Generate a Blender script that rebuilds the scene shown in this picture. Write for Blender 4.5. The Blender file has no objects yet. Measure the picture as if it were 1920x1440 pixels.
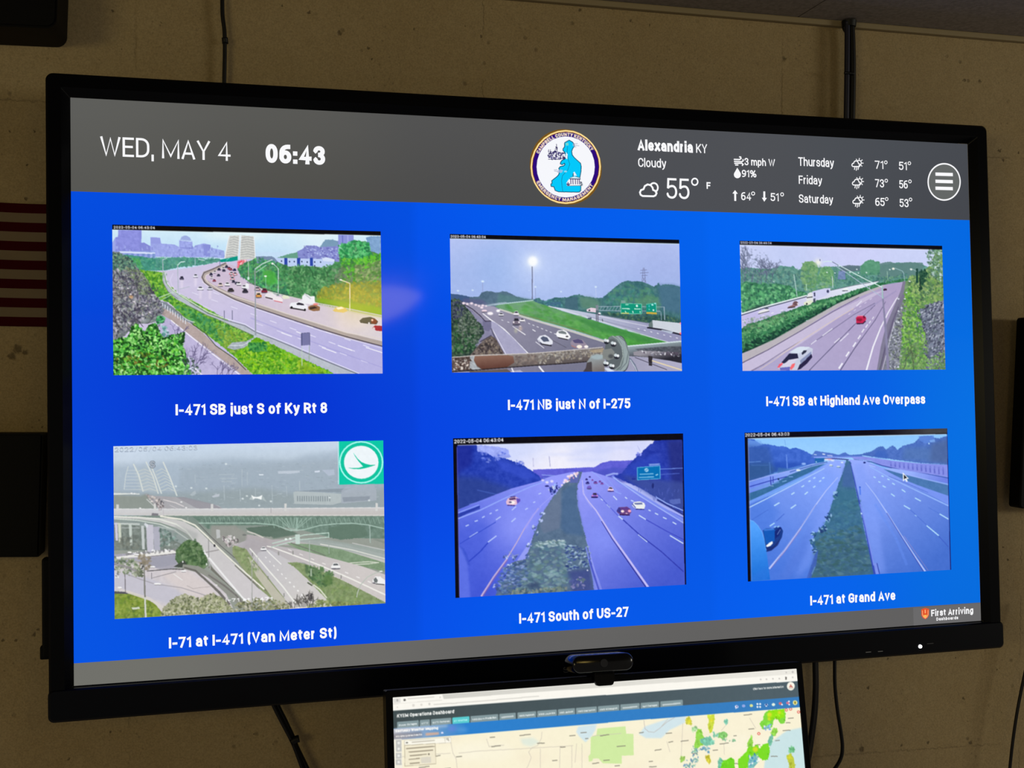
import bpy, bmesh, math, random
import numpy as np
from mathutils import Vector, Matrix, Euler

random.seed(4)
SC = bpy.context.scene
COL = SC.collection

# ---------------------------------------------------------------- camera: metres, x along the wall, y into it, z up
EYE = Vector((0, 0, 1.55))
RIGHT, DOWN, FWD = Vector((.97474, -.22317, .00909)), Vector((.00820, -.00493, -.99995)), Vector((.22321, .97477, -.00298))
F_PX = 2180.0                                   # focal length for a 1920 x 1440 frame
cam_data = bpy.data.cameras.new('camera')
cam_data.sensor_width, cam_data.lens = 36, F_PX / 1920 * 36
cam_data.clip_start = .02
cam = bpy.data.objects.new('camera', cam_data)
COL.objects.link(cam)
R_ = RIGHT.normalized()
U_ = (-DOWN - R_ * (-DOWN).dot(R_)).normalized()
B_ = R_.cross(U_)
cam.matrix_world = Matrix(((R_.x, U_.x, B_.x, EYE.x), (R_.y, U_.y, B_.y, EYE.y), (R_.z, U_.z, B_.z, EYE.z), (0, 0, 0, 1)))
SC.camera = cam

# ---------------------------------------------------------------- world, lights, exposure
SC.view_settings.view_transform, SC.view_settings.look = 'Standard', 'None'
SC.view_settings.exposure, SC.view_settings.gamma, SC.view_settings.use_curve_mapping = 0, 1, False
world = bpy.data.worlds.new('dim_room')
world.use_nodes = True
world.node_tree.nodes['Background'].inputs[0].default_value = (1, .9, .8, 1)
world.node_tree.nodes['Background'].inputs[1].default_value = .15
SC.world = world


def area_light(name, loc, target, size, power, color):
    d = bpy.data.lights.new(name, 'AREA')
    d.shape, d.size, d.size_y, d.energy, d.color = 'RECTANGLE', size[0], size[1], power, color
    o = bpy.data.objects.new(name, d)
    o.location = loc
    o.rotation_euler = (Vector(target) - Vector(loc)).to_track_quat('-Z', 'Y').to_euler()
    COL.objects.link(o)


area_light('unseen_light_right', (5.6, -1.2, 1.95), (1.3, 1.83, 1.15), (1.4, .6), 62, (1, .95, .78))  # unseen light below the ceiling, placed so the screen does not mirror it
area_light('unseen_light_left', (-2.4, -1.5, 1.75), (.1, 1.83, 1.2), (1.2, .6), 16, (1, .84, .4))  # unseen light at head height, set low to brighten the wall

WALL_Y = 1.83


def ray(u, v):
    return (RIGHT * ((u - 960) / F_PX) + DOWN * ((v - 720) / F_PX) + FWD)


def at_wall(u, v, off=0.):
    """The point of the wall (or of a sheet off metres in front of it) a pixel of the photograph shows."""
    d = ray(u, v)
    return EYE + d * ((WALL_Y - off) / d.y)


def srgb(c):
    a = np.asarray(c, float) / 255
    return np.where(a <= .04045, a / 12.92, ((a + .055) / 1.055) ** 2.4)


def rgba(*c):
    return tuple(float(x) for x in srgb(c)) + (1,)


# ---------------------------------------------------------------- lettering: a condensed stroke alphabet
# width | strokes ; a point "x,y" is a corner, "x,yc" a rounded corner, a leading z closes the stroke
GLYPHS = {
'A': (.62, "0,0 .5,1 1,0;.2,.27 .8,.27"), 'B': (.58, "0,0 0,1 .94,1c .94,.53c 0,.53;.3,.53 1,.53c 1,0c 0,0"),
'C': (.6, "1,.7 1,1c 0,1c 0,0c 1,0c 1,.3"), 'D': (.6, "z0,0 0,1 1,1c 1,0c"), 'E': (.5, "1,1 0,1 0,0 1,0;0,.52 .88,.52"),
'F': (.5, "1,1 0,1 0,0;0,.5 .88,.5"), 'G': (.62, "1,.72 1,1c 0,1c 0,0c 1,0c 1,.2 1,.46 .55,.46"), 'H': (.64, "0,0 0,1;1,0 1,1;0,.52 1,.52"),
'I': (.0, "0,0 0,1"), 'J': (.52, "1,1 1,0c 0,0c 0,.28"), 'K': (.6, "0,0 0,1;.95,1 0,.34;.32,.58 1,0"), 'L': (.5, "0,1 0,0 1,0"),
'M': (.82, "0,0 0,1 .5,.08 1,1 1,0"), 'N': (.64, "0,0 0,1 1,0 1,1"), 'O': (.62, "z0,0c 0,1c 1,1c 1,0c"), 'P': (.58, "0,0 0,1 1,1c 1,.43c 0,.43"),
'Q': (.62, "z0,0c 0,1c 1,1c 1,0c;.6,.2 1,-.1"), 'R': (.6, "0,0 0,1 .96,1c .96,.45c 0,.45;.5,.45 1,0"),
'S': (.58, "1,.74 1,1c 0,1c 0,.53c 1,.49c 1,0c 0,0c 0,.26"), 'T': (.6, "0,1 1,1;.5,1 .5,0"), 'U': (.62, "0,1 0,0c 1,0c 1,1"),
'V': (.62, "0,1 .5,0 1,1"), 'W': (.92, "0,1 .26,0 .5,.96 .74,0 1,1"), 'X': (.6, "0,0 1,1;0,1 1,0"), 'Y': (.6, "0,1 .5,.42 1,1;.5,.44 .5,0"), 'Z': (.56, "0,1 1,1 0,0 1,0"),
'a': (.48, "1,0 1,.76c .06,.76c .04,.52;1,.45 0,.45c 0,0c 1,0c 1,.24"), 'b': (.5, "0,0 0,1.04;z0,0c 0,.74c 1,.74c 1,0c"), 'c': (.48, "1,.5 1,.75c 0,.75c 0,0c 1,0c 1,.24"),
'd': (.5, "1,0 1,1.04;z0,0c 0,.74c 1,.74c 1,0c"), 'e': (.5, "0,.36 1,.36 1,.75c 0,.75c 0,0c .98,0c .98,.16"), 'f': (.34, ".34,0 .34,1.04c 1,1.04;0,.74 1,.74"),
'g': (.5, "1,.74 1,-.28c .04,-.28c .04,-.12;z0,0c 0,.74c 1,.74c 1,0c"), 'h': (.5, "0,0 0,1.04;0,.4 0,.75c 1,.75c 1,0"), 'i': (.0, "0,0 0,.74;0,1.1 0,1.101"),
'j': (.16, "1,.74 1,-.28c 0,-.28;1,1.1 1,1.101"), 'k': (.5, "0,0 0,1.04;.95,.74 0,.24;.35,.44 1,0"), 'l': (.0, "0,0 0,1.04"),
'm': (.84, "0,0 0,.74;0,.4 0,.75c .5,.75c .5,0;.5,.4 .5,.75c 1,.75c 1,0"), 'n': (.5, "0,0 0,.74;0,.4 0,.75c 1,.75c 1,0"), 'o': (.52, "z0,0c 0,.74c 1,.74c 1,0c"),
'p': (.5, "0,-.28 0,.74;z0,0c 0,.74c 1,.74c 1,0c"), 'q': (.5, "1,-.28 1,.74;z0,0c 0,.74c 1,.74c 1,0c"), 'r': (.3, "0,0 0,.74;0,.4 0,.74c 1,.74"),
's': (.46, "1,.54 1,.75c 0,.75c 0,.4c 1,.37c 1,0c 0,0c 0,.2"), 't': (.3, ".34,.92 .34,0c 1,0;0,.74 1,.74"), 'u': (.5, "1,0 1,.74;0,.74 0,0c 1,0c 1,.3"),
'v': (.5, "0,.74 .5,0 1,.74"), 'w': (.78, "0,.74 .26,0 .5,.7 .74,0 1,.74"), 'x': (.5, "0,0 1,.74;0,.74 1,0"), 'y': (.5, "0,.74 .52,.02;1,.74 .42,-.28c 0,-.27"), 'z': (.46, "0,.74 1,.74 0,0 1,0"),
'0': (.54, "z0,0c 0,1c 1,1c 1,0c"), '1': (.28, "0,.84 1,1 1,0"), '2': (.54, "0,.7 0,1c 1,1c 1,.55c 0,0 1,0"), '3': (.54, "0,.76 0,1c .96,1c .96,.53c .35,.53;.35,.53 1,.53c 1,0c 0,0c 0,.24"),
'4': (.58, ".74,0 .74,1 0,.25 1,.25"), '5': (.54, ".95,1 .12,1 .06,.5 .1,.62c 1,.64c 1,0c 0,0c 0,.22"), '6': (.54, ".88,1 0,1c 0,.3;z0,0c 0,.6c 1,.6c 1,0c"),
'7': (.54, "0,1 1,1 .34,0"), '8': (.54, "z0,0c 0,.53c 1,.53c 1,0c;z.04,.53c .04,1c .96,1c .96,.53c"), '9': (.54, ".12,0 1,0c 1,.7;z0,.4c 0,1c 1,1c 1,.4c"),
'-': (.34, "0,.4 1,.4"), ',': (.06, "1,.06 1,-.04 0,-.2"), '.': (.0, "0,0 0,.001"), ':': (.0, "0,0 0,.001;0,.56 0,.561"), '(': (.2, "1,1.12 0,1c 0,-.1c 1,-.24"), ')': (.2, "0,1.12 1,1c 1,-.1c 0,-.24"),
'/': (.4, "0,-.1 1,1.05"), '%': (.86, "z0,.55c 0,1c .4,1c .4,.55c;z.6,0c .6,.45c 1,.45c 1,0c;.2,0 .8,1"), '\u00b0': (.22, "z0,.66c 0,1c 1,1c 1,.66c"),
}


def rounded(spec, sx, sy):
    """One stroke of a glyph as a polyline: corners marked c are rounded off along their edges."""
    closed = spec[0] == 'z'
    P = [(p.rstrip('c').split(','), p[-1] == 'c') for p in spec.lstrip('z').split()]
    P = [((float(x) * sx, float(y) * sy), c) for (x, y), c in P]
    n, out = len(P), []
    for i, (p, c) in enumerate(P):
        if not c or (not closed and i in (0, n - 1)):
            out.append(p)
            continue
        cut = []
        for j in (i - 1, i + 1):
            q, qc = P[j % n]
            L = math.hypot(q[0] - p[0], q[1] - p[1])
            lim = L * .5 if qc and (closed or 0 < j < n - 1) else L
            d = min(lim, .34) / max(L, 1e-6)
            cut.append((p[0] + (q[0] - p[0]) * d, p[1] + (q[1] - p[1]) * d))
        a, b = cut
        k = .58
        a1 = (a[0] + (p[0] - a[0]) * k, a[1] + (p[1] - a[1]) * k)
        b1 = (b[0] + (p[0] - b[0]) * k, b[1] + (p[1] - b[1]) * k)
        for s in range(7):
            t = s / 6
            w = ((1 - t) ** 3, 3 * t * (1 - t) ** 2, 3 * t * t * (1 - t), t ** 3)
            out.append(tuple(w[0] * a[m] + w[1] * a1[m] + w[2] * b1[m] + w[3] * b[m] for m in (0, 1)))
    return out, closed


def lettering(text, t, gap=.1):
    """Polylines of a line of text (cap height 1, stroke weight t) and its width."""
    x, out = 0., []
    for ch in text:
        if ch == ' ':
            x += .3
            continue
        w, spec = GLYPHS[ch]
        W = w + t * .45
        for st in spec.split(';'):
            pl, closed = rounded(st, max(W - t, 0), 1 - t)
            if not closed:                              # square ends
                for e, q in ((0, 1), (-1, -2)):
                    d = math.hypot(pl[e][0] - pl[q][0], pl[e][1] - pl[q][1]) or 1
                    pl[e] = tuple(pl[e][m] + (pl[e][m] - pl[q][m]) / d * t * .5 for m in (0, 1))
            out.append(([(px + x + t / 2, py + t / 2) for px, py in pl], closed))
        x += max(W, t) + gap
    return out, x - gap
# ---------------------------------------------------------------- the pictures the screens show, painted on fine meshes
def homography(s, d):
    A = []
    for (x, y), (u, v) in zip(s, d):
        A += [[x, y, 1, 0, 0, 0, -u * x, -u * y, -u], [0, 0, 0, x, y, 1, -v * x, -v * y, -v]]
    return np.linalg.svd(np.array(A, float))[2][-1].reshape(3, 3)


def pts(s):
    return np.array([[float(c) for c in p.split(',')] for p in s.split()]) if isinstance(s, str) else np.array(s, float)


def grid_noise(h, w, cell, rng):
    gh, gw = int(h / cell) + 3, int(w / cell) + 3
    g = rng.random((gh, gw))
    y, x = np.arange(h) / cell, np.arange(w) / cell
    yi, xi = y.astype(int), x.astype(int)
    fy, fx = (y - yi)[:, None], (x - xi)[None, :]
    fy, fx = fy * fy * (3 - 2 * fy), fx * fx * (3 - 2 * fx)
    a, b = g[yi][:, xi], g[yi][:, xi + 1]
    c, d = g[yi + 1][:, xi], g[yi + 1][:, xi + 1]
    return (a * (1 - fx) + b * fx) * (1 - fy) + (c * (1 - fx) + d * fx) * fy


class Paint:
    """A picture drawn in the coordinates of a quadrilateral, kept as rows of colours (0..255 sRGB)."""

    def __init__(s, quad, w, h, seed=1, ss=2):
        s.ss, s.w, s.h = ss, w * ss, h * ss
        s.M = homography(pts(quad), [(0, 0), (s.w, 0), (s.w, s.h), (0, s.h)])
        s.img = np.zeros((s.h, s.w, 3))
        s.rng = np.random.default_rng(seed)
        q = pts(quad)
        s.k = s.w / np.hypot(*(q[1] - q[0]))

    def to(s, p):
        p = pts(p)
        q = np.c_[p, np.ones(len(p))] @ s.M.T
        return q[:, :2] / q[:, 2:]

    def mask(s, P, pad=0):
        x0, y0 = np.floor(P.min(0)).astype(int) - pad
        x1, y1 = np.ceil(P.max(0)).astype(int) + 1 + pad
        x0, y0, x1, y1 = max(x0, 0), max(y0, 0), min(x1, s.w), min(y1, s.h)
        if x1 <= x0 or y1 <= y0:
            return None
        X, Y = np.arange(x0, x1)[None, :] + .5, np.arange(y0, y1)[:, None] + .5
        m = np.zeros((y1 - y0, x1 - x0), bool)
        for (ax, ay), (bx, by) in zip(P, np.roll(P, -1, 0)):
            if ay != by:
                m ^= ((ay > Y) != (by > Y)) & (X < (bx - ax) * (Y - ay) / (by - ay) + ax)
        return slice(y0, y1), slice(x0, x1), m.astype(float)

    def put(s, mk, col, a=1.):
        if mk is None:
            return
        ys, xs, m = mk
        m = (m * a)[..., None]
        s.img[ys, xs] = s.img[ys, xs] * (1 - m) + np.asarray(col, float) * m

    def soft(s, mk, r):
        """Feather a mask by a box blur of r picture pixels (twice)."""
        if mk is None or r <= 0:
            return mk
        ys, xs, m = mk
        n = max(1, int(r * s.k))
        y0, y1, x0, x1 = max(ys.start - 2 * n, 0), min(ys.stop + 2 * n, s.h), max(xs.start - 2 * n, 0), min(xs.stop + 2 * n, s.w)
        M = np.zeros((y1 - y0, x1 - x0))
        M[ys.start - y0:ys.stop - y0, xs.start - x0:xs.stop - x0] = m
        for _ in (0, 1):
            for ax in (0, 1):
                pad = [(n, n) if i == ax else (0, 0) for i in (0, 1)]
                c = np.cumsum(np.pad(M, [(n + 1, n) if i == ax else (0, 0) for i in (0, 1)], mode='edge'), ax)
                L = M.shape[ax]
                M = (np.take(c, np.arange(2 * n + 1, 2 * n + 1 + L), ax) - np.take(c, np.arange(0, L), ax)) / (2 * n + 1)
        return slice(y0, y1), slice(x0, x1), M

    def fill(s, col, col2=None):
        t = np.linspace(0, 1, s.h)[:, None, None]
        s.img[:] = np.asarray(col, float) * (1 - t) + np.asarray(col2 or col, float) * t

    def poly(s, P, col, a=1., soft=0, edge=0, tex=0, cell=6):
        """Filled outline; edge roughens it, tex mottles it."""
        Q = s.to(P)
        if edge:
            R = []
            for p, q in zip(Q, np.roll(Q, -1, 0)):
                n = max(1, int(np.hypot(*(q - p)) / (edge * s.k * 1.2)))
                for i in range(n):
                    r = p + (q - p) * i / n
                    R.append(r + s.rng.normal(0, edge * s.k * .45, 2))
            Q = np.array(R)
        mk = s.soft(s.mask(Q), soft)
        if mk is None:
            return
        if tex:
            ys, xs, m = mk
            n = grid_noise(m.shape[0], m.shape[1], cell * s.k, s.rng) * .6 + grid_noise(m.shape[0], m.shape[1], cell * s.k * .4, s.rng) * .4 - .5
            s.put(mk, np.clip(np.asarray(col, float) + n[..., None] * tex * 2, 0, 255), a)
        else:
            s.put(mk, col, a)

    def ramp(s, P, A, ca, B, cb, soft=0, a=1.):
        """Outline filled with a blend from colour ca at point A to cb at point B."""
        mk = s.soft(s.mask(s.to(P)), soft)
        if mk is None:
            return
        ys, xs, m = mk
        (ax, ay), (bx, by) = s.to([A, B])
        X, Y = np.arange(xs.start, xs.stop)[None, :], np.arange(ys.start, ys.stop)[:, None]
        t = np.clip(((X - ax) * (bx - ax) + (Y - ay) * (by - ay)) / ((bx - ax) ** 2 + (by - ay) ** 2), 0, 1)[..., None]
        s.put(mk, np.asarray(ca, float) * (1 - t) + np.asarray(cb, float) * t, a)

    def line(s, P, w, col, a=1., w2=None):
        """A line of width w picture pixels, tapering to w2."""
        Q = s.to(P)
        n = len(Q)
        ws = np.linspace(w, w if w2 is None else w2, n) * s.k / 2
        for i in range(n - 1):
            d = Q[i + 1] - Q[i]
            L = np.hypot(*d)
            if L < 1e-6:
                continue
            d = d / L
            nn = np.array([-d[1], d[0]])
            e0, e1 = d * (ws[i] * .5 if i else 0), d * (ws[i + 1] * .5 if i < n - 2 else 0)
            s.put(s.mask(np.array([Q[i] - e0 + nn * ws[i], Q[i + 1] + e1 + nn * ws[i + 1], Q[i + 1] + e1 - nn * ws[i + 1], Q[i] - e0 - nn * ws[i]])), col, a)

    def dash(s, A, B, n, duty, w, col, w2=None, a=1.):
        A, B = np.array(A, float), np.array(B, float)
        for i in range(n):
            f = i / n
            ww = w + ((w2 if w2 is not None else w) - w) * f
            s.line([A + (B - A) * f, A + (B - A) * (f + duty / n)], ww, col, a)

    def ell(s, c, rx, ry, col, a=1., soft=0, rot=0):
        t = np.linspace(0, 2 * np.pi, 28, endpoint=False)
        x, y = rx * np.cos(t), ry * np.sin(t)
        s.poly(np.c_[c[0] + x * np.cos(rot) - y * np.sin(rot), c[1] + x * np.sin(rot) + y * np.cos(rot)], col, a, soft)

    def glow(s, c, r, col, a=1.):
        (cx, cy), = s.to([c])
        R = r * s.k
        y0, y1, x0, x1 = max(int(cy - 3 * R), 0), min(int(cy + 3 * R), s.h), max(int(cx - 3 * R), 0), min(int(cx + 3 * R), s.w)
        if y1 > y0 and x1 > x0:
            X, Y = np.arange(x0, x1)[None, :], np.arange(y0, y1)[:, None]
            s.put((slice(y0, y1), slice(x0, x1), np.exp(-((X - cx) ** 2 + (Y - cy) ** 2) / R ** 2)), col, a)

    def leaves(s, P, cols, n, r, stretch=1.8, a=.9, dirn=None, clip=True):
        """n small leaf-like dabs of radius about r in the given colours, inside an outline."""
        Q = s.to(P)
        mk = s.mask(Q)
        if mk is None:
            return
        ys, xs, m = mk
        yy, xx = np.nonzero(m)
        if not len(yy):
            return
        pick = s.rng.integers(0, len(yy), n)
        for i in pick:
            cx, cy = xx[i] + xs.start, yy[i] + ys.start
            R = r * s.k * s.rng.uniform(.5, 1.4)
            th = s.rng.uniform(0, np.pi) if dirn is None else s.rng.normal(dirn, .35)
            b = int(R * stretch) + 2
            y0, y1, x0, x1 = max(cy - b, 0), min(cy + b + 1, s.h), max(cx - b, 0), min(cx + b + 1, s.w)
            X, Y = np.arange(x0, x1)[None, :] - cx, np.arange(y0, y1)[:, None] - cy
            u, v = (X * np.cos(th) + Y * np.sin(th)) / (R * stretch), (-X * np.sin(th) + Y * np.cos(th)) / R
            k = np.clip(1.4 - (u * u + v * v) * 1.4, 0, 1)
            c = np.asarray(cols[s.rng.integers(len(cols))], float) * s.rng.uniform(.9, 1.1)
            s.put((slice(y0, y1), slice(x0, x1), k), np.clip(c, 0, 255), a)

    def twigs(s, root, ang, length, w, col, depth=4, spread=.5, a=.9):
        """A bare branching stem."""
        p = np.array(root, float)
        q = p + length * np.array([math.cos(ang), math.sin(ang)])
        m = (p + q) / 2 + s.rng.normal(0, length * .08, 2)
        s.line([p, m, q], w, col, a, w * .75)
        if depth:
            for k in range(s.rng.integers(2, 4)):
                s.twigs(p + (q - p) * s.rng.uniform(.45, 1), ang + s.rng.normal(0, spread), length * s.rng.uniform(.5, .78), w * .72, col, depth - 1, spread, a)

    def car(s, x, y, w, h, body, roof=None, glass=(40, 42, 55), lights=None):
        """A small vehicle seen from behind or ahead, its wheels on y."""
        s.ell((x, y - h * .02), w * .52, h * .16, (45, 45, 60), .7)
        s.poly([(x - w * .5, y - h * .08), (x - w * .5, y - h * .5), (x - w * .36, y - h * .58), (x + w * .36, y - h * .58), (x + w * .5, y - h * .5), (x + w * .5, y - h * .08)], body)
        s.poly([(x - w * .38, y - h * .55), (x - w * .26, y - h), (x + w * .26, y - h), (x + w * .38, y - h * .55)], roof or body)
        s.poly([(x - w * .31, y - h * .57), (x - w * .22, y - h * .88), (x + w * .22, y - h * .88), (x + w * .31, y - h * .57)], glass)
        if lights:
            s.ell((x - w * .36, y - h * .36), w * .12, h * .12, lights)
            s.ell((x + w * .36, y - h * .36), w * .12, h * .12, lights)

    def text(s, st, p0, p1, cap, t, col, a=1., gap=.1):
        """Lettering with its baseline from p0 to p1 and capitals cap picture pixels high."""
        L, W = lettering(st, t, gap)
        p0, p1 = np.array(p0, float), np.array(p1, float)
        ex = (p1 - p0) / W
        ey = np.array([0, -cap])
        for pl, closed in L:
            pl = pl + [pl[0]] if closed else pl
            s.line([p0 + ex * x + ey * y for x, y in pl], t * cap, col, a)

    def arc_text(s, st, c, rx, ry, a0, a1, r0, cap, t, col, inward=False):
        """Lettering round an ellipse, from angle a0 to a1 (degrees, counter-clockwise from the right)."""
        L, W = lettering(st, t, .14)
        for pl, closed in L:
            pl = pl + [pl[0]] if closed else pl
            P = []
            for x, y in pl:
                a = math.radians(a0 + (a1 - a0) * x / W)
                r = r0 - y * cap if inward else r0 + y * cap
                P.append((c[0] + rx * r * math.cos(a), c[1] - ry * r * math.sin(a)))
            s.line(P, t * cap * ry, col)

    def blur(s, r):
        n = max(1, int(round(r * s.k)))
        for ax in (0, 1):
            acc, w = np.zeros_like(s.img), 0
            for d in range(-n, n + 1):
                k = 1 - abs(d) / (n + 1)
                idx = np.clip(np.arange(s.img.shape[ax]) + d, 0, s.img.shape[ax] - 1)
                acc += k * np.take(s.img, idx, ax)
                w += k
            s.img = acc / w

    def crisp(s, amt, r):
        """The halo a small camera's sharpening leaves."""
        a = s.img
        s.blur(r)
        s.img = np.clip(a + (a - s.img) * amt, 0, 255)

    def grain(s, amt, cell=1.5):
        n = grid_noise(s.h, s.w, cell * s.k, s.rng) + grid_noise(s.h, s.w, cell * 4 * s.k, s.rng) - 1
        s.img = np.clip(s.img + n[..., None] * amt, 0, 255)

    def done(s):
        k = s.ss
        return np.clip(s.img.reshape(s.h // k, k, s.w // k, k, 3).mean((1, 3)), 0, 255)
QUADS = {
'bridge_curve': [(210, 420), (713.3, 435), (717.6, 701), (213, 703)],
'pipe_flange': [(843.5, 439), (1273.5, 449.5), (1278, 695.5), (847, 699)],
'red_car': [(1387, 452.5), (1766.5, 460), (1772, 692.5), (1391.5, 696)],
'grey_interchange': [(213, 837), (719, 825.5), (722, 1131), (214.5, 1161)],
'violet_dusk': [(849.5, 821), (1280, 813.5), (1287, 1096), (853.5, 1121)],
'blue_median': [(1395, 811), (1775.5, 803.5), (1783.5, 1069), (1402.5, 1089.5)],
}


def picture_bridge_curve():
    q = QUADS['bridge_curve']
    s = Paint(q, 508, 274, 11)
    s.fill((196, 222, 246))
    s.ramp('209,428 714,440 714,475 209,470', (450, 430), (214, 238, 250), (450, 480), (190, 222, 246))
    s.glow((600, 448), 45, (228, 243, 250), .7)
    s.ell((440, 440), 60, 8, (240, 250, 244), .6, 8)
    # skyline
    v1, v2, v3 = (142, 146, 224), (158, 168, 232), (176, 190, 240)
    s.poly('216,444 221,443 221,430 265,431 265,455 275,457 282,462 282,482 216,478', v1, tex=12, cell=4)
    s.poly('209,456 216,444 216,476 209,474', v2)
    s.poly('262,455 270,454 284,462 284,478 262,474', (134, 140, 214))
    s.poly('282,444 300,445 302,456 327,458 336,463 336,482 282,480', v2, tex=14, cell=4)
    s.poly('282,444 300,445 302,457 283,456', (150, 158, 226))
    s.poly('336,449 361,452 361,482 336,481', v2, tex=20, cell=3)
    s.poly('338,449 340,444 345,441.5 350,441.5 356,445 359,451', (160, 176, 226))
    s.line('336,450 361,453', 1.4, (190, 208, 244))
    s.line('328,463 364,466', 1.2, (130, 136, 210))
    s.poly('325,463 336,462 336,482 322,482', v2, tex=18, cell=3)
    s.poly('361,466 366,460 382,456 395,459 395,482 361,482', (154, 164, 228), tex=20, cell=3)
    s.poly('380,458 395,459 395,480 384,479', (138, 146, 218))
    s.poly('394,465 405,466 420,470 422,484 394,482', (158, 172, 230), tex=18, cell=3)
    for i in range(60):
        x, y = s.rng.uniform(214, 420), s.rng.uniform(459, 479)
        s.poly([(x, y), (x + s.rng.uniform(1, 4), y), (x + 3, y + s.rng.uniform(2, 6)), (x, y + 5)], v3 if s.rng.random() < .5 else (126, 134, 206), .55)
    s.poly('209,470 290,470 292,484 209,480', (150, 170, 224), .7, tex=15, cell=3)
    s.poly('223,470 291,473 291,483 288,483 288,476 223,473', (214, 226, 250))
    for x in range(236, 288, 10):
        s.poly([(x, 475), (x + 5, 475), (x + 5, 483), (x, 483)], (112, 140, 200), .8)
    # far trees on the left
    s.poly('248,484 262,481 290,483 330,482 360,482 385,486 412,484 415,490 385,496 340,500 313,506 250,512', (84, 150, 136), edge=1.2, tex=18)
    s.poly('232,476 262,480 280,484 292,486 290,506 232,512', (70, 146, 128), edge=1.2, tex=20)
    s.poly('240,482 262,484 268,500 262,508 240,508', (84, 166, 96), edge=1.5, tex=22)
    s.leaves('240,480 412,484 390,494 300,506 240,510', [(60, 124, 112), (108, 176, 140), (76, 160, 128)], 260, 1.6, a=.5)
    s.line('209,508 313,507', 1.4, (168, 196, 216), .8)
    # arch bridge
    s.poly('430,442 449,441 446,488 421,487', (208, 210, 206), tex=14, cell=2)
    s.poly('452,441 476,443 478.5,486 449,490', (206, 208, 204), tex=14, cell=2)
    for i in range(9):
        y = 446 + i * 4.6
        x0, x1 = 430 - i * 1.05, 449 - i * .35
        s.line([(x0 + 2, y), ((x0 + x1) / 2, y - 2), (x1, y + 1)], .9, (150, 152, 156), .8)
        s.line([(452 - i * .3, y), (464, y - 2), (477 + i * .2, y + 1)], .9, (150, 152, 156), .8)
    for P in ('430,442 426,458 421,487', '449,441 448,462 446,488', '452,441 451,462 449,490', '476,443 477.5,462 478.5,486'):
        s.line(P, 1.4, (236, 238, 240))
    # roads, one surface then everything on it
    road = (196, 190, 228)
    s.ramp('209,512 313,507 360,501 412,491 470,486 480,536 520,551 600,570 717,592 718,704 209,704', (480, 520), (206, 198, 226), (560, 690), (184, 180, 226))
    s.ramp('384,512 425,494 446,500 448,516 466,531 520,552 600,571 717,594 717,646 640,628 560,602 478,573 412,544 388,528', (430, 510), (206, 190, 212), (690, 610), (220, 210, 216))
    s.poly('446,489 462,487 463,498 452,505 445,503', (240, 120, 132), soft=1)
    s.leaves('446,490 463,488 460,502 446,504', [(250, 80, 96), (255, 210, 214), (230, 96, 110)], 40, 1.2)
    # right-hand trees, hill and houses
    s.poly('446,506 449,498 462,492 480,484 498,481 520,488 545,492 600,494 640,474 640,456 665,452 690,455 714,470 716,592 660,582 600,571 545,557 500,546 468,530 452,517', (92, 140, 96), edge=1.5, tex=26)
    s.poly('520,484 535,478 553,474 562,472 562,486 524,490', (104, 160, 138), edge=1)
    s.poly('480,481 510,481 520,486 520,494 482,494', (120, 140, 170), edge=.7)
    s.poly('557,472 566,468 574,461 590,461 600,464 605,458 612,450 624,451 634,453 636,492 560,488', (134, 140, 206), edge=.7, tex=16, cell=3)
    s.poly('600,464 606,455 610,450 624,450 634,454 634,462 604,464', (122, 156, 184), edge=1)
    for i in range(85):
        x, y = s.rng.uniform(563, 634), s.rng.uniform(464, 486)
        s.poly([(x, y), (x + 3, y), (x + 3, y + 2.4), (x, y + 2.4)], [(188, 200, 242), (100, 98, 176), (160, 172, 228)][i % 3], .7)
    for x in (570.5, 577, 582.5, 589):
        s.line([(x, 461), (x, 466)], 1, (110, 116, 170))
    s.poly('634,441 663,442 663,457 634,460', (142, 150, 218))
    s.line('642,442 642,458', 2, (108, 116, 196)), s.line('652,442 652,457', 2, (168, 176, 232))
    s.poly('686,446 694,444 714,444 714,478 690,470', (128, 164, 206), edge=1.2, tex=16)
    s.poly('515,484 533,484 560,485 604,486 604,484 627,488 627,497 605,503 590,500 540,500 522,492', (190, 208, 244))
    s.poly('604,485 612,483 627,487 627,492 606,490', (214, 226, 248))
    for x in (533, 557, 581):
        s.poly([(x, 484), (x + 6, 484), (x + 6, 499), (x, 499)], (46, 72, 168))
    for x, y in ((528, 490), (552, 491), (543, 491), (576, 492), (566, 491), (590, 492), (601, 492), (566, 499), (590, 499)):
        s.ell((x, y), 1.3, 1.6, (52, 66, 104))
    g = [(58, 120, 72), (86, 156, 96), (120, 176, 118), (70, 140, 84), (48, 100, 64)]
    s.leaves('446,506 462,492 485,484 515,492 540,502 545,556 500,546 452,517', [(60, 136, 96), (84, 168, 110), (50, 112, 84), (96, 190, 104)], 420, 2.2, a=.7)
    s.poly('494,509 508,507 517,514 520,530 506,536 494,528', (76, 176, 66), .8, soft=2)
    s.leaves('520,500 560,498 600,502 640,490 640,540 600,545 590,560 545,556', g, 700, 2.2, a=.7)
    s.leaves('634,462 665,452 690,456 696,480 676,492 640,490', [(50, 150, 84), (84, 190, 110), (40, 122, 76), (110, 200, 130)], 380, 2.2, a=.8)
    s.leaves('640,486 676,486 714,476 714,530 640,536', [(96, 190, 50), (70, 160, 60), (120, 200, 70), (60, 120, 60)], 620, 2.4, a=.75)
    s.leaves('625,505 655,500 665,540 630,545', [(120, 140, 120), (96, 120, 100), (110, 136, 96)], 160, 2, a=.6)
    s.leaves('665,500 714,490 715,545 668,545', [(130, 150, 110), (96, 126, 80), (156, 176, 120), (88, 130, 70)], 280, 2.4, a=.7, dirn=-.6)
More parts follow.
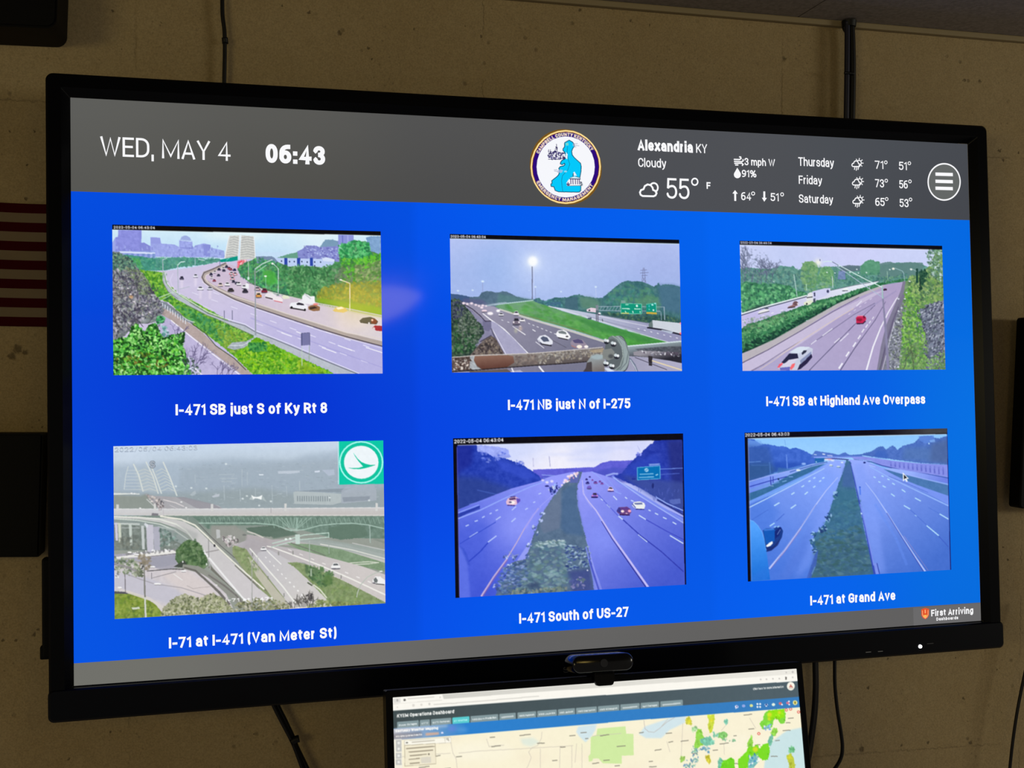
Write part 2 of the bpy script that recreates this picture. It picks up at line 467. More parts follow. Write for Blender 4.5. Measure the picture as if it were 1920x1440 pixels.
    s.ramp('592,566 600,545 640,536 716,532 717,594 660,582', (650, 535), (126, 146, 66), (650, 590), (150, 178, 36), soft=4, a=.8)  # yellow-green grass, with part of the lamp's mirrored glow painted in
    s.leaves('594,560 602,540 640,532 715,528 715,576 650,562', [(164, 160, 56), (180, 172, 66), (140, 146, 56), (126, 138, 64)], 420, 2.2, a=.65)
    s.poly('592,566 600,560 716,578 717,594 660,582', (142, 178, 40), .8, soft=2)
    s.glow((668, 566), 40, (206, 186, 60), .25)  # painted warm patch standing in for the lamp's reflection on the glass
    s.line('466,531 500,546 545,557 600,570 660,581 717,593', 1.6, (216, 208, 210))
    s.line('463,529 500,543 540,554', 1.5, (70, 80, 90), .6)
    # green strip, kerbs and the side road on the left
    s.poly('262,505 312,511 310,520 313,530 322,541 336,551 362,563 400,585 440,606 476,626 480,640 440,668 420,652 400,636 380,622 356,604 336,585 318,568 300,561 286,549 280,530 270,515', (104, 168, 56), edge=1.5, tex=30)
    s.leaves('264,506 312,512 312,528 336,552 400,586 440,608 474,628 440,660 380,620 318,566 286,546', [(70, 140, 50), (140, 196, 70), (90, 160, 60), (50, 110, 60), (160, 206, 80)], 900, 2, a=.75)
    s.leaves('330,572 360,580 400,604 430,622 440,650 400,632 356,600', [(50, 120, 60), (104, 170, 80), (70, 150, 100)], 260, 2.6, a=.8)
    s.leaves('405,610 470,630 440,664 415,645', [(130, 170, 50), (160, 190, 80), (110, 150, 60)], 220, 2, a=.7)
    s.poly('311,508 309,519 312,531 322,543 337,554 356,566 390,586.5 422,599 460,609.6 480,622 514,635 544,647.5 582,664 622.5,681 674,702 640,704 620,696 568,672 528,653 484,632.6 457,620 406,597 390,591 349,570 330,560 314,545 306,528 308,508', (184, 190, 200), tex=10)
    s.line('311,510 311,519 314,531 324,543 337,552 356,564 390,584.5 422,597 460,608 480,620 544,645.5 622,679 674,701', 1.5, (224, 224, 244))
    s.line('356,567 390,587.5 422,600 460,610.6 480,623 514,636 544,648.5 582,665 622.5,682 672,702', 1.3, (112, 116, 130), .8, 2.2)
    s.line('306,512 306,530 316,547 334,560', 1, (104, 104, 124), .8)
    s.line('349,571 390,592 406,598 457,621 484,634 528,655 568,674 618,697', 1.4, (110, 120, 110), .7)
    s.line('325,512 319,524 322,534 333,547 350,558 400,582', 1.2, (228, 224, 246), .7)
    # side road with kerb
    s.poly('308,578 330,588 352,606 380,628 405,648 430,668 452,690 470,704 372,704 340,680 300,640 300,600', (190, 182, 218), tex=8)
    s.poly('300,566 318,576 345,598 365,612 382,625 402,645 430,664 450,680 476,704 456,704 430,684 400,661 370,638 345,618 322,600 304,590', (180, 164, 160), tex=10)
    s.line('321,600 345,620 370,640 400,664 430,687 452,704', 1.8, (244, 240, 248))
    s.line('318,572 345,594 362,608 385,624 405,648 440,672 462,694', 1.6, (64, 74, 58), .8)
    s.poly('296,564 312,566 330,582 345,594 362,603 364,607 344,600 326,586 300,574', (130, 138, 150))
    for i in range(11):
        x, y = 300 + i * 4.8, 563.5 + i * 3.5
        s.line([(x, y), (x + .6, y + 9)], 1.5, (226, 230, 246))
    s.line('342,592 352,600 366,604', 1.2, (220, 236, 226))
    s.line('294,559 326,547', 1.3, (196, 220, 204)), s.line('300,564 322,552', 1.1, (190, 214, 190))
    s.poly('426,652 436,642 462,640 478,632 484,640 470,646 458,652 440,656', (168, 178, 186), tex=26, cell=3)
    s.line('430,648 455,648 480,634', 1.5, (222, 230, 238), .7)
    # bright bank, lower middle
    s.poly('440,668 446,658 460,652 474,636 484,633 528,654 568,673 620,697 632,704 478,704 462,690', (110, 178, 34), edge=1.6, tex=30)
    s.leaves('444,666 478,640 500,643 545,664 620,699 622,703 480,703', [(140, 200, 30), (90, 160, 40), (60, 130, 30), (170, 206, 70), (120, 190, 60)], 900, 2, a=.75)
    s.ell((482, 650), 14, 7, (44, 128, 70), .7, 3)
    s.leaves('466,644 500,642 500,658 470,660', [(40, 120, 60), (80, 160, 80)], 90, 2)
    s.poly('560,672 610,702 560,702', (150, 160, 40), .4, soft=3)
    # lane markings, median barrier
    for A, B, n in (((360, 548), (690, 668), 9), ((400, 548), (716, 660), 9), ((480, 606), (716, 690), 6)):
        s.dash(A, B, n, .34, 1., (236, 234, 252), 1.6, .85)
    for P in ('604,652 631,662', '634,648 661,658', '528,624 548,631', '556,622 574,629', '686,652 717,662'):
        s.line(P, 1.7, (246, 246, 255), .9)
    s.line('470,596 540,624 620,654 717,690', 2.2, (160, 156, 214), .45)
    s.line('425,494 400,506 384,512 381,520 386,528 398,537 412,544 440,558 478,571 540,593 600,613 650,629 717,646', 6, (178, 166, 160), 1, 10)
    s.line('423,498 400,510 386,516 385,522 390,529 412,543 440,556 478,568 540,589 600,608 650,624 717,637', 1.4, (222, 212, 208), 1, 2.2)
    s.line('424,493 400,504 383,511 379,519 384,529 398,540 412,547 440,561 478,576 540,597 600,617 650,632 717,650', 1.2, (66, 58, 72), .9, 1.8)
    s.line('379,528 398,541 440,563 478,578 540,600 600,620 717,654', 1.2, (240, 236, 244), .7)
    # vehicles
    for x, y, w, b in ((341, 524, 8, (70, 66, 90)), (367, 520, 9, (226, 226, 240)), (376, 543.5, 12, (236, 236, 246)), (394, 543.5, 11, (206, 206, 220))):
        s.car(x, y, w, 6.5, b)
        s.poly([(x - 3, y), (x + 3, y), (x + 2, y + 17), (x - 2, y + 17)], (232, 222, 240), .55, soft=1)
    rr = s.rng
    for x, y in ((397, 522), (396, 516), (402, 528), (403, 512), (411, 507), (419, 505), (420, 509), (410, 518), (433, 507), (440, 508), (438, 530), (444, 533), (447, 533), (425, 502), (430, 505)):
        s.car(x, y, 6.5, 4.6, [(48, 44, 96), (60, 58, 84), (170, 80, 96), (226, 218, 226)][rr.integers(4)])
    for x, y in ((436, 519), (436, 525), (434, 515), (441, 516)):
        s.car(x, y, 9, 5.5, (236, 214, 222), lights=(226, 70, 84))
    for x, y, w, b in ((413.5, 537, 10, (224, 206, 196)), (426.5, 536, 10, (238, 236, 240)), (448, 535, 9, (240, 238, 242)), (433, 547, 12, (66, 60, 60)), (460, 549, 11, (56, 52, 64)), (458, 541, 9, (232, 230, 236))):
        s.car(x, y, w, 7, b)
    s.car(485, 558, 12, 9, (214, 160, 84), (236, 210, 150), lights=(190, 60, 40))
    s.car(483, 545, 12, 7, (196, 180, 186), lights=(150, 60, 70)), s.car(496, 549, 11, 8, (130, 44, 62))
    s.poly('497,555 500,550 510,549 517,554 520,558 510,561 498,558', (236, 230, 234)), s.line('498,557.5 512,561', 2, (70, 60, 66))
    s.poly('511,561 516,556 526,557 531,562 530,566 518,565', (240, 232, 236)), s.line('514,564 530,567.5', 1.6, (214, 110, 120))
    s.poly('528,556 533,553.5 541,555 544,560 532,561', (228, 232, 206))
    s.poly('566,566 567,556 572,551 578,553 582,556 590,556 591,570 582,571 572,570', (240, 240, 244)), s.poly('560,564 568,563 570,570 561,568', (236, 236, 240))
    s.line('571,551 583,561', 2.6, (206, 208, 212))
    s.poly('543,573 546,568 556,567 560,566 570,569 577,573 577,578 574,582 560,580 545,577', (238, 238, 244))
    s.poly('556,570 560,567.5 569,570 571,573 557,572', (48, 44, 58)), s.line('544,577.5 573,582.5', 2.4, (52, 46, 52)), s.ell((547, 577), 2, 2.6, (30, 28, 32)), s.ell((572, 581.5), 2, 2.4, (30, 28, 32))
    s.poly('578,576 583,573 592,572 600,576 600,583 588,584 579,581', (150, 110, 78)), s.poly('580,577 590,575 596,578 582,581', (66, 50, 44)), s.ell((592, 571), 5, 2, (240, 130, 120), .8)
    s.poly('624,583 630,577 640,575 648,578 652,584 644,587 628,585', (226, 196, 110)), s.poly('630,578 640,576 646,579 634,581', (250, 238, 206))
    s.poly('674,602 680,597 694,595 703,598 709,604 706,609 690,608 676,606', (72, 72, 66)), s.poly('696,598 704,599 708,604 704,609 696,607', (120, 50, 40)), s.ell((698, 601), 2, 2, (255, 196, 170)), s.ell((692, 607), 1.8, 2.2, (220, 214, 214))
    s.poly('698,616 703,611 717,612 717,622 706,621', (170, 44, 58)), s.ell((701, 617), 2.4, 2.6, (226, 206, 206))
    # lamp posts and signs
    pole = (176, 186, 196)
    s.line('478,505 479,560 480,632', 1.6, (150, 158, 168), 1, 2.6), s.line('478,505 492,495 511,487', 1.6, (206, 222, 222)), s.line('480,511 500,497', 1, (206, 222, 222)), s.ell((479, 631), 3, 2.4, (188, 204, 206))
    s.line('512,494 522,504 522,550', 1.3, (206, 222, 226)), s.ell((511, 494.5), 2.4, 1.8, (250, 240, 236)), s.line('498,518 499,541', 1, (140, 206, 180)), s.ell((498, 518), 2.6, 1.6, (236, 250, 240))
    s.line('466,490 466,523', 1, (204, 206, 210)), s.ell((466, 522), 2, 3, (210, 236, 226)), s.poly('461,531 467,533 467,542 461,541', (238, 238, 244))
    s.line('637,525 648,529 656,532 656,583', 1.8, (236, 222, 186)), s.ell((639, 525.5), 2.6, 1.4, (255, 250, 226))
    s.line('333,496 334,530 335,563', 1.4, pole), s.line('333,497 339,491 347,490', 1.6, (214, 234, 240)), s.line('305,486 306,527', 1.4, pole), s.line('305,487 313,483', 1.2, (206, 228, 234))
    s.line('336,542 356,537', 1, pole)
    s.line('366,484 366,497', 1, (190, 206, 220)), s.line('372,486 384,488', 1.4, (200, 216, 226)), s.line('412,488 413,500', 1.2, (120, 120, 160))
    s.poly('412,487 446,480 446,488 436,490 414,491.5', (10, 150, 132)), s.line('424,488 430,484', 1, (190, 240, 224), .7)
    for x in (421, 436):
        s.line([(x, 582), (x, 597 if x == 421 else 600)], 1.3, (122, 122, 150))
    s.line('421,600 421,616', 1, (150, 200, 150)), s.line('407,618 421,613', 1, (140, 196, 120))
    s.poly('564.5,626 581,624 581.5,647 565,648.5', (120, 120, 164)), s.poly('564.5,626 567,626 567.5,648 565,648.5', (90, 92, 134)), s.line('564.5,625.5 581,624 581.5,648', .8, (84, 86, 124))
    s.line('566.5,648 567,686', 1.4, (190, 210, 190)), s.line('580.5,648 580,680', 1.2, (150, 170, 150))
    s.poly('566,649 580,648 580,662 568,656', (210, 210, 240), .5)
    # bare wood and the green bush at the near left
    s.poly('209,470 224,472 244,488 262,506 278,528 284,548 300,562 308,580 300,600 282,606 262,606 250,612 236,628 209,640', (124, 132, 134), edge=1.5, tex=36, cell=5)
    s.leaves('209,474 236,478 256,496 252,505 230,508 209,504', [(96, 140, 120), (70, 112, 100), (130, 166, 130), (60, 84, 84)], 260, 1.9, a=.8)
    s.leaves('209,505 262,506 282,540 300,564 306,584 262,604 209,636', [(74, 72, 92), (160, 154, 170), (110, 110, 126), (196, 192, 200), (140, 144, 130), (60, 58, 74)], 900, 1.5, 2.6, a=.75)
    s.leaves('236,500 262,506 282,532 280,555 262,550', [(140, 156, 120), (110, 130, 96), (84, 96, 84)], 200, 1.5, a=.7)
    for i in range(26):
        s.twigs((s.rng.uniform(211, 290), s.rng.uniform(545, 625)), s.rng.uniform(-2.6, -.5), s.rng.uniform(12, 24), 1.1, (70, 66, 82), 3, .55, .75)
    for x, y in ((245, 551), (252, 565), (268, 590), (275, 573), (240, 540), (281, 585)):
        s.ell((x, y), 2.2, 1.6, (228, 222, 226), .8)
    s.ell((246, 556), 4, 3, (206, 160, 110), .8, 1)
    s.poly('209,640 220,634 232,632 240,634 246,612 254,606 262,610 270,622 278,610 288,606 296,610 300,626 309,632 322,626 336,626 346,622 348,630 342,645 348,662 356,680 358,704 209,704', (40, 96, 34), edge=2.2, tex=24)
    gl = [(60, 150, 50), (96, 190, 80), (150, 226, 120), (30, 84, 30), (120, 206, 70), (180, 236, 150), (20, 60, 30), (80, 170, 70)]
    s.leaves('209,638 240,633 256,606 270,622 290,606 308,632 346,624 344,645 358,690 357,703 209,703', gl, 1150, 2.2, 1.7, a=.9)
    s.leaves('214,655 240,660 300,660 330,690 214,695', [(130, 80, 30), (90, 100, 30), (150, 160, 60)], 60, 2, a=.5)
    s.leaves('292,594 308,592 310,604 296,606', [(60, 160, 90), (110, 200, 130), (30, 90, 60)], 40, 1.8)
    s.leaves('300,604 312,612 318,630 306,632', [(140, 196, 190), (190, 206, 220), (90, 140, 140)], 40, 1.6)
    for x, y, n in ((356, 690, 26), (345, 700, 22), (408, 702, 16), (425, 703, 12), (330, 632, 14)):
        for k in range(3):
            s.twigs((x + k * 5, y), s.rng.uniform(-1.9, -.7), n, 1.1, (92, 84, 122), 3, .5, .8)
    s.leaves('352,665 372,680 378,702 352,702', [(200, 206, 226), (60, 80, 70), (120, 150, 130)], 50, 1.6)
    s.line('366,690 380,703', 2.4, (236, 234, 244), .8)
    # caption strip over the top edge
    s.poly('208,418 716,433 716,442.8 208,429.4', (10, 8, 12))
    s.text('2022-05-04 06:43:04', (212.5, 427.6), (290.5, 428.8), 5, .2, (236, 236, 240))
    s.blur(.45), s.crisp(.8, 1.6), s.grain(4)
    return q, s.done()


def picture_pipe_flange():
    q = QUADS['pipe_flange']
    s = Paint(q, 432, 254, 12)
    s.fill((166, 186, 238), (176, 194, 238))
    s.ramp('843,445 1279,455 1279,560 843,560', (1060, 455), (184, 198, 244), (1060, 520), (166, 186, 236))
    s.glow((940, 500), 60, (156, 184, 236), .8), s.glow((1070, 495), 70, (184, 204, 246), .6), s.glow((1240, 500), 60, (164, 180, 232), .7)
    s.glow((1000, 500), 45, (196, 212, 250), .7), s.glow((999, 491), 13, (236, 244, 255), .95), s.ell((999, 490), 8.5, 9, (252, 254, 255), 1, 2)
    s.line('998,500 998,564', 1.6, (110, 112, 140)), s.line('1001,500 1001,555', 1.4, (206, 214, 250), .6)
    for x, y, r in ((905, 528, 2.8), (886, 544.5, 2), (858.5, 545.5, 2), (1004, 538, 2), (1117, 538, 2.2), (1052, 547, 1.8), (992, 545, 1)):
        s.ell((x, y), r, r * .7, (216, 236, 252), 1, .5)
    s.line('905,530 905,560', 1, (150, 160, 204)), s.line('1004,540 1004,560', 1, (156, 166, 206)), s.line('1117,540 1118,572', 1, (190, 204, 240))
    # pylon
    for P in ('1206,502 1205,516 1203,532', '1208,502 1209,516 1211,532', '1201,507 1213,506', '1200,512 1216,511', '1203,517 1214,516', '1205,520 1210,528 1203,532 1209,520'):
        s.line(P, 1, (116, 122, 160), .9)
    # hills
    s.poly('843,551 855,552 868,554 880,557 897,557 903,549 912,546 922,546.5 930,549 936,548 942,546.5 950,547 960,552 968,556 985,560 1010,563 1010,585 843,585', (86, 112, 134), edge=.8, tex=14)
    s.poly('843,551 868,554 880,557 880,575 843,575', (66, 92, 134), edge=.7)
    s.poly('868,560 905,562 915,572 868,572', (92, 92, 132), .7, soft=2)
    s.poly('935,550 965,556 1000,562 1000,572 930,574', (92, 136, 132), .6, soft=2)
    s.poly('998,562 1010,558 1018,565 1028,563 1040,558 1056,558 1066,557 1072,554 1080,553 1086,552 1094,555 1110,558 1122,559 1130,558 1140,550 1148,543 1156,536 1166,529 1176,526 1186,528 1195,527 1206,529 1216,533 1226,537 1231,534 1234,530 1238,535 1247,533 1262,534 1276,538 1279,640 1180,602 1060,584 1000,570', (70, 116, 120), edge=1, tex=20)
    s.poly('1085,556 1110,558 1125,565 1122,583 1090,578', (98, 140, 118), .8, soft=3)
    s.poly('1060,560 1082,556 1084,582 1060,578', (70, 104, 122), .8, edge=1)
    s.poly('1232,534 1262,534 1276,538 1279,590 1240,580', (74, 112, 140), .8, soft=3)
    s.leaves('1130,560 1150,545 1180,530 1225,540 1240,580 1150,590', [(64, 132, 118), (86, 148, 126), (56, 104, 116), (92, 150, 110)], 320, 3, a=.4)
    s.poly('1192,560 1215,553 1236,562 1234,575 1200,572', (104, 150, 104), .5, soft=4)
    s.poly('1128,585 1200,592 1245,590 1279,600 1279,640 1230,612 1130,594', (44, 78, 76), .7, soft=2)
    s.leaves('1130,586 1245,590 1275,600 1230,608 1150,598', [(40, 70, 70), (96, 130, 96), (60, 100, 80)], 120, 2, a=.6)
    s.poly('1016,566 1050,566 1054,578 1030,576', (70, 110, 140), .8), s.leaves('1000,562 1055,562 1055,578 1000,570', [(60, 110, 116), (90, 150, 150), (60, 96, 130)], 90, 1.6, a=.6)
    # far carriageway
    s.ramp('1028,574 1055,578 1100,586 1170,599 1215,605 1279,622 1279,652 1247,641 1200,626 1130,605 1055,583', (1060, 580), (196, 204, 224), (1240, 640), (150, 150, 184))
    s.line('1028,574 1055,581 1130,604 1200,626 1250,641 1279,648', 1.8, (216, 220, 232), .9, 2.4)
    s.line('1120,592 1170,603 1220,613 1279,626', 1.2, (226, 226, 240), .8)
    s.line('1130,590 1215,606', 1.4, (96, 110, 124), .7), s.line('1100,592 1140,604 1210,622', 1.2, (120, 120, 150), .5)
    s.dash((1195, 616), (1279, 636), 7, .3, 1.3, (240, 240, 250))
    # near carriageway
    s.ramp('866,566 905,572 926,575 936,580 990,596 1065,617 1135,638 1200,660 1279,690 1279,700 843,700 880,600', (920, 580), (150, 146, 168), (1060, 680), (120, 120, 142))
    s.poly('905,572 926,573 938,581 930,590 905,582', (170, 166, 190), .6, soft=3)
    s.ramp('1100,660 1279,640 1279,700 1100,700', (1100, 690), (150, 150, 172), (1279, 690), (176, 174, 200))
    # green median
    s.ramp('928,575.5 936,571 960,568 998,563.5 1008,568 1055,583.5 1120,603 1180,622 1250,641 1215,648 1180,650 1130,636 1065,616 990,595 945,583', (990, 566), (112, 160, 120), (1180, 640), (74, 154, 66))
    s.leaves('940,574 998,566 1120,604 1245,641 1180,648 1065,614 960,584', [(84, 164, 74), (110, 176, 96), (66, 140, 60)], 260, 3, 2.4, .35, .3)
    s.poly('1070,592 1120,604 1245,641 1215,644 1120,620', (60, 130, 70), .6, soft=2)
    s.line('926,572 950,569 985,565 1000,563', 1.8, (190, 216, 222), .9), s.line('936,580 990,597 1065,619 1135,641', 3, (206, 206, 200), .9, 4.5), s.line('960,586 1010,598 1065,613 1110,628', 1.4, (136, 120, 92), .6)
    s.line('910,574 936,569 950,568', 3, (166, 186, 200), .8)
    # lane marks
    s.line('905,588 920,600 945,618 989,663', 1.6, (240, 240, 250), 1, 3.4)
    s.line('961,612 985,628', 1, (240, 238, 244), 1, 1.8), s.line('1004,641 1020,653', 1.2, (240, 238, 248)), s.line('998,618 1004,621.5', 1.6, (240, 240, 250))
    s.dash((990, 606), (1055, 632), 8, .45, 1.2, (236, 236, 244))
    s.line('1035,638 1062,652', 1.2, (90, 88, 104), .8), s.dash((940, 600), (985, 615), 4, .3, 1.2, (230, 230, 240))
    s.line('1090,652 1120,664', 1.2, (230, 230, 240))
    # wall, rocks and shrub on the left
    s.poly('868,571 880,578 893,590 909,602 921,602 921,616 930,628 949,665 938,665 922,630 905,640 890,650 885,600 870,580', (136, 134, 164), tex=10)
    s.poly('905,600 921,603 921,616 916,622 905,618', (116, 114, 146)), s.poly('921,602 930,606 960,632 990,664 949,665 921,616', (168, 166, 196), tex=6)
    s.line('869,570 886,580 900,592 910,603 921,602', 1.6, (66, 62, 84)), s.line('922,616 935,640 949,666', 1.4, (228, 226, 244))
    s.line('921,616 930,640 945,665', 2.6, (84, 82, 104), .7)
    s.poly('843,565 852,559 862,564 870,572 880,582 893,600 905,610 908,625 892,645 886,670 843,674', (48, 66, 60), edge=1.8, tex=26)
    s.leaves('846,566 856,560 868,570 895,604 905,622 888,665 848,670', [(60, 84, 64), (96, 116, 92), (36, 50, 56), (120, 136, 116), (44, 76, 52)], 420, 2, a=.7)
    s.leaves('846,565 866,566 872,590 850,600', [(36, 44, 66), (60, 66, 90), (90, 96, 112)], 110, 1.7, a=.8)
    s.leaves('852,615 900,610 886,660 850,664', [(40, 84, 50), (76, 124, 80), (30, 56, 40)], 200, 2, a=.6)
    s.leaves('862,580 880,585 898,606 900,640 870,650 858,620', [(130, 140, 130), (110, 124, 110), (84, 100, 84), (60, 76, 66)], 220, 1.5, a=.7)
    s.poly('880,668 893,652 906,638 922,630 930,636 946,665 920,668', (100, 90, 88), tex=34, cell=4)
    s.leaves('884,667 920,632 944,664', [(70, 60, 62), (136, 124, 116), (50, 46, 50), (150, 136, 120)], 130, 1.8, a=.7)
    s.line('900,641 921,629', 1.6, (70, 66, 84))
    # traffic
    for x, y, r in ((869, 569, 3), (876, 570.5, 2.6), (884, 569, 3), (892, 572, 2.5), (898, 574, 2.5), (905, 573, 2.8), (903, 577, 3), (911, 574, 2)):
        s.ell((x, y), r, r * .7, (248, 230, 240), .95, .6)
    s.ell((908, 583), 5, 2.2, (236, 214, 226)), s.line('903,585.5 913,585', 1.2, (90, 84, 100))
    s.ell((919, 588), 5.5, 3, (250, 244, 248), 1, .8), s.ell((934, 583), 3.6, 2.6, (252, 252, 255), 1, .6)
    s.car(939.5, 592.5, 10, 6, (228, 226, 236)), s.car(968, 591.5, 10, 8, (232, 226, 236)), s.poly('975,603 981,597 984,600 985,604', (236, 236, 240)), s.car(979, 603, 11, 6, (238, 232, 236))
    s.car(968, 609, 14, 13, (120, 110, 126), lights=(250, 240, 244)), s.ell((975.5, 616), 3, 5, (216, 190, 170), .6, 1.5), s.ell((967, 620), 3, 5, (206, 206, 170), .5, 1.5)
    s.poly('1007,636 1012,630 1022,628 1029,632 1036,639 1036,645 1026,648 1018,646 1010,641', (226, 228, 238)), s.poly('1013,634 1018,630.5 1026,633 1030,640 1019,641', (84, 92, 116)), s.line('1014,645 1034,648.5', 2.2, (44, 42, 52)), s.poly('1008,634 1012,641 1018,645 1014,646', (70, 70, 92))
    s.poly('1042,626 1046,620 1056,618.5 1062,621 1067,627 1070,632 1066,636 1052,635 1044,631', (246, 246, 250)), s.poly('1046,622 1054,620 1061,623 1062,627 1048,625', (120, 128, 132)), s.line('1046,633 1064,637', 1.8, (52, 50, 60)), s.ell((1063, 631), 2.6, 1.4, (70, 66, 74))
    s.poly('1069,643 1073,637 1082,635 1092,637 1099,645 1103,650 1098,655 1084,654 1072,650', (150, 138, 156)), s.poly('1073,638 1083,635.5 1091,638 1094,644 1077,643', (88, 82, 120)), s.ell((1086, 650), 5, 3.2, (252, 240, 226)), s.ell((1099, 650), 4, 2.6, (250, 240, 236)), s.line('1071,648 1080,652', 1.6, (170, 120, 116))
    s.poly('1100,580 1108,577 1117,578 1117,586 1108,585 1100,584', (226, 206, 220)), s.ell((1105, 582), 1.6, 1.6, (56, 50, 60)), s.ell((1124, 588), 2.4, 2, (240, 240, 250)), s.ell((1123, 590), 3, 1, (60, 50, 80))
    s.poly('1223,600 1279,606 1279,627 1238,620 1224,615', (206, 212, 222)), s.poly('1216,607 1223,600 1224,616 1216,614', (106, 122, 122)), s.line('1213,614 1240,618 1279,628', 3, (40, 40, 56)), s.poly('1240,618 1262,622 1258,626 1240,620', (180, 190, 210)), s.ell((1276, 606), 2.4, 1.8, (255, 150, 180)), s.ell((1276, 625), 2.4, 2, (255, 110, 120))
    # sign gantry
    gp = (150, 172, 186)
    s.line('1122,575 1164,574.5', 1.3, gp), s.line('1122,582 1164,583', 1.3, gp), s.line('1204,575 1245,575.5', 1.2, gp), s.line('1204,583 1238,583.5', 1.2, gp)
    for i in range(7):
        s.line([(1124 + i * 6, 582), (1128 + i * 6, 575)], .9, gp)
    s.line('1118,571 1118,602', 1.6, (84, 88, 100)), s.line('1121,578 1121,603', 1.6, (96, 92, 112)), s.line('1245,575 1246,600', 1.8, gp), s.line('1239,584 1240,600', 1.2, gp), s.poly('1117,572 1122,572 1122,582 1117,582', (130, 140, 150))
    s.poly('1102,596 1109,595 1109,599 1102,599', (84, 104, 116)), s.line('1129,598 1130,603', 1, (60, 60, 70))
    s.poly('1163.5,568 1203,569.5 1203,589 1164,588.5', (16, 150, 122)), s.line('1164,568.5 1203,570 1203,588.5 1164,588 1164,568.5', .9, (140, 216, 190)), s.poly('1164,563 1173,563.5 1173,569 1164,569', (120, 160, 150))
    s.line('1166,578.5 1181,579', 1.6, (206, 244, 226)), s.line('1189,579 1201,579.2', 1.6, (206, 244, 226)), s.ell((1194, 573.5), 2, 2.2, (220, 250, 240)), s.line('1172,571.5 1179,571', 1.3, (190, 236, 214)), s.line('1172,583 1174,587', 1.6, (214, 246, 230)), s.line('1186,583 1187,587', 1.8, (214, 246, 230)), s.line('1200,583 1200,587', 1.8, (214, 246, 230)), s.line('1165,587 1179,587.5', 2.2, (190, 196, 110))
    s.poly('1211.5,570 1224,568 1230,568 1230.5,586 1211.5,585', (16, 148, 126)), s.line('1211.5,570.5 1224,569 1230.3,568 1230.5,585', .8, (130, 210, 190)), s.ell((1223, 571.5), 2, 1.6, (180, 240, 236)), s.ell((1228, 569), 1.4, 1.4, (160, 230, 236)), s.ell((1217, 574), 1, 2.4, (70, 190, 200)), s.ell((1225, 581.5), 1.6, 1.6, (220, 250, 240)), s.ell((1217, 580), 1.2, 1.2, (120, 214, 190))
    s.poly('1211.5,585 1231,585.5 1231.5,589 1212,588.5', (200, 172, 70))
    # pipes and flange in front
    s.ramp('846,671 890,667 950,665.5 1010,662 1060,657.5 1132,652 1132,666 1100,679 1060,682 1000,685 930,690 893,696 846,698', (980, 662), (150, 142, 136), (984, 690), (92, 84, 84))
    s.ramp('889,668 950,666 962,668 964,680 950,689 905,694 894,686 888,676', (920, 667), (140, 106, 92), (922, 692), (92, 58, 50))
    s.poly('847,671 886,668 886,694 847,697', (98, 84, 80), tex=50, cell=3), s.poly('881,667 890,667 888,676 894,688 905,694 890,696 880,690', (182, 192, 200), .8, tex=30, cell=3)
    s.leaves('848,674 884,672 880,692 850,694', [(190, 186, 180), (60, 46, 46), (130, 106, 96), (226, 216, 206)], 60, 1.5, a=.8)
    s.leaves('1008,663 1060,658 1130,653 1130,664 1060,680 1010,682', [(190, 186, 178), (96, 92, 92), (150, 146, 142), (170, 160, 140)], 180, 1.6, a=.6)
    s.leaves('966,667 1008,664 1006,682 968,686', [(120, 104, 98), (96, 84, 84), (150, 136, 128)], 60, 2, a=.5)
    s.line('847,670.5 890,667 1000,662.5 1060,657.5 1130,651', 1.6, (206, 200, 196), .9), s.line('847,697.5 893,694 1000,685.5 1062,681.5 1100,678', 1.8, (40, 36, 40), .9)
    s.poly('956,696 975,694 982,699 956,699', (180, 178, 196)), s.line('959,690 963,699', 2.4, (236, 236, 244)), s.line('1010,687 1020,699', 3, (240, 240, 248)), s.poly('880,696 950,692 960,699 880,699', (104, 92, 88))
    s.ramp('1108,668 1133,664 1133,698 1092,698 1099,690 1100,679', (1112, 670), (150, 160, 164), (1118, 696), (120, 112, 110)), s.poly('1100,680 1109,678 1110,698 1092,698 1098,690', (60, 52, 56), .8), s.ell((1120, 669), 12, 5, (166, 184, 190), .8, 1)
    s.poly('1104,657 1132,653 1132,660 1112,662', (176, 160, 132), .8)
    s.ramp('1176,650 1200,647 1277,640 1279,662 1279,680 1240,672 1190,668 1176,668', (1220, 645), (150, 166, 172), (1224, 672), (52, 52, 64))
    s.line('1176,649 1210,646 1279,639.5', 2.4, (206, 222, 226)), s.poly('1190,654 1240,650 1279,649 1279,657 1200,660', (78, 82, 92), .8, tex=30, cell=3), s.ramp('1187,660 1200,657 1279,661 1279,681 1255,676 1200,668 1188,666', (1230, 658), (150, 146, 156), (1234, 676), (40, 40, 50)), s.leaves('1200,657 1276,661 1276,668 1205,664', [(214, 214, 222), (84, 74, 92), (120, 120, 134)], 50, 1.4)
    s.poly('1215,667 1223,668 1222,686 1216,685', (50, 46, 52)), s.line('1180,672 1189,684 1195,699', 4.2, (112, 122, 144)), s.line('1181,674 1190,688 1194,698', 1.6, (214, 222, 232), .8)
    s.line('1222,676 1279,694', 2.4, (226, 210, 176)), s.line('1190,670 1250,693', 1.4, (70, 66, 84), .8)
    s.ell((1165, 663), 14, 34, (70, 74, 84), 1, 0, -.12), s.ell((1161, 663), 18, 34, (150, 164, 166), 1, 0, -.12)
    s.ell((1152, 662), 17, 33, (116, 128, 130), 1, 0, -.14), s.ell((1150, 664), 16.5, 29, (96, 104, 108), 1, 0, -.14)
    s.line('1148,630 1158,636 1166,650 1168,668 1162,686 1152,694', 1.2, (186, 200, 196), .8), s.line('1160,630 1172,640 1178,660 1174,680 1162,694', 1.4, (84, 92, 100), .7)
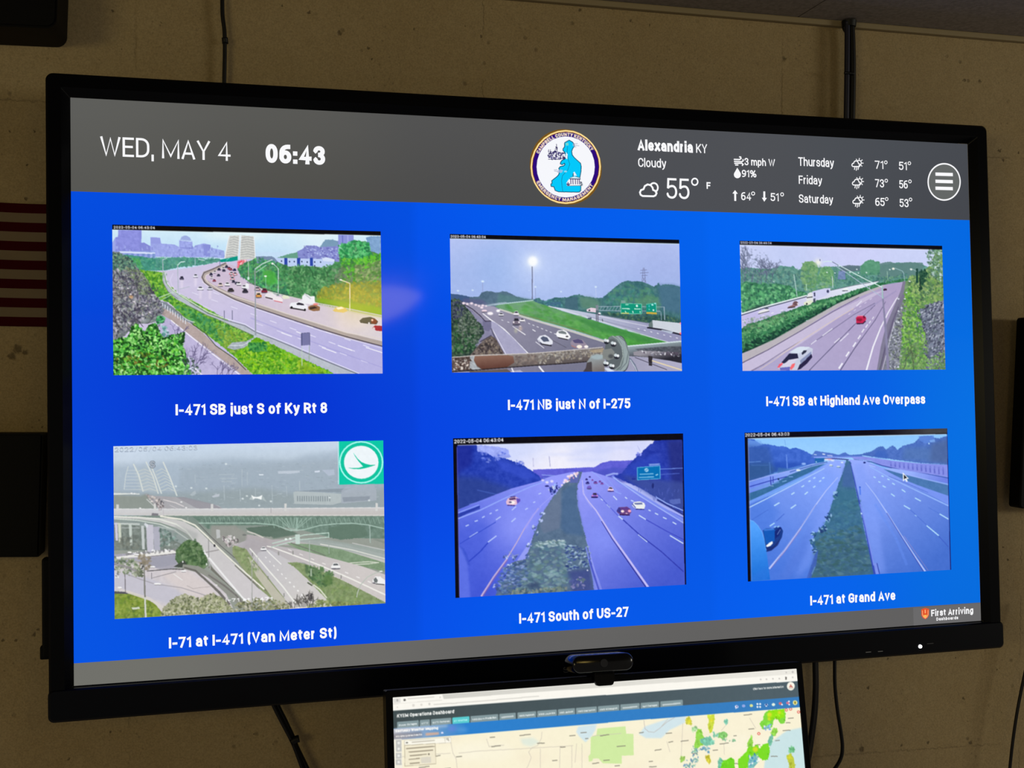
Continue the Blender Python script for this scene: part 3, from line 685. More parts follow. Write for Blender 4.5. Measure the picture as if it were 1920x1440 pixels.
    s.poly('1130,656 1146,653 1152,660 1150,672 1140,676 1130,672', (130, 134, 132)), s.poly('1132,690 1142,690 1152,696 1140,698', (206, 214, 230)), s.line('1136,690 1146,696', 1.4, (226, 236, 240))
    for x, y in ((1137, 638), (1150, 643), (1156, 666), (1136, 680), (1147, 685)):
        s.ell((x, y + 3), 5, 4.4, (40, 42, 52)), s.ell((x - 2, y), 3, 3, (206, 216, 220)), s.ell((x + 2.4, y + 1), 2.4, 2.8, (236, 240, 244))
    s.ell((1145, 668), 5, 4, (60, 64, 70), .7, 1)
    s.poly('842,437 1280,447 1280,456.8 842,447.4', (8, 8, 16)), s.line('843,447.6 1280,457.6', 1.2, (206, 228, 250), .7)
    s.text('2022-05-04 06:43:04', (845, 446), (911, 447), 5, .2, (236, 236, 244))
    s.blur(.5), s.crisp(.8, 1.6), s.grain(4)
    return q, s.done()


def picture_red_car():
    q = QUADS['red_car']
    s = Paint(q, 384, 242, 13)
    s.fill((204, 212, 248), (196, 204, 242))
    s.glow((1480, 480), 50, (192, 204, 244), .7), s.glow((1600, 475), 60, (206, 208, 248), .7)
    # far woods
    s.poly('1385,505 1400,502 1440,506 1455,502 1462,499 1480,501 1486,499 1496,507 1506,500 1515,505 1560,500 1590,500 1612,499 1640,494 1652,497 1680,492 1720,492 1740,500 1740,545 1385,560', (98, 150, 140), edge=1.2, tex=18)
    s.poly('1575,500 1590,497 1612,498 1612,508 1575,510', (96, 116, 128), .9, edge=.8)
    s.poly('1640,496 1668,490 1680,494 1700,491 1730,492 1730,520 1645,520', (96, 132, 130), .9, edge=1)
    s.poly('1502,503 1506,494 1513,490 1522,490 1530,494 1534,502 1532,520 1528,540 1506,540 1500,520', (122, 166, 118), edge=1.2, tex=16)
    s.poly('1538,505 1546,500 1556,500 1562,508 1563,535 1540,540 1532,525', (106, 160, 114), edge=1.2, tex=16)
    s.poly('1614,498 1622,490 1632,486 1640,490 1648,490 1650,500 1648,515 1616,516 1612,508', (92, 152, 122), edge=1.2, tex=14)
    s.leaves('1385,506 1500,505 1560,520 1560,548 1500,555 1385,560', [(70, 116, 112), (110, 158, 140), (86, 136, 124), (130, 170, 156)], 420, 2, 2, a=.5)
    s.leaves('1504,494 1530,494 1562,508 1562,545 1510,548', [(96, 150, 96), (140, 184, 128), (84, 140, 100)], 260, 1.8, a=.5)
    s.leaves('1565,512 1650,512 1650,530 1565,545', [(70, 130, 110), (96, 150, 124), (60, 110, 110)], 200, 1.8, a=.6)
    s.poly('1572,508 1584,508 1585,524 1570,524', (120, 134, 190), .8, tex=20, cell=3)
    s.leaves('1650,520 1700,512 1700,526 1650,528', [(84, 136, 120), (110, 160, 120), (60, 100, 110)], 90, 1.8, a=.6)
    for x, y in ((1593, 511), (1606, 505), (1668, 505), (1565, 512), (1550, 511), (1450, 529), (1609, 512), (1624, 511)):
        s.ell((x, y), 1.6, 1.1, (224, 240, 240), .9)
    # bare trees at the left
    for x, y, n in ((1394, 540, 20), (1398, 520, 20), (1410, 540, 18), (1418, 545, 18), (1428, 535, 19), (1434, 540, 20), (1445, 530, 16), (1390, 510, 17)):
        s.twigs((x, y), -1.5 + s.rng.normal(0, .12), n * 1.2, 1.7, (92, 100, 126), 4, .42, .75)
        s.twigs((x + 3, y - 15), -1.4 + s.rng.normal(0, .2), n, 1.2, (104, 112, 140), 4, .45, .7)
    s.leaves('1389,468 1412,466 1440,478 1452,500 1440,525 1389,525', [(120, 130, 160), (140, 150, 178), (104, 120, 140)], 170, 1.1, a=.45)
    s.leaves('1389,505 1450,505 1500,515 1495,540 1389,545', [(84, 130, 120), (66, 104, 110), (120, 160, 140)], 220, 1.8, a=.55)
    # left shrubs and carriageway
    s.poly('1386,535 1400,528 1425,534 1450,533 1480,536 1495,545 1514,550 1510,556 1465,570 1430,580 1392,590', (70, 134, 100), edge=1.6, tex=24)
    s.leaves('1389,535 1425,532 1455,534 1490,543 1510,552 1430,576 1392,586', [(96, 170, 116), (60, 124, 90), (130, 200, 144), (46, 100, 80), (84, 160, 106)], 520, 2.4, 1.7, a=.75)
    s.poly('1400,582 1420,575 1440,570 1445,574 1415,584 1395,592', (36, 56, 62), .8, soft=2)
    s.ramp('1388,590 1430,578 1510,556 1570,541 1620,530 1650,526 1640,532 1600,545 1560,558 1500,578 1450,596 1391,616', (1420, 600), (196, 190, 232), (1600, 538), (226, 232, 244))
    s.line('1388,590 1430,576.5 1465,567 1512,554.5', 2.4, (226, 236, 244)), s.line('1388,592.5 1430,579 1465,569.5 1512,556.5', 1.4, (52, 60, 84)), s.line('1555,545 1600,535 1650,526', 1.2, (60, 84, 92), .8)
    s.dash((1392, 604), (1480, 578), 5, .3, 1.2, (240, 240, 250)), s.line('1447,594 1458,590', 2, (110, 120, 136), .8)
    # central hedge
    s.poly('1388,618 1400,608 1425,602 1450,592 1475,585 1500,575 1530,564 1580,552 1610,541 1622,539 1650,530 1690,523 1712,521 1712,526 1680,529 1655,534 1620,548 1570,570 1510,604 1450,640 1420,655 1391,668', (60, 122, 84), edge=1.5, tex=26)
    s.leaves('1391,620 1450,594 1500,578 1580,555 1620,543 1650,534 1620,545 1570,566 1510,598 1450,632 1392,660', [(66, 140, 90), (40, 96, 66), (96, 166, 112), (50, 112, 76), (84, 140, 100)], 620, 2.2, 1.8, a=.75)
    s.leaves('1392,600 1470,588 1472,600 1400,625', [(90, 140, 90), (130, 150, 120), (110, 130, 110)], 90, 2, a=.4)
    s.leaves('1391,650 1450,622 1510,592 1580,560 1622,544 1622,549 1570,572 1510,606 1450,642 1391,670', [(24, 64, 50), (36, 84, 60), (20, 50, 48)], 240, 2, 2, a=.75)
    s.leaves('1391,622 1450,596 1500,580 1580,556 1620,544 1600,550 1500,590 1450,612 1392,640', [(110, 176, 116), (130, 190, 134)], 150, 1.5, 2, a=.7)
    s.line('1392,664 1450,634 1510,600 1570,568 1620,546', 2.4, (26, 60, 56), .7, 1.2)
    # main carriageway
    s.ramp('1389,664 1450,639 1510,605 1570,571 1620,548 1655,534 1698,527 1694,540 1690,556 1680,577 1666,612 1656,652 1646,694 1389,698', (1450, 690), (176, 168, 206), (1670, 545), (176, 162, 200))
    s.poly('1389,665 1450,637 1510,603 1570,569 1620,547 1655,534 1660,536 1610,557 1560,582 1500,620 1440,655 1391,680', (188, 182, 186), .9)
    s.poly('1391,680 1440,656 1500,622 1560,586 1640,548 1655,545 1580,590 1500,645 1420,690 1405,697 1389,697', (206, 196, 222), .8)
    s.line('1391,681 1440,656 1500,621 1560,585 1610,557', 1.6, (84, 76, 106), .9, .9)
    s.line('1408,696 1430,684 1470,658 1500,640', 2.2, (110, 100, 130), .7, 1), s.line('1424,693 1450,676 1500,640 1550,608 1600,578', 1.2, (226, 206, 186), .8)
    s.line('1515,696 1560,650 1605,605 1640,572', 1.6, (84, 80, 116), .85, .9), s.line('1574,695 1600,655 1640,600 1660,565', 1.8, (84, 80, 116), .85, .8)
    s.line('1518,646 1560,618 1600,590 1640,568', 1.4, (96, 92, 128), .6)
    for P in ('1519,646 1530,638', '1541,630 1560,616', '1563,643 1574,634', '1574,640 1590,625', '1605,574 1615,564'):
        s.line(P, 1.5, (232, 230, 248))
    for x, y, w in ((1575, 686, 3.4), (1588, 664, 3), (1601, 646, 2.8), (1610, 632, 2.4), (1617, 620, 2.2), (1624, 611, 2), (1630, 604, 1.6), (1636, 596, 1.5)):
        s.line([(x - w, y + w * 1.5), (x + w, y - w * 1.5)], w * .9, (240, 240, 252))
    s.dash((1590, 590), (1640, 555), 5, .4, 1, (226, 220, 240))
    s.line('1623,695 1636,650 1650,615 1665,585 1680,560 1692,548', 3, (240, 240, 252), 1, 1.2)
    s.line('1600,600 1640,570 1680,545', 3, (150, 142, 186), .4)
    # right verge: rail, shrubs, rock
    s.line('1696,527 1692,545 1688,556 1679,578 1665,612 1656,650 1648,698', 7, (128, 124, 148), 1, 12)
    s.poly('1698,527 1712,522 1740,500 1760,462 1770,462 1775,697 1646,697 1658,650 1668,612 1682,578 1692,556', (110, 144, 100), edge=.8, tex=26)
    s.line('1694,552 1684,576 1670,612 1661,650 1652,698', 5, (120, 116, 140), 1, 9)
    s.poly('1664,640 1680,592 1692,566 1700,575 1690,620 1684,696 1656,696', (128, 132, 146), tex=36, cell=3)
    s.leaves('1666,640 1682,592 1692,570 1696,610 1686,694 1666,694', [(96, 100, 110), (166, 170, 182), (126, 140, 120), (80, 84, 96), (196, 200, 210)], 240, 1.5, 1.6, a=.8)
    s.poly('1720,580 1735,570 1750,566 1775,560 1775,697 1735,690 1728,640 1716,610', (112, 118, 140), tex=36, cell=4)
    s.leaves('1720,580 1750,566 1771,562 1772,690 1738,690 1730,640 1718,605', [(70, 74, 96), (146, 154, 172), (110, 120, 140), (186, 192, 206), (96, 112, 116), (54, 58, 78)], 560, 1.7, 2, a=.75, dirn=-.8)
    gl = [(110, 170, 60), (86, 146, 66), (136, 190, 84), (70, 124, 70), (150, 196, 110)]
    s.leaves('1697,545 1712,525 1722,530 1722,575 1728,610 1738,640 1735,690 1690,692 1690,620 1694,580', gl, 760, 2, 1.4, a=.8)
    s.leaves('1700,520 1740,505 1766,462 1768,560 1745,568 1725,580 1712,560', [(110, 156, 84), (136, 170, 96), (84, 124, 84), (70, 104, 76), (160, 186, 120)], 560, 2.2, a=.8)
    s.leaves('1735,470 1766,464 1768,530 1745,520', [(120, 160, 130), (80, 116, 104), (196, 216, 220), (96, 136, 100)], 200, 1.9, a=.8)
    s.leaves('1690,650 1740,640 1735,694 1680,694', [(110, 140, 90), (130, 160, 110), (90, 120, 90)], 160, 1.8, a=.6)
    s.leaves('1740,670 1772,655 1773,694 1700,694', [(110, 160, 80), (140, 180, 110), (90, 130, 80)], 160, 1.8, a=.7)
    s.poly('1717,503 1721,503 1721,530 1717,530', (30, 70, 62)), s.leaves('1724,505 1738,505 1736,525 1724,545', [(30, 70, 56), (50, 90, 70)], 60, 2.2, a=.9), s.line('1724,520 1725,540', 1.6, (40, 60, 50))
    s.twigs((1692, 693), -1.3, 22, 1.6, (80, 96, 80), 3, .4), s.twigs((1712, 693), -1.6, 22, 1.6, (84, 100, 76), 3, .4)
    s.line('1648,695 1662,640 1674,600 1684,575', 2.4, (96, 88, 118), .9, 1.4), s.line('1653,694 1664,652 1676,604', 1.2, (226, 224, 240), .8)
    for x, y in ((1684, 583), (1690, 577), (1684, 604), (1696, 560), (1684, 560), (1699, 548), (1705, 527), (1683, 688)):
        s.ell((x, y), 2, 1.4, (216, 222, 232), .9)
    # vehicles
    s.poly('1511,562 1514,551 1520,548 1525,550 1525,565 1518,572 1512,570', (226, 228, 232)), s.poly('1522,547 1545,541 1556,540.5 1556.5,547 1549,554 1527,564 1524,562', (206, 208, 240)), s.line('1512,558.5 1523,557', 1.8, (70, 76, 84)), s.poly('1525,549 1528,548.5 1528,556 1525.5,556', (60, 62, 96)), s.ell((1551.5, 546.5), 2.4, 3, (70, 74, 110)), s.poly('1524,561 1528,559 1528,568 1524,568', (70, 80, 100)), s.poly('1507,567 1520,563 1524,566 1514,573 1506,571', (226, 232, 206)), s.ell((1512, 570), 1.6, 2, (70, 70, 70))
    s.poly('1476,576 1485,572.5 1486,568 1492,565 1496,568 1495,573 1484,578', (150, 110, 112)), s.ell((1491, 569), 4.5, 4, (112, 84, 92)), s.line('1476,578 1490,576', 1.8, (60, 50, 62)), s.ell((1495, 570), 1.6, 1.2, (240, 226, 226))
    s.poly('1420,588 1424,584 1436,580 1443,581 1440,585 1426,590', (234, 234, 236)), s.line('1421,589.5 1442,584', 1.3, (80, 82, 100)), s.ell((1437, 579), 4, 1.4, (90, 100, 116))
    s.poly('1578,545 1581,541 1586,539 1590,541 1591,545', (236, 240, 244)), s.line('1578,545.5 1589,545', 1.2, (60, 66, 90))
    s.poly('1655,543 1658,540.5 1662,541 1662.5,544 1656,545', (60, 36, 56))
    s.poly('1604.5,605 1604,596 1608,592 1616,592 1622,593.5 1623.5,598 1621,603 1615,607.5 1606,607', (200, 40, 84)), s.poly('1605,601 1606,597 1614,597 1616,599 1613,603', (150, 30, 60)), s.line('1606,592.5 1617,592', 1.6, (240, 140, 166)), s.line('1605,607 1617,606.5 1622,602', 2.2, (60, 36, 66)), s.poly('1617,592 1620,592 1622,597 1618,597', (120, 24, 52))
    s.poly('1456,690 1461,683 1480,664 1492,653 1500,650 1516,651 1523,654 1522,664 1500,682 1493,694 1463,694', (200, 206, 226)), s.poly('1477,662 1493,652 1500,650 1518,651 1505,660 1496,663 1482,661', (216, 226, 240)), s.poly('1479,663 1494,663 1496,672 1484,676 1468,682 1464,680', (40, 40, 70)), s.poly('1464,688 1478,675 1496,672 1488,680 1478,687', (216, 212, 232)), s.poly('1502,662 1506,657 1512,657 1510,661 1503,666', (44, 50, 72)), s.poly('1498,684 1508,676 1520,663 1522,670 1512,682 1500,692 1494,694', (40, 36, 72)), s.poly('1499,676 1520,659 1520,664 1500,683', (140, 150, 186))
    s.poly('1456,690 1460,683 1467,680 1466,684 1460,690', (240, 96, 116)), s.poly('1480,690 1484,683 1490,681 1488,688 1482,694', (246, 110, 116)), s.poly('1461,690 1480,688 1480,695 1462,695', (110, 110, 190))
    # lamp posts
    s.line('1653,534 1656,575 1660,620 1664,694', 2.4, (138, 134, 166), 1, 5.5), s.line('1653,534 1654.5,560', 2.6, (166, 196, 196))
    s.line('1653,538 1625,525 1600,512 1572,497 1558,490.5 1552,490 1543,491.5', 1.7, (214, 238, 236), 1, 1.2), s.line('1654,557 1635,545 1610,528 1590,514 1565,498', 1.3, (176, 190, 214)), s.line('1560,491 1572,498', 1.2, (110, 116, 150))
    s.glow((1533, 492), 6, (246, 246, 226), .9), s.ell((1537, 488), 1, 2, (120, 126, 160))
    s.line('1488,515 1491,535 1494,557', 1.4, (180, 208, 206)), s.line('1511,533 1512,545', 1.4, (176, 214, 190)), s.line('1560,518 1561,540', 1.6, (190, 210, 206)), s.line('1630,534 1630,541', 1.4, (180, 200, 200))
    s.ell((1674.5, 503.5), 2.6, 2, (255, 250, 236), 1, .6), s.line('1677,502 1692,508 1694,512 1696,527', 1.2, (150, 184, 190)), s.ell((1708, 504.5), 2.2, 1.8, (236, 246, 240), 1, .5), s.line('1710,504 1718,508', 1, (170, 190, 190)), s.line('1663,508 1664,524', 1.2, (150, 186, 170))
    s.poly('1385,450 1770,457.5 1770,467.4 1385,460', (8, 8, 18)), s.line('1386,460.4 1732,466.8', 1, (226, 232, 250), .7)
    s.text('2022-05-04 06:43:04', (1388.5, 458), (1446.5, 458.8), 4.4, .2, (214, 214, 236))
    s.blur(.45), s.crisp(.8, 1.6), s.grain(4)
    return q, s.done()


def picture_grey_interchange():
    q = QUADS['grey_interchange']
    s = Paint(q, 508, 316, 14)
    s.fill((196, 212, 230), (170, 182, 184))
    s.ramp('210,820 724,820 724,960 210,960', (460, 835), (200, 216, 234), (460, 945), (160, 170, 174))
    s.glow((240, 850), 40, (210, 222, 238), .5)
    # misty hillside
    s.poly('210,872 260,870 330,866 400,862 440,858 480,861 540,864 580,852 640,846 724,842 724,955 210,955', (166, 182, 198), .75, soft=5)
    s.poly('340,878 400,872 470,868 560,866 640,860 724,868 724,955 330,955', (158, 172, 184), .6, soft=5)
    s.poly('210,925 330,925 480,915 580,930 724,915 724,955 210,955', (146, 158, 158), .6, soft=5)
    for i in range(240):
        x, y = s.rng.uniform(330, 715), s.rng.uniform(868, 946)
        s.line([(x, y), (x + s.rng.uniform(2, 9), y + s.rng.normal(0, .6))], s.rng.uniform(.7, 1.8), (188, 200, 208) if s.rng.random() < .5 else (138, 152, 160), .35)
    for P in ('410,890 440,889', '412,897 445,897', '415,903 435,903', '454,880 454,912', '464,885 464,910', '420,910 421,938', '450,917 451,940', '479,915 479,935', '510,910 511,945', '537,912 538,930', '562,902 562,920', '366,890 366,905'):
        s.line(P, 1.2, (186, 198, 204), .7)
    s.poly('521,884 525,883 562,882 562,886 545,888 522,888', (198, 208, 220), .8), s.poly('590,883 600,882 600,885 590,886', (214, 222, 236)), s.poly('604,881 626,880 628,890 616,892', (186, 196, 214), .7), s.poly('486,889 494,889 494,891 486,891', (224, 232, 240))
    s.poly('550,923 555,921 600,923 640,926 640,942 625,946 552,944', (182, 192, 194), .9), s.poly('553,921 640,923 660,915 615,917', (138, 150, 160), .8)
    for i in range(15):
        x = 557 + i * 4.3
        s.poly([(x, 930), (x + 2, 930), (x + 2, 940), (x, 940)], (128, 140, 146), .8)
    s.poly('640,920 650,912 700,908 706,920 706,938 640,944', (172, 180, 192), .7), s.poly('642,932 694,930 692,938 644,941', (136, 146, 158), .7)
    s.line('550,944 625,946', 1, (196, 204, 206), .6)
    s.poly('471,928 476,931 480,932 486,931 492,928 490,937 484,935 479,934 474,937', (244, 248, 246)), s.poly('467,936 472,930 476,938', (192, 202, 202), .8), s.poly('490,936 493,930 500,941', (184, 196, 196), .7)
    for x, y in ((330, 912), (359, 915), (387, 916), (463, 930), (455, 935), (508, 940), (618, 933), (692, 938), (486, 948), (424, 870)):
        s.ell((x, y), 2, 1.5, (232, 240, 240), .9, .5)
    s.poly('397,931 404,927 412,926 411,931 400,933', (198, 204, 214), .8), s.poly('356,928 366,919 368,926 360,930', (182, 192, 198), .7)
    # dark bank and river bridge
    s.poly('210,928 264,930 275,926 300,945 292,955 210,955', (144, 152, 146), soft=2), s.poly('210,926 240,925 240,927 210,928', (228, 232, 226)), s.line('213,925.5 262,926.5', 2, (222, 226, 222), .9)
    s.ramp('272,926 290,930 330,932 370,940 410,948 420,956 300,956 285,942', (290, 930), (166, 164, 168), (380, 955), (176, 178, 182))
    s.poly('330,932 345,932 400,945 420,955 372,955', (150, 148, 156), .8), s.line('306,937 330,943 345,950', 1.6, (222, 216, 216)), s.line('275,936 290,950', 1.6, (206, 208, 208)), s.line('318,947 335,955', 1.2, (200, 196, 200))
    s.leaves('272,927 300,935 304,952 292,950', [(206, 190, 180), (120, 116, 116), (230, 222, 216)], 60, 1.2, a=.8)
    s.leaves('292,940 306,940 306,956 296,956', [(120, 110, 112), (214, 206, 206), (90, 90, 96)], 40, 1.3, a=.8)
    for x, y in ((340, 941.5), (349, 952), (263, 953), (247, 925), (252, 926)):
        s.ell((x, y), 2, 1.3, (240, 240, 240), .9)
    arch = (216, 222, 218)
    s.poly('262,884 254,870 250,870 262,922 300,924 296,890 276,870', (186, 196, 198), .35, soft=2)
    s.line('241,874 236,892 233,918', 1.3, arch, .8), s.line('250.5,870 260,890 268.5,922', 2.2, arch), s.line('274,866 287,893 297,926', 2, arch), s.line('283,872 294,900 303,926', 2, arch), s.line('306,866 318,893 332,930', 2.2, arch)
    for i in range(7):
        y = 882 + i * 6
        s.line([(239 - i * .8, y), (256 + i * 1.6, y)], 1, arch, .55)
        x0, x1 = 256 + i * 1.8, 286 + i * 1.8
        s.line([(x0, y + 3), ((x0 + x1) / 2, y - 2), (x1, y + 4)], 1.3, (206, 210, 204), .7)
        x0, x1 = 292 + i * 1.8, 315 + i * 2.4
        s.line([(x0, y + 3), ((x0 + x1) / 2, y - 3), (x1, y + 4)], 1.3, (208, 214, 206), .7)
    s.line('243,918 334,920', 1, (200, 204, 204), .5)
    # elevated deck
    s.ramp('210,954 350,954 724,951 724,967.5 350,967.5 210,966', (460, 953), (206, 206, 208), (460, 967), (198, 194, 192))
    s.line('210,954.5 350,954.5 724,951.5', 1.2, (226, 226, 226)), s.line('300,967 724,966.5', 1.8, (226, 224, 218))
    for x, y0 in ((220.5, 946), (290.5, 945), (397.5, 945), (535, 944), (706, 943)):
        s.poly([(x - 2, y0), (x + 2.4, y0), (x + 2.2, 958), (x - 2, 958)], (212, 212, 210))
    s.poly('285,962 297,963 297,967 284,967', (128, 126, 132)), s.line('306,955 307,967', 1.2, (190, 184, 190)), s.line('508,952 508,962', 1.2, (160, 160, 162))
    s.leaves('296,950 305,950 303,957 298,957', [(100, 96, 100), (200, 190, 190)], 20, 1)
    # ground below the deck
    s.ramp('210,967 724,967 724,1170 210,1170', (460, 968), (126, 142, 134), (460, 1010), (150, 156, 148))
    s.poly('360,968 724,968 724,1010 620,1008 560,992 500,985 440,985 390,992', (112, 136, 124), tex=18)
    s.poly('460,990 520,984 545,1000 520,1006 480,1006', (96, 116, 104), edge=1), s.poly('505,998 545,994 560,1002 512,1010', (100, 120, 108), soft=1)
    s.poly('615,990 640,984 670,982 684,990 690,1004 676,1008 640,1012 618,1008', (100, 124, 110), edge=1.2)
    s.line('372,981 420,981 480,981 515,984 545,995 570,993 600,985 630,982 660,981 690,984 720,991', 1.8, (176, 202, 190), .9)
    for i in range(38):
        x = 384 + i * 9
        s.line([(x, 970), (x + 4, 982 if abs(x - 550) > 40 else 990)], 1, (164, 192, 178), .7), s.line([(x + 8, 970), (x + 4, 982 if abs(x - 550) > 40 else 990)], 1, (140, 168, 154), .6)
    for i in range(9):
        s.line([(546 + i * 1, 994), (520 + i * 8, 970)], 1.1, (180, 206, 194), .6)
    s.line('557,970 556,996', 3, (172, 200, 188), .6), s.line('693,984 694,1018', 2.4, (170, 190, 182), .8), s.line('352,970 352,978', 1, (180, 190, 186), .6)
    for i in range(26):
        s.ell((384 + i * 4.4, 976 + (i % 3)), 1.6, 2.4, (96, 116, 110), .6)
    # far roads on the right
    s.ramp('440,1000 480,1004 510,1012 560,1010 640,1020 724,1040 724,1056 620,1030 560,1022 500,1022 450,1020', (500, 1010), (178, 172, 174), (700, 1045), (196, 196, 192))
    s.poly('540,1012 600,1010 660,1020 724,1030 724,1050 640,1030', (158, 170, 166), .8, soft=1), s.line('600,1020 660,1031 724,1048', 2, (226, 226, 218), .9), s.line('660,1018 724,1032', 1.6, (206, 206, 206), .8)
    s.poly('536,1018 580,1020 640,1030 724,1056 724,1072 640,1054 580,1040', (130, 154, 124), tex=14), s.line('648,1056 690,1053 710,1054.5 690,1057 652,1059', 1.8, (206, 212, 196))
    s.line('545,1018 580,1030 610,1042', 2, (116, 124, 112), .9), s.line('700,1010 724,1018', 4, (130, 140, 132), .6)
    s.poly('395,985 440,985 462,1000 462,1024 440,1022 405,1030 395,1015', (150, 152, 146), soft=1.5), s.line('463,996 478,1001 494,1008', 2.6, (204, 202, 194)), s.poly('405,993 412,993 413,1008 406,1010', (190, 192, 192))
    # merging carriageways
    s.ramp('438,1022 470,1010 510,1022 560,1030 620,1046 680,1062 724,1078 724,1130 640,1092 570,1055 548,1054 600,1112 610,1140 560,1140 520,1100 490,1070', (470, 1020), (180, 176, 180), (660, 1085), (206, 200, 198))
    s.poly('462,1010 500,1016 520,1030 486,1032 452,1028', (172, 166, 170), .7, soft=2)
    s.ramp('484,1036 505,1030 545,1053 560,1060 625,1140 545,1145 500,1078 478,1048', (500, 1045), (196, 194, 198), (590, 1130), (210, 206, 202))
    s.line('496,1028 512,1044 527,1058', 1.8, (238, 238, 234)), s.line('468,1028 480,1042 500,1066 530,1100 560,1140', 2, (236, 236, 230), 1, 2.8), s.line('500,1024 510,1026 540,1037 600,1060 660,1086 724,1116', 2, (238, 236, 230), 1, 2.8)
    s.dash((497, 1044), (572, 1122), 10, .3, 1.4, (240, 240, 238), 3), s.dash((540, 1030), (710, 1098), 8, .3, 1.2, (236, 232, 230), 2.4), s.line('527,1030 550,1036', 1, (170, 160, 160), .6)
    s.line('590,1062 650,1094 724,1132', 3, (214, 208, 196), .8)
    # green wedges
    s.poly('538,1055 556,1054 580,1060 610,1074 650,1092 724,1130 724,1150 640,1150 616,1128 575,1085 550,1062', (132, 150, 106), edge=.8, tex=20)
    s.leaves('580,1085 620,1090 660,1100 690,1125 640,1145 612,1122', [(126, 150, 92), (112, 136, 90), (144, 164, 108)], 180, 2.2, a=.5)
    s.leaves('570,1058 600,1062 622,1075 622,1096 600,1100 578,1080', [(84, 116, 76), (104, 138, 92), (126, 150, 110), (66, 96, 66)], 150, 2.4, a=.8)
    s.ell((614, 1088), 9, 11, (92, 124, 72), .8, 2), s.ell((575, 1068), 3.4, 8, (92, 118, 84), .9, 1), s.ell((592, 1070), 5, 6, (92, 120, 84), .8, 1), s.line('587,1096 600,1106 612,1121', 2.6, (216, 220, 200)), s.line('576,1092 585,1098', 2.4, (86, 96, 76))
    s.poly('436,1022 462,1030 474,1048 500,1080 530,1118 545,1140 520,1142 480,1096 450,1060 436,1040', (140, 152, 112), tex=16), s.poly('462,1040 478,1056 520,1108 552,1145 528,1145 480,1080', (196, 192, 178), .9)
    s.line('456,1075 490,1102 500,1108', 2, (120, 116, 104), .8), s.leaves('440,1024 462,1032 486,1070 470,1072 444,1045', [(120, 142, 96), (146, 166, 116)], 80, 2, a=.5)
    for x, y in ((473, 1036), (476, 1056), (502, 1080), (532, 1112), (522, 1034), (549, 1033), (639, 1078)):
        s.line([(x, y), (x, y + 7)], 2, (132, 134, 128), .8)
    # curved ramp
    ramp = '210,967 270,970 320,972 345,978 370,992 392,1014 420,1040 450,1068 486,1104 510,1124 480,1130 462,1130 430,1098 400,1066 385,1042 372,1020 352,1002 330,990 300,980 260,974 210,972'
    s.ramp(ramp, (300, 975), (198, 198, 196), (450, 1090), (206, 202, 204))
    s.line('210,969 260,970 300,974 330,983 350,996 362,1012', 2.4, (226, 228, 220)), s.line('300,968 340,974 366,985 385,1003 410,1028 440,1056 470,1083 495,1105', 2.8, (232, 230, 218)), s.line('362,1012 375,1022 385,1038 405,1062 430,1092 452,1118 470,1138', 2.8, (236, 236, 236), 1, 3.4)
    s.line('372,982 392,1003 412,1022 440,1046', 1.4, (96, 96, 96), .8), s.line('440,1060 472,1090 486,1104', 1.6, (96, 96, 84), .7), s.line('385,1036 410,1031', 1.6, (150, 146, 146)), s.ell((402, 1023), 1.8, 2.6, (60, 60, 66))
    s.poly('210,971 260,975 300,982 330,992 352,1008 362,1016 340,1020 300,1000 250,984 210,980', (146, 158, 156), .9)
    s.line('210,972.5 260,976 300,983 325,993 350,1010 360,1016', 1.8, (212, 220, 212))
    # columns and the yard
    s.poly('210,984 262,986 300,1000 340,1020 330,1032 210,1032', (122, 132, 126), tex=22), s.line('214,982 262,983', 3, (196, 204, 200)), s.line('296,988 330,994', 3, (180, 190, 186), .8), s.line('228,990 262,990', 2, (170, 178, 176), .8)
    for x0, x1, y0, y1, c in ((215, 220, 980, 1014, (206, 202, 218)), (221, 226.5, 981, 1018, (206, 212, 196)), (241.5, 247, 983, 1023, (196, 206, 200)), (264.5, 270, 986, 1030, (196, 202, 202)), (274, 287, 984, 1036, (198, 196, 208)), (287, 299, 988, 1032, (176, 176, 190)), (313, 317.5, 998, 1024, (180, 194, 186))):
        s.poly([(x0, y0), (x1, y0), (x1 + 1.5, y1), (x0 + 2, y1)], c)
    s.leaves('298,990 330,1000 335,1020 300,1025', [(120, 150, 140), (90, 110, 104), (170, 180, 180)], 70, 2, a=.6), s.leaves('225,1005 262,1005 262,1030 225,1030', [(100, 106, 100), (130, 136, 126)], 70, 2.4, a=.5), s.poly('272,980 278,984 276,990 270,984', (226, 230, 236), .8)
    s.poly('330,985 372,1000 366,1018 340,1012 320,1000', (150, 156, 154), .4, soft=2)
    s.poly('212,1040 260,1036 330,1030 346,1034 332,1064 300,1072 212,1072', (170, 168, 180), tex=10), s.poly('214,1045 244,1041 270,1038 330,1031 330,1037 290,1043 240,1046 214,1049', (232, 230, 226)), s.poly('278,1046 330,1041 330,1058 300,1064 278,1064', (158, 158, 172), .9)
    s.line('276,1044 330,1038', 1.4, (110, 106, 110), .7), s.leaves('230,1036 330,1029 330,1033 240,1041', [(240, 240, 240), (140, 140, 140)], 40, 1.6)
    s.poly('210,1058 260,1055 300,1068 340,1066 380,1076 420,1106 436,1140 300,1160 210,1120', (208, 202, 206), tex=8)
    s.poly('210,1075 250,1074 300,1092 330,1105 350,1125 320,1135 250,1112 210,1100', (196, 194, 206), .9, soft=2), s.poly('300,1075 350,1070 390,1095 410,1120 380,1128 330,1100', (216, 206, 204), .8, soft=3)
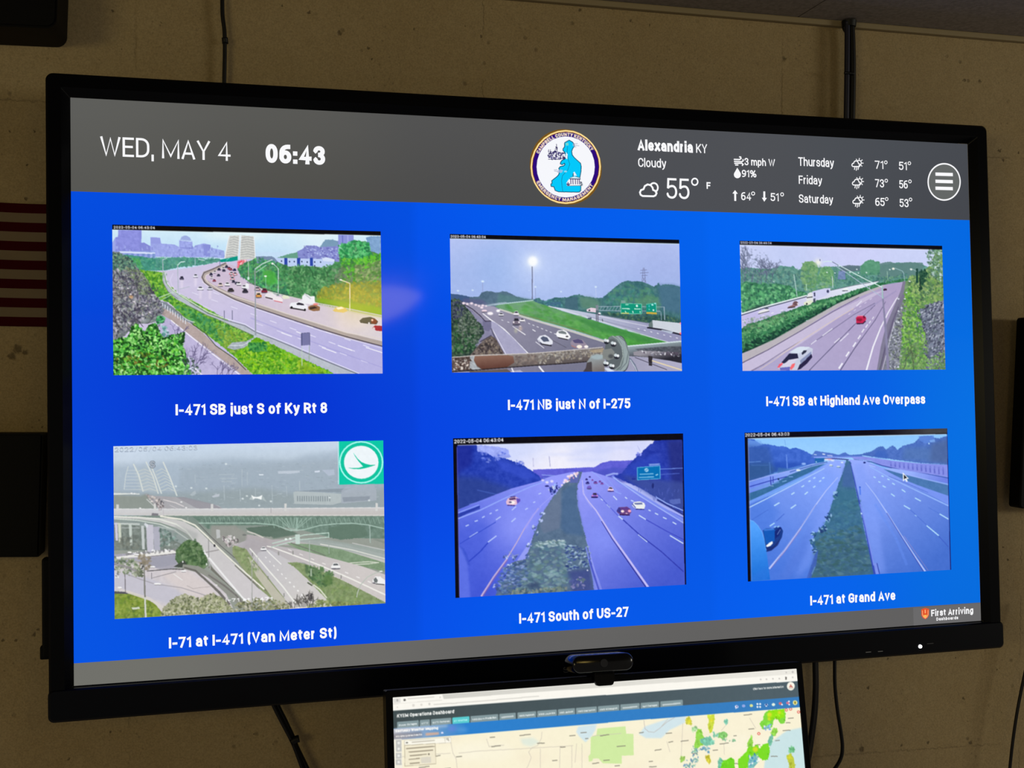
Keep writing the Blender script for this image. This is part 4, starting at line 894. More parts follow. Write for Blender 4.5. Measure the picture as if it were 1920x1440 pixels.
    s.line('275,1071 320,1067 345,1068', 1.8, (90, 88, 90), .9), s.line('285,1084 330,1072', 1.2, (150, 146, 150)), s.line('236,1076 262,1086 290,1095 340,1102 390,1118', 1.6, (160, 156, 162), .8), s.line('325,1076 342,1088', 1.6, (232, 230, 228)), s.line('350,1098 362,1104 372,1102 394,1100', 1.2, (176, 168, 168), .8)
    s.leaves('216,1044 255,1050 264,1070 255,1082 212,1072', [(110, 130, 96), (150, 160, 136), (84, 100, 76), (176, 180, 160)], 130, 2, a=.75), s.leaves('260,1040 282,1046 280,1070 262,1066', [(146, 136, 116), (124, 116, 96)], 60, 2.2, a=.6)
    s.line('214,1058 240,1064 262,1074', 4, (150, 146, 150), .8), s.leaves('252,1072 268,1068 268,1082 256,1082', [(90, 100, 80), (130, 136, 116)], 30, 1.6)
    for x, y, w in ((286, 1063, 10), (344, 1071, 10), (295, 1095, 14), (243, 1036, 8), (256, 1040, 10), (224, 1102, 8)):
        s.ell((x, y), w / 2, 1.8, (242, 242, 242)), s.line([(x - w * .4, y + 1.6), (x + w * .4, y + 1.8)], 1, (120, 116, 120), .8)
    # tree, underpass road
    s.poly('330,1032 340,1020 352,1013 362,1013 372,1018 378,1028 386,1044 390,1060 380,1068 360,1066 340,1064 328,1050', (84, 112, 76), edge=1.6, tex=22)
    s.leaves('332,1032 346,1017 364,1013 376,1024 388,1048 384,1064 345,1062', [(74, 104, 64), (104, 132, 90), (58, 86, 56), (124, 146, 110)], 240, 2.2, a=.7)
    s.poly('325,1063 345,1050 350,1058 342,1064', (70, 78, 70))
    s.line('342,1062 370,1066 395,1080 420,1102 445,1124 470,1145', 8, (146, 148, 140), 1, 14), s.line('345,1064 366,1070 384,1086 410,1110 430,1134', 3, (104, 102, 98), .9, 5), s.line('390,1078 420,1098 442,1116 456,1132', 3, (110, 106, 104), .7)
    s.line('392,1062 410,1080 440,1108', 5, (108, 106, 98), .8, 1), s.ell((405, 1097), 2.4, 1.2, (226, 226, 222)), s.ell((387, 1058), 1.2, 2.4, (240, 240, 240)), s.ell((342.5, 1053.5), 1.2, 2, (240, 240, 240)), s.line('393,1055 394,1068', 1.4, (180, 180, 180))
    # grass bank and foreground bushes
    s.poly('210,1108 225,1110 245,1112 270,1120 292,1134 304,1150 304,1164 210,1166', (132, 150, 64), edge=1, tex=24), s.leaves('212,1112 250,1115 295,1140 300,1160 212,1162', [(114, 142, 52), (150, 166, 80), (98, 122, 58)], 220, 2.4, 2, a=.6), s.poly('246,1139 261,1138 262,1142 248,1143', (206, 212, 196)), s.line('262,1140 280,1138', 1.2, (90, 110, 50)), s.poly('214,1109 240,1110 240,1114 214,1113', (84, 84, 92))
    s.poly('212,1100 230,1105 280,1120 310,1140 306,1148 285,1128 240,1113', (216, 210, 206), .9)
    s.poly('304,1140 318,1128 330,1118 345,1114 360,1118 375,1124 385,1116 400,1112 418,1122 430,1134 440,1150 310,1164 300,1158', (160, 162, 130), .8, edge=2, tex=26)
    s.leaves('302,1150 318,1128 345,1113 372,1122 400,1111 430,1132 440,1150 320,1162', [(120, 128, 90), (196, 196, 172), (146, 150, 116), (96, 104, 76), (176, 182, 140)], 520, 1.8, 1.5, a=.8)
    s.leaves('440,1132 480,1122 520,1126 545,1136 545,1146 440,1152', [(130, 136, 100), (96, 100, 76), (166, 166, 130), (190, 186, 170)], 240, 1.8, a=.8)
    s.leaves('575,1136 600,1124 625,1128 690,1132 724,1132 724,1136 580,1146', [(130, 146, 84), (110, 120, 76), (160, 166, 110)], 160, 1.8, a=.7)
    for x, y, n in ((556, 1138, 12), (574, 1136, 16), (580, 1138, 14), (565, 1138, 10), (545, 1140, 10)):
        for k in range(3):
            s.twigs((x + k * 3, y), s.rng.uniform(-2, -1.1), n, 1.6, (90, 88, 84), 2, .5, .8)
    s.leaves('572,1118 584,1108 586,1130 572,1138', [(70, 68, 70), (110, 106, 106)], 30, 1.4)
    # vehicles, posts
    for x, y, w in ((494, 1032, 11), (629, 1066, 17), (708, 1093, 20)):
        s.car(x, y, w, w * .62, (238, 238, 238), glass=(96, 100, 104))
    s.poly('700,1090 704,1082 712,1081 722,1088 722,1095 712,1096 704,1094', (240, 240, 240)), s.poly('700,1086 704,1082 708,1088 706,1093 701,1091', (110, 116, 116)), s.line('704,1094.5 720,1096', 1.6, (70, 70, 70))
    s.leaves('418,1005 436,1003 446,1012 446,1022 430,1026 416,1020', [(240, 236, 236), (110, 104, 106), (200, 190, 192)], 60, 1.6, a=.85), s.ell((458, 1003), 4, 1.8, (120, 124, 120))
    s.line('510,1019 530,1014 570,1003 616,999', 1.8, (190, 214, 202)), s.line('508,1026 530,1020 560,1012 616,1007', 1.6, (190, 214, 202)), s.line('616,998 616,1008', 1.6, (190, 214, 202)), s.poly('553,1002 562,1002 562,1020 554,1020', (196, 214, 206)), s.ell((536, 1011), 2.6, 2, (230, 240, 234)), s.ell((544, 1010), 2.6, 2, (230, 240, 234))
    s.line('580,1014 580,1062', 1.2, (176, 186, 180)), s.line('616,1022 617,1038', 1.2, (160, 172, 166)), s.line('472,1052 472,1138', 1.6, (166, 168, 164)), s.line('472,1053 479,1042', 1.4, (206, 208, 204)), s.line('391,1010 391,1046', 1.4, (150, 150, 150)), s.line('483,1044 483,1074', 1.2, (170, 172, 168)), s.line('583,1066 583,1080', 3.4, (176, 190, 170), .8)
    s.line('668,1120 670,1110 676,1096 688,1082 704,1074 716,1071', 1.8, (186, 194, 184)), s.ell((714, 1071), 3, 1.4, (232, 236, 228))
    s.line('270,1056 271,1100 272.5,1160', 1.8, (128, 128, 122), 1, 3.6), s.line('271.5,1120 273,1160', 3, (210, 212, 206)), s.line('234,1076 235,1112', 1.4, (112, 108, 112)), s.line('284,1074 284,1086', 1.4, (110, 108, 116)), s.leaves('264,1057 270,1057 269,1066 264,1066', [(240, 240, 240), (80, 80, 80)], 14, 1.2), s.leaves('216,1076 224,1076 222,1083 216,1083', [(250, 250, 250), (120, 120, 126)], 12, 1.3)
    # marks the camera writes over the view
    s.text('2022/05/04 06:43:03', (215, 848), (371, 844), 8.5, .17, (132, 146, 168), .8), s.text('2022/05/04 06:43:03', (215, 846.6), (371, 842.8), 8.5, .12, (222, 232, 242), .8)
    s.text('S', (281, 878.5), (291.5, 878), 14, .24, (104, 112, 124)), s.text('S', (282, 877.4), (290.5, 877), 12, .12, (206, 214, 224))
    s.text('I-71 at I-471', (422, 1128.5), (511, 1125.5), 6.4, .24, (250, 250, 250))
    s.poly('635,826 720,824 720.5,907 635.5,908.5', (8, 200, 166)), s.poly('634,826 636,826 636,908 634,908', (200, 236, 240), .8)
    s.ell((677.5, 866.6), 41.5, 39.8, (170, 252, 240)), s.ell((677.5, 866.6), 38.8, 37.2, (10, 196, 160)), s.ell((677.6, 866.6), 32.4, 31, (238, 246, 250))
    s.poly('662,847 665,852 671,860 678,866 686,869.5 695,871.5 705,871.5 696,874.5 686,877.5 676,879.3 664,879.2 652,877 664,877.4 673,877 681,874.5 678,871 672,864 666,855', (10, 196, 156))
    s.blur(.5), s.crisp(.6, 1.6), s.grain(4)
    return q, s.done()


def picture_violet_dusk():
    q = QUADS['violet_dusk']
    s = Paint(q, 430, 290, 15)
    s.fill((206, 214, 252), (130, 140, 240))
    s.ramp('845,815 1290,810 1290,905 845,905', (1060, 830), (210, 218, 252), (1070, 870), (238, 236, 252))
    s.glow((1060, 865), 50, (244, 242, 252), .9), s.glow((1120, 840), 40, (206, 214, 252), .8), s.glow((1090, 848), 22, (222, 226, 252), .8), s.glow((1200, 840), 40, (206, 212, 252), .8)
    for x, y in ((1110, 846), (1060, 852), (1150, 840), (1100, 862)):
        s.ell((x, y), 40, 2.4, (196, 206, 250), .4, 3)
    # far ridge
    s.poly('1000,880 1060,878 1100,876 1115,876 1128,868 1145,864 1165,864 1190,863 1200,890 1000,905', (96, 96, 214), edge=.6, tex=10)
    s.poly('1015,893 1060,890 1110,886 1150,876 1200,880 1200,905 1015,905', (74, 84, 196), .8, soft=2)
    s.line('1016,890 1030,891 1046,892', 2, (140, 160, 240), .8), s.line('1018,896 1046,894', 1.6, (110, 130, 230), .8)
    s.line('1000,858 1000.5,875', 1.4, (190, 190, 226)), s.line('1030,855 1032,875', 1.4, (176, 176, 216))
    # left hill
    s.poly('893,834 902,833 915,836 930,836 952,841 958,856 940,862 915,852 895,848', (150, 164, 246), .85, edge=1.5, tex=24)
    s.poly('850,832 893,832 896,846 912,848 925,856 934,856 950,860 965,865 975,868 990,878 1000,884 1012,892 1016,902 1008,906 985,915 950,930 915,945 880,955 850,965', (38, 64, 178), edge=1, tex=14)
    s.poly('850,832 888,832 885,870 868,880 850,900', (24, 36, 140), .7, soft=4), s.poly('850,890 900,895 960,915 960,925 870,958 850,965', (44, 66, 136), .7, soft=6), s.poly('930,860 990,880 1010,895 985,898 940,880', (56, 82, 206), .7, soft=3)
    s.line('895,918 930,926 965,924', 2, (66, 96, 186), .7)
    for x, y in ((905, 848), (930, 858), (940, 850), (975, 868), (912, 862)):
        s.leaves([(x - 8, y - 5), (x + 8, y - 5), (x + 8, y + 4), (x - 8, y + 4)], [(90, 110, 220), (140, 156, 240)], 14, 1.6, a=.6)
    # right hill
    s.poly('1226,826 1285,824 1285,965 1250,945 1200,915 1150,893 1165,888 1178,872 1188,862 1195,855 1202,851 1206,845 1214,838 1219,833 1224,832', (40, 60, 170), edge=.9, tex=14)
    s.poly('1250,826 1285,824 1285,960 1262,940', (36, 44, 118), .7, soft=5), s.poly('1180,870 1230,850 1245,880 1220,900 1170,890', (44, 70, 190), .6, soft=4), s.poly('1165,892 1285,905 1285,960 1240,942', (62, 80, 156), .8, soft=4)
    s.line('1195,836 1200,846', 1, (150, 160, 220), .6), s.leaves('1192,848 1202,850 1202,856 1192,856', [(140, 150, 230), (80, 90, 200)], 16, 1.4)
    s.line('1238,880 1283,878', 1.6, (110, 140, 226), .9), s.line('1238,890 1274,888', 1.6, (80, 104, 200), .8)
    for i in range(24):
        x, y = s.rng.uniform(1190, 1275), s.rng.uniform(908, 938)
        s.line([(x, y), (x + s.rng.normal(0, 1), y + 6)], 1.6, (84, 100, 190), .5)
    s.ell((1224, 911), 2.2, 5, (34, 46, 120)), s.ell((1188, 898), 4, 2, (34, 50, 150))
    # carriageways
    s.ramp('850,958 900,938 960,915 1010,902 1032,893 1066,886 1080,884 1040,935 1010,990 970,1050 930,1122 850,1122', (1030, 900), (150, 156, 252), (880, 1080), (66, 88, 214))
    s.glow((975, 985), 45, (146, 156, 252), .8), s.poly('850,1000 900,970 920,990 905,1060 880,1122 850,1122', (74, 96, 220), .6, soft=8)
    s.ramp('1088,886 1110,884 1150,897 1170,912 1220,940 1285,972 1292,1100 1130,1115 1108,1040 1085,960 1080,910', (1100, 900), (150, 156, 250), (1260, 1080), (70, 90, 206))
    s.glow((1130, 1010), 40, (136, 150, 250), .7)
    # left side edges and marks
    s.poly('850,966 900,947 900,950 850,975', (40, 60, 170)), s.line('852,963 898,946', 1.8, (136, 160, 250)), s.line('852,974 900,956 950,932 1000,910 1030,900', 2.4, (150, 172, 255), .95, 1.6), s.line('880,945 950,926 1015,903', 1.2, (120, 140, 240), .8), s.line('852,969 900,952', 3, (44, 64, 170), .8)
    for P in ('880,1007 896,997', '915,1016 931,1004', '930,974 939,968', '959,978 967,971', '904,970 909,967', '890,977 896,975', '873,986 879,983', '918,963 922,961', '985,955 990,952', '960,956 968,949', '1000,942 1004,940', '929,957 934,955', '1010,926 1015,924'):
        s.line(P, 2, (186, 204, 255))
    s.line('862,1019 880,1008 930,978', 1.6, (50, 74, 200), .8), s.line('878,1053 900,1034 915,1017', 2.2, (44, 66, 196), .9), s.poly('861,1022 870,1028 876,1040 882,1062 876,1058 864,1030', (60, 84, 206), .8, soft=1), s.poly('859,1022 866,1030 876,1055 882,1122 858,1122', (104, 124, 236), .6, soft=2)
    s.line('902,1118 925,1082 950,1048 970,1015 985,988 1010,952', 3, (196, 176, 216), 1, 1.2), s.line('905,1118 928,1082 952,1049', 1.2, (190, 96, 130), .6), s.line('1012,950 1040,925 1070,893', 1.2, (170, 174, 252), .7)
    s.line('985,990 1000,965 1015,950', 5, (158, 160, 252), .6, 2)
    # median
    s.poly('1072,893 1085,884 1092,884 1089,895 1083,910 1082,930 1084,950 1088,965 1092,985 1098,1005 1104,1030 1110,1060 1114,1112 925,1122 935,1105 950,1080 952,1060 965,1052 985,1048 990,1035 1000,1005 1010,980 1022,955 1036,933 1050,915', (88, 112, 140), edge=1.2, tex=12)
    s.poly('1036,936 1052,916 1054,960 1050,990 1020,1000 1012,985 1022,955', (108, 122, 150), .7, soft=2), s.poly('1054,920 1080,905 1084,950 1096,1005 1060,1000 1052,990', (72, 104, 146), .7, soft=3), s.poly('1070,893 1088,886 1084,905 1068,905', (96, 104, 190), .7, soft=1)
    s.leaves('1000,1020 1060,1010 1075,1040 1070,1090 1040,1120 960,1120 985,1060', [(96, 132, 146), (120, 156, 160), (78, 112, 134), (140, 170, 176), (100, 130, 130)], 320, 2.8, 1.8, .6, 0)
    s.leaves('1002,1016 1060,1012 1060,1022 1005,1028', [(150, 176, 186), (176, 196, 200), (110, 140, 150)], 60, 1.7, 2.2, .8, .2)
    s.leaves('1058,1020 1104,1025 1108,1060 1064,1070', [(66, 84, 156), (130, 160, 190), (50, 70, 130), (166, 190, 210)], 150, 1.7, 2, .8, -.3)
    s.leaves('945,1062 985,1050 990,1090 940,1118 930,1112', [(70, 94, 150), (100, 130, 180), (60, 84, 130), (130, 150, 200), (84, 116, 146)], 180, 2, 2.2, .85, -.1)
    s.poly('985,1095 1010,1090 1015,1105 990,1105', (50, 66, 104), .7, soft=3), s.poly('1065,1070 1108,1066 1113,1108 1075,1110', (58, 68, 140), .7, soft=4), s.leaves('960,1105 1060,1100 1070,1114 950,1120', [(110, 130, 120), (140, 150, 140), (70, 90, 110)], 90, 2.2, a=.7), s.leaves('1068,1085 1095,1080 1095,1105 1070,1108', [(140, 140, 190), (100, 120, 130), (80, 90, 150)], 30, 2)
    for x, y in ((1003, 988), (1007, 999), (993, 1022), (988, 1042), (1014, 975), (950, 1066), (955, 1060), (930, 1098), (948, 1044), (965, 1046), (1017, 962)):
        s.leaves([(x - 4, y - 3), (x + 4, y - 3), (x + 4, y + 3), (x - 4, y + 3)], [(70, 90, 170), (190, 204, 250), (90, 116, 160)], 9, 1.6, a=.9)
    s.line('954,1034 962,1040 966,1050', 1.2, (130, 150, 190)), s.line('957,1043 973,1039', 1.4, (140, 150, 200))
    s.line('1099,1025 1104,1045 1111,1075 1118,1112', 3, (124, 140, 230), .9), s.line('1105,1048 1115,1080 1126,1114', 3.4, (74, 86, 196), .9), s.ell((1102, 1069), 1.4, 1.4, (226, 232, 255)), s.line('1112,1060 1122,1085 1130,1110', 1.2, (150, 160, 240), .8)
    # right side marks
    s.line('1092,900 1094,925 1104,940 1118,957 1130,976 1150,1008 1180,1050 1218,1104', 1.4, (196, 190, 246), 1, 4), s.line('1128,977 1148,1010 1178,1053 1213,1103', 1.2, (44, 40, 130), .9, 1.8), s.line('1094,910 1098,935 1110,952', 1.2, (170, 176, 252), .7)
    for P in ('1159,967 1168,974', '1198,966 1211,974', '1197,1002 1214,1016', '1256,1004 1281,1019', '1138,945 1145,952', '1127,935 1131,938', '1228,962 1234,965', '1243,970 1250,973', '1261,979 1268,983', '1216,956 1220,958', '1150,930 1157,937', '1183,938 1188,940', '1172,932 1176,935'):
        s.line(P, 2, (206, 226, 255))
    s.line('1168,974 1200,1003 1240,1034 1282,1072', 2, (44, 54, 170), .85), s.line('1211,974 1250,996 1282,1012', 1.8, (56, 66, 190), .8), s.line('1120,925 1160,968', 1.2, (60, 70, 200), .7)
    s.line('1110,884 1122,893 1140,910 1155,922 1165,926', 1.6, (150, 170, 255), .9), s.line('1136,893 1145,905 1160,925', 1.6, (140, 160, 250), .8), s.line('1136,892 1150,888 1159,888.5', 3.4, (150, 166, 240)), s.line('1148,892 1160,904 1200,927 1240,952 1285,978', 4, (124, 142, 240), .9, 6), s.line('1150,895 1200,930 1240,955 1282,981', 2, (170, 190, 255), .9)
    s.line('1230,932 1250,944 1282,958', 2, (150, 174, 246)), s.line('1232,937 1255,950 1283,966', 3.4, (34, 46, 130), .9), s.poly('1256,937 1275,935 1276,944 1262,946 1256,943', (90, 110, 190), .9), s.line('1230,930 1231,936', 1.4, (130, 150, 230))
    # road sign
    s.poly('1194,876.5 1237,873 1238,898 1195,900.5', (0, 112, 182)), s.line('1194.5,877 1237,873.6 1237.6,897.6 1195.4,900 1194.5,877', 1.4, (90, 176, 220)), s.poly('1216,870 1237,869 1237,873.5 1217,875', (96, 130, 214)), s.line('1218,871.5 1235,870.5', 1.2, (170, 190, 240), .7)
    s.ell((1212, 881.5), 3.8, 3.6, (160, 206, 236)), s.line('1209,883 1215,880', 1.4, (60, 140, 200)), s.line('1199,889.5 1225,888.5', 2.2, (110, 180, 224)), s.line('1198,895.5 1226,894.2', 2.2, (110, 180, 224)), s.line('1229,891.5 1233.5,889.5', 2.2, (150, 206, 236))
    # traffic
    for x, y, r in ((1018, 900, 2.6), (1026, 904, 3), (1035, 902, 3), (1060, 900, 3), (1066, 893, 3), (1072, 891, 3.4), (1078, 888, 3), (1083, 886.5, 2.4), (1058, 904, 2.4), (1054, 909, 2)):
        s.ell((x, y), r, r * .8, (250, 232, 244) if x > 1050 else (226, 222, 250), .95, .5)
    s.leaves('1062,898 1076,888 1086,884 1080,896 1060,906', [(255, 220, 230), (250, 180, 206), (255, 244, 246)], 20, 1.5)
    s.leaves('1030,914 1044,905 1050,912 1042,926 1034,926', [(44, 54, 150), (150, 180, 255), (220, 230, 255), (30, 40, 110)], 44, 1.6, a=.9), s.ell((1026, 911), 4, 1.6, (40, 44, 130))
    s.poly('949,940 953,933 968,931 975,935 976,939 968,946 955,947 950,945', (226, 190, 214)), s.poly('954,934 966,932 968,936 956,937', (90, 60, 110)), s.ell((961, 941.5), 5, 3, (252, 244, 240)), s.ell((957, 941), 3, 1.4, (90, 84, 130)), s.line('951,946.5 966,947.5', 1.8, (60, 50, 140)), s.poly('968,933 976,935 976,939 970,944', (100, 80, 190)), s.line('957,931.5 967,930', 1.6, (70, 50, 110))
    for x, y, w in ((1100, 900, 5), (1106, 895, 4), (1111, 901, 4), (1116, 906, 6), (1105, 916, 7), (1105, 915, 7), (1125, 904, 5), (1129, 908, 6), (1102, 907, 7), (1117, 906.5, 7)):
        s.car(x, y, w, w * .62, [(60, 56, 150), (150, 90, 190)][int(x) % 2], glass=(30, 24, 90))
    s.car(1105, 916.5, 9, 6, (110, 90, 190), glass=(130, 110, 210)), s.car(1115.5, 932.5, 12, 9, (130, 96, 190), lights=(220, 150, 220)), s.line('1109,932 1121,932.4', 2.4, (36, 24, 96))
    s.car(1145, 921, 11, 8, (240, 206, 232)), s.line('1140,920.5 1151,921', 1.6, (60, 40, 120))
    s.poly('1185,947 1189,941 1200,940 1208,943 1210,948 1208,954 1196,955 1188,951', (236, 240, 240)), s.poly('1189,943 1204,942.5 1205,946 1191,946', (110, 120, 170)), s.line('1192,954.5 1208,955', 1.8, (40, 44, 130)), s.line('1185,944 1192,952', 1.6, (70, 80, 170))
    s.poly('1156,958 1160,951 1176,950 1182,954 1184,960 1180,965.5 1166,965.5 1159,962', (110, 70, 130)), s.poly('1165,952 1177,951 1181,955 1165,956', (96, 60, 140)), s.ell((1167.5, 958.5), 3.2, 2.4, (255, 226, 226)), s.ell((1180.5, 958), 3, 2.4, (255, 170, 196)), s.line('1162,965 1181,965.6', 2.2, (50, 24, 84)), s.ell((1175, 962.5), 2, 1, (240, 200, 210)), s.poly('1156,958 1160,951 1164,953 1164,963', (60, 56, 140))
    # dark frame of the view and its clock
    s.poly('845,819 1292,811 1292,825 1222,826.5 1000,831 858,834 856,838 861,1122 845,1124', (8, 6, 16))
    s.poly('1275,812 1282,812 1284,960 1288.5,1098 1284.5,1098 1281,965 1279,830', (6, 4, 40)), s.line('857,838 861,1118', 1, (110, 100, 190), .7), s.line('858,834 1000,831 1222,826.5', 1.2, (220, 226, 255), .6)
    s.text('2022-05-04 06:43:04', (851.5, 830.5), (944.5, 827.5), 7, .19, (246, 246, 250))
    s.blur(.5), s.crisp(.5, 1.6), s.grain(4)
    return q, s.done()


def picture_blue_median():
    q = QUADS['blue_median']
    s = Paint(q, 384, 278, 16)
    s.fill((140, 196, 255), (90, 136, 234))
    s.ramp('1390,800 1790,798 1790,870 1390,870', (1590, 815), (140, 198, 255), (1590, 850), (154, 208, 255))
    # woods
    s.poly('1398,818 1415,825 1425,832 1436,832.5 1448,834 1458,837 1465,836 1475,838 1480,842 1490,839 1500,842 1512,847 1520,852 1530,852 1528,870 1500,872 1470,880 1440,890 1398,905', (62, 104, 206), edge=.9, tex=12)
    s.poly('1400,824 1425,826 1430,834 1418,836 1400,840', (120, 170, 240), .6, edge=1.2), s.poly('1398,835 1440,836 1450,870 1440,890 1398,905', (52, 90, 166), .7, soft=4), s.poly('1450,865 1520,868 1526,872 1470,882 1448,885', (36, 76, 178), .7, soft=3), s.poly('1398,870 1440,868 1458,880 1438,895 1398,904', (48, 88, 140), .7, soft=4)
    s.poly('1522,852 1528,845 1545,848 1560,850 1572,853 1578,850 1584,848 1592,853 1612,852 1618,856 1605,858 1520,858', (80, 116, 202), edge=.7), s.line('1541,851 1546,852', 2, (226, 236, 250)), s.line('1550,854 1560,854.5', 2.4, (190, 200, 246), .8), s.line('1525,852 1530,852.4', 1.4, (200, 220, 250))
    s.poly('1610,853 1622,849 1632,847 1646,838 1655,837 1660,843 1668,838 1672,836 1677,838 1682,844 1692,836 1700,834 1712,831 1718,826 1725,818 1745,817 1752,822 1762,822 1770,819 1778,818 1780,872 1720,868 1660,860 1630,856', (78, 114, 196), edge=1, tex=14)
    s.poly('1722,818 1750,817 1752,828 1735,832 1722,826', (96, 140, 226), .7, edge=1), s.poly('1742,826 1752,824 1753,830 1744,830', (136, 186, 250), .7), s.poly('1745,832 1778,822 1780,872 1740,866', (78, 104, 156), .8, soft=4), s.poly('1640,845 1660,845 1665,860 1640,858', (52, 96, 190), .6, soft=2), s.poly('1695,840 1745,838 1745,866 1690,862', (86, 122, 178), .6, soft=4), s.ell((1741, 832), 1.4, 1.6, (180, 220, 255))
    s.line('1470,824 1472,835', 1, (110, 160, 230), .8), s.line('1473.5,852 1475.5,880', 1.8, (110, 150, 236), .9), s.line('1442,866 1444,892', 2, (80, 126, 200), .7), s.line('1404,866 1426,865', 1.4, (110, 156, 226), .7), s.line('1408,872 1440,872', 1, (80, 126, 200), .6), s.ell((1506, 869.5), 4, 2.2, (160, 196, 255), .9, .5), s.poly('1527,859 1545,858.5 1544,866 1527,870', (24, 96, 166)), s.ell((1529.5, 866), 1.2, 1.2, (190, 226, 255))
    s.poly('1458,876 1480,879 1500,878 1490,886 1456,890', (62, 110, 176), .8, soft=1)
    # overpass and sound wall
    s.line('1525,857.5 1545,857 1580,857.5 1620,857', 2.4, (130, 156, 242)), s.line('1545,860 1560,859.5 1590,862 1600,865', 2, (50, 40, 130), .9), s.ell((1553, 861.5), 8, 1.6, (250, 190, 200), .9, .5), s.line('1545,861.5 1552,862', 2, (240, 246, 250))
    s.poly('1618,856 1640,859 1672,864 1720,869 1778,872.5 1780,896 1740,889 1700,883 1672,878 1650,872 1632,864 1600,861 1595,857', (136, 146, 234), tex=6)
    for i in range(13):
        x = 1668 + i * 8.2
        y0, y1 = 866 + i * .85, 875 + i * 1.35
        s.poly([(x, y0), (x + 3, y0), (x + 3.4, y1), (x, y1)], (110, 120, 214), .75), s.line([(x + 1, y0 + 5), (x + 2.4, y1 - 1)], 1.6, (84, 92, 190), .6)
    s.line('1600,862 1632,866 1652,873 1690,882 1740,890 1778,897', 1.8, (40, 60, 150), .85)
    # carriageways
    s.ramp('1402,945 1450,925 1500,900 1545,872 1560,861 1592,866 1590,885 1578,905 1568,935 1560,960 1545,1000 1530,1090 1398,1092', (1560, 870), (146, 172, 255), (1450, 1060), (74, 120, 222))
    s.glow((1545, 905), 30, (126, 162, 252), .8), s.poly('1402,945 1440,930 1460,960 1440,1000 1402,1000', (70, 120, 224), .5, soft=6)
    s.ramp('1590,861 1622,864 1650,876 1700,890 1780,925 1786,1072 1636,1078 1622,1010 1610,960 1602,920 1598,890', (1610, 870), (150, 172, 255), (1740, 1060), (70, 112, 208))
    s.glow((1640, 960), 30, (122, 156, 248), .7), s.poly('1600,870 1615,868 1640,930 1660,1075 1636,1076 1610,960', (130, 160, 250), .5, soft=4)
    s.ramp('1652,879 1672,878 1720,886 1780,898 1780,908 1720,895 1690,889', (1700, 885), (154, 180, 255), (1770, 902), (110, 130, 230))
    s.poly('1655,879 1690,889 1720,896 1780,909 1780,931 1720,910 1690,898 1670,888', (74, 120, 178), tex=8), s.line('1690,888 1730,898 1780,910', 1.8, (160, 180, 255), .8)
    s.poly('1640,872 1690,898 1740,918 1780,931 1780,948 1700,905', (124, 152, 246), .8)
    # left verge
    s.ramp('1402,905 1440,893 1480,883 1520,870 1555,864 1550,870 1500,888 1450,908 1402,925', (1520, 868), (160, 190, 255), (1410, 910), (110, 140, 240)), s.poly('1402,925 1440,912 1480,890 1520,875 1552,868 1540,875 1500,895 1450,918 1402,940', (56, 110, 160), tex=8), s.line('1402,903 1440,892 1490,880', 2, (156, 176, 255), .9), s.line('1405,912 1440,902 1475,893', 1.6, (36, 56, 170), .9), s.line('1480,885 1520,873 1550,866', 2, (44, 80, 170), .7), s.line('1402,920 1440,908 1460,903', 4, (110, 156, 226), .6)
    s.line('1402,943 1440,925 1480,905 1520,886 1552,867', 5, (112, 156, 246), .9, 2), s.line('1402,952 1440,933 1490,907 1545,878', 2.2, (176, 212, 255), 1, 1.2), s.line('1402,950 1440,931', 1, (50, 90, 190), .7)
    s.ell((1496, 881.5), 4.4, 1.8, (220, 236, 240)), s.line('1491,886 1500,885', 1.4, (60, 110, 160)), s.line('1478,894 1486,893.5', 1.6, (130, 170, 240)), s.line('1444,893 1445,912', 1.6, (60, 70, 180)), s.line('1448.5,893 1449,905', 1.6, (60, 70, 180)), s.ell((1459, 898), 1.6, 2.2, (24, 60, 110)), s.line('1442,910 1450,911', 2, (140, 180, 220), .7), s.line('1466,903 1474,901', 1.4, (130, 180, 230))
    # marks, left carriageway
    for P in ('1451,948 1461,942', '1482,953 1492,946', '1483,927 1489,923', '1508,927 1514,922', '1502,913 1507,910', '1524,914 1528,911', '1443,986 1452,980', '1515,903 1519,901', '1535,903 1539,901', '1541,897 1545,895', '1524,897 1528,895'):
        s.line(P, 2.2, (186, 224, 255))
    s.line('1442,1066 1470,1032 1500,990 1530,945 1548,920 1570,895', 3.4, (186, 200, 255), 1, 1), s.line('1446,1064 1474,1030 1502,991', 1.2, (190, 130, 170), .6), s.line('1444,1068 1530,946', .8, (60, 80, 180), .5), s.line('1408,975 1440,955', 1.2, (60, 100, 200), .6), s.line('1455,977 1470,963', 1.4, (54, 90, 196), .7), s.poly('1530,960 1560,925 1560,960 1540,1000 1520,1060 1500,1080 1490,1080 1520,1010', (130, 160, 250), .4, soft=5)
    s.poly('1490,1030 1520,985 1512,1040 1480,1085 1460,1085', (90, 124, 220), .4, soft=5)
    for x, y, w in ((1557, 872, 5), (1578, 867, 5), (1557, 873, 6), (1571, 875, 7), (1560, 863.5, 7)):
        s.ell((x, y), w / 2, 1.4, (226, 240, 246), .95, .4)
    s.line('1568,876 1576,876.4', 1.2, (60, 110, 130), .8), s.line('1555,873.6 1561,873.6', 1.2, (70, 110, 130), .8)
    # median
    s.poly('1586,862 1594,866 1597,885 1602,910 1606,930 1612,955 1618,985 1626,1020 1636,1066 1639,1079 1516,1085 1524,1060 1530,1038 1524,1030 1523,1018 1526,1005 1536,992 1546,982 1552,965 1558,948 1564,930 1572,905 1580,885', (62, 110, 146), edge=1, tex=10)
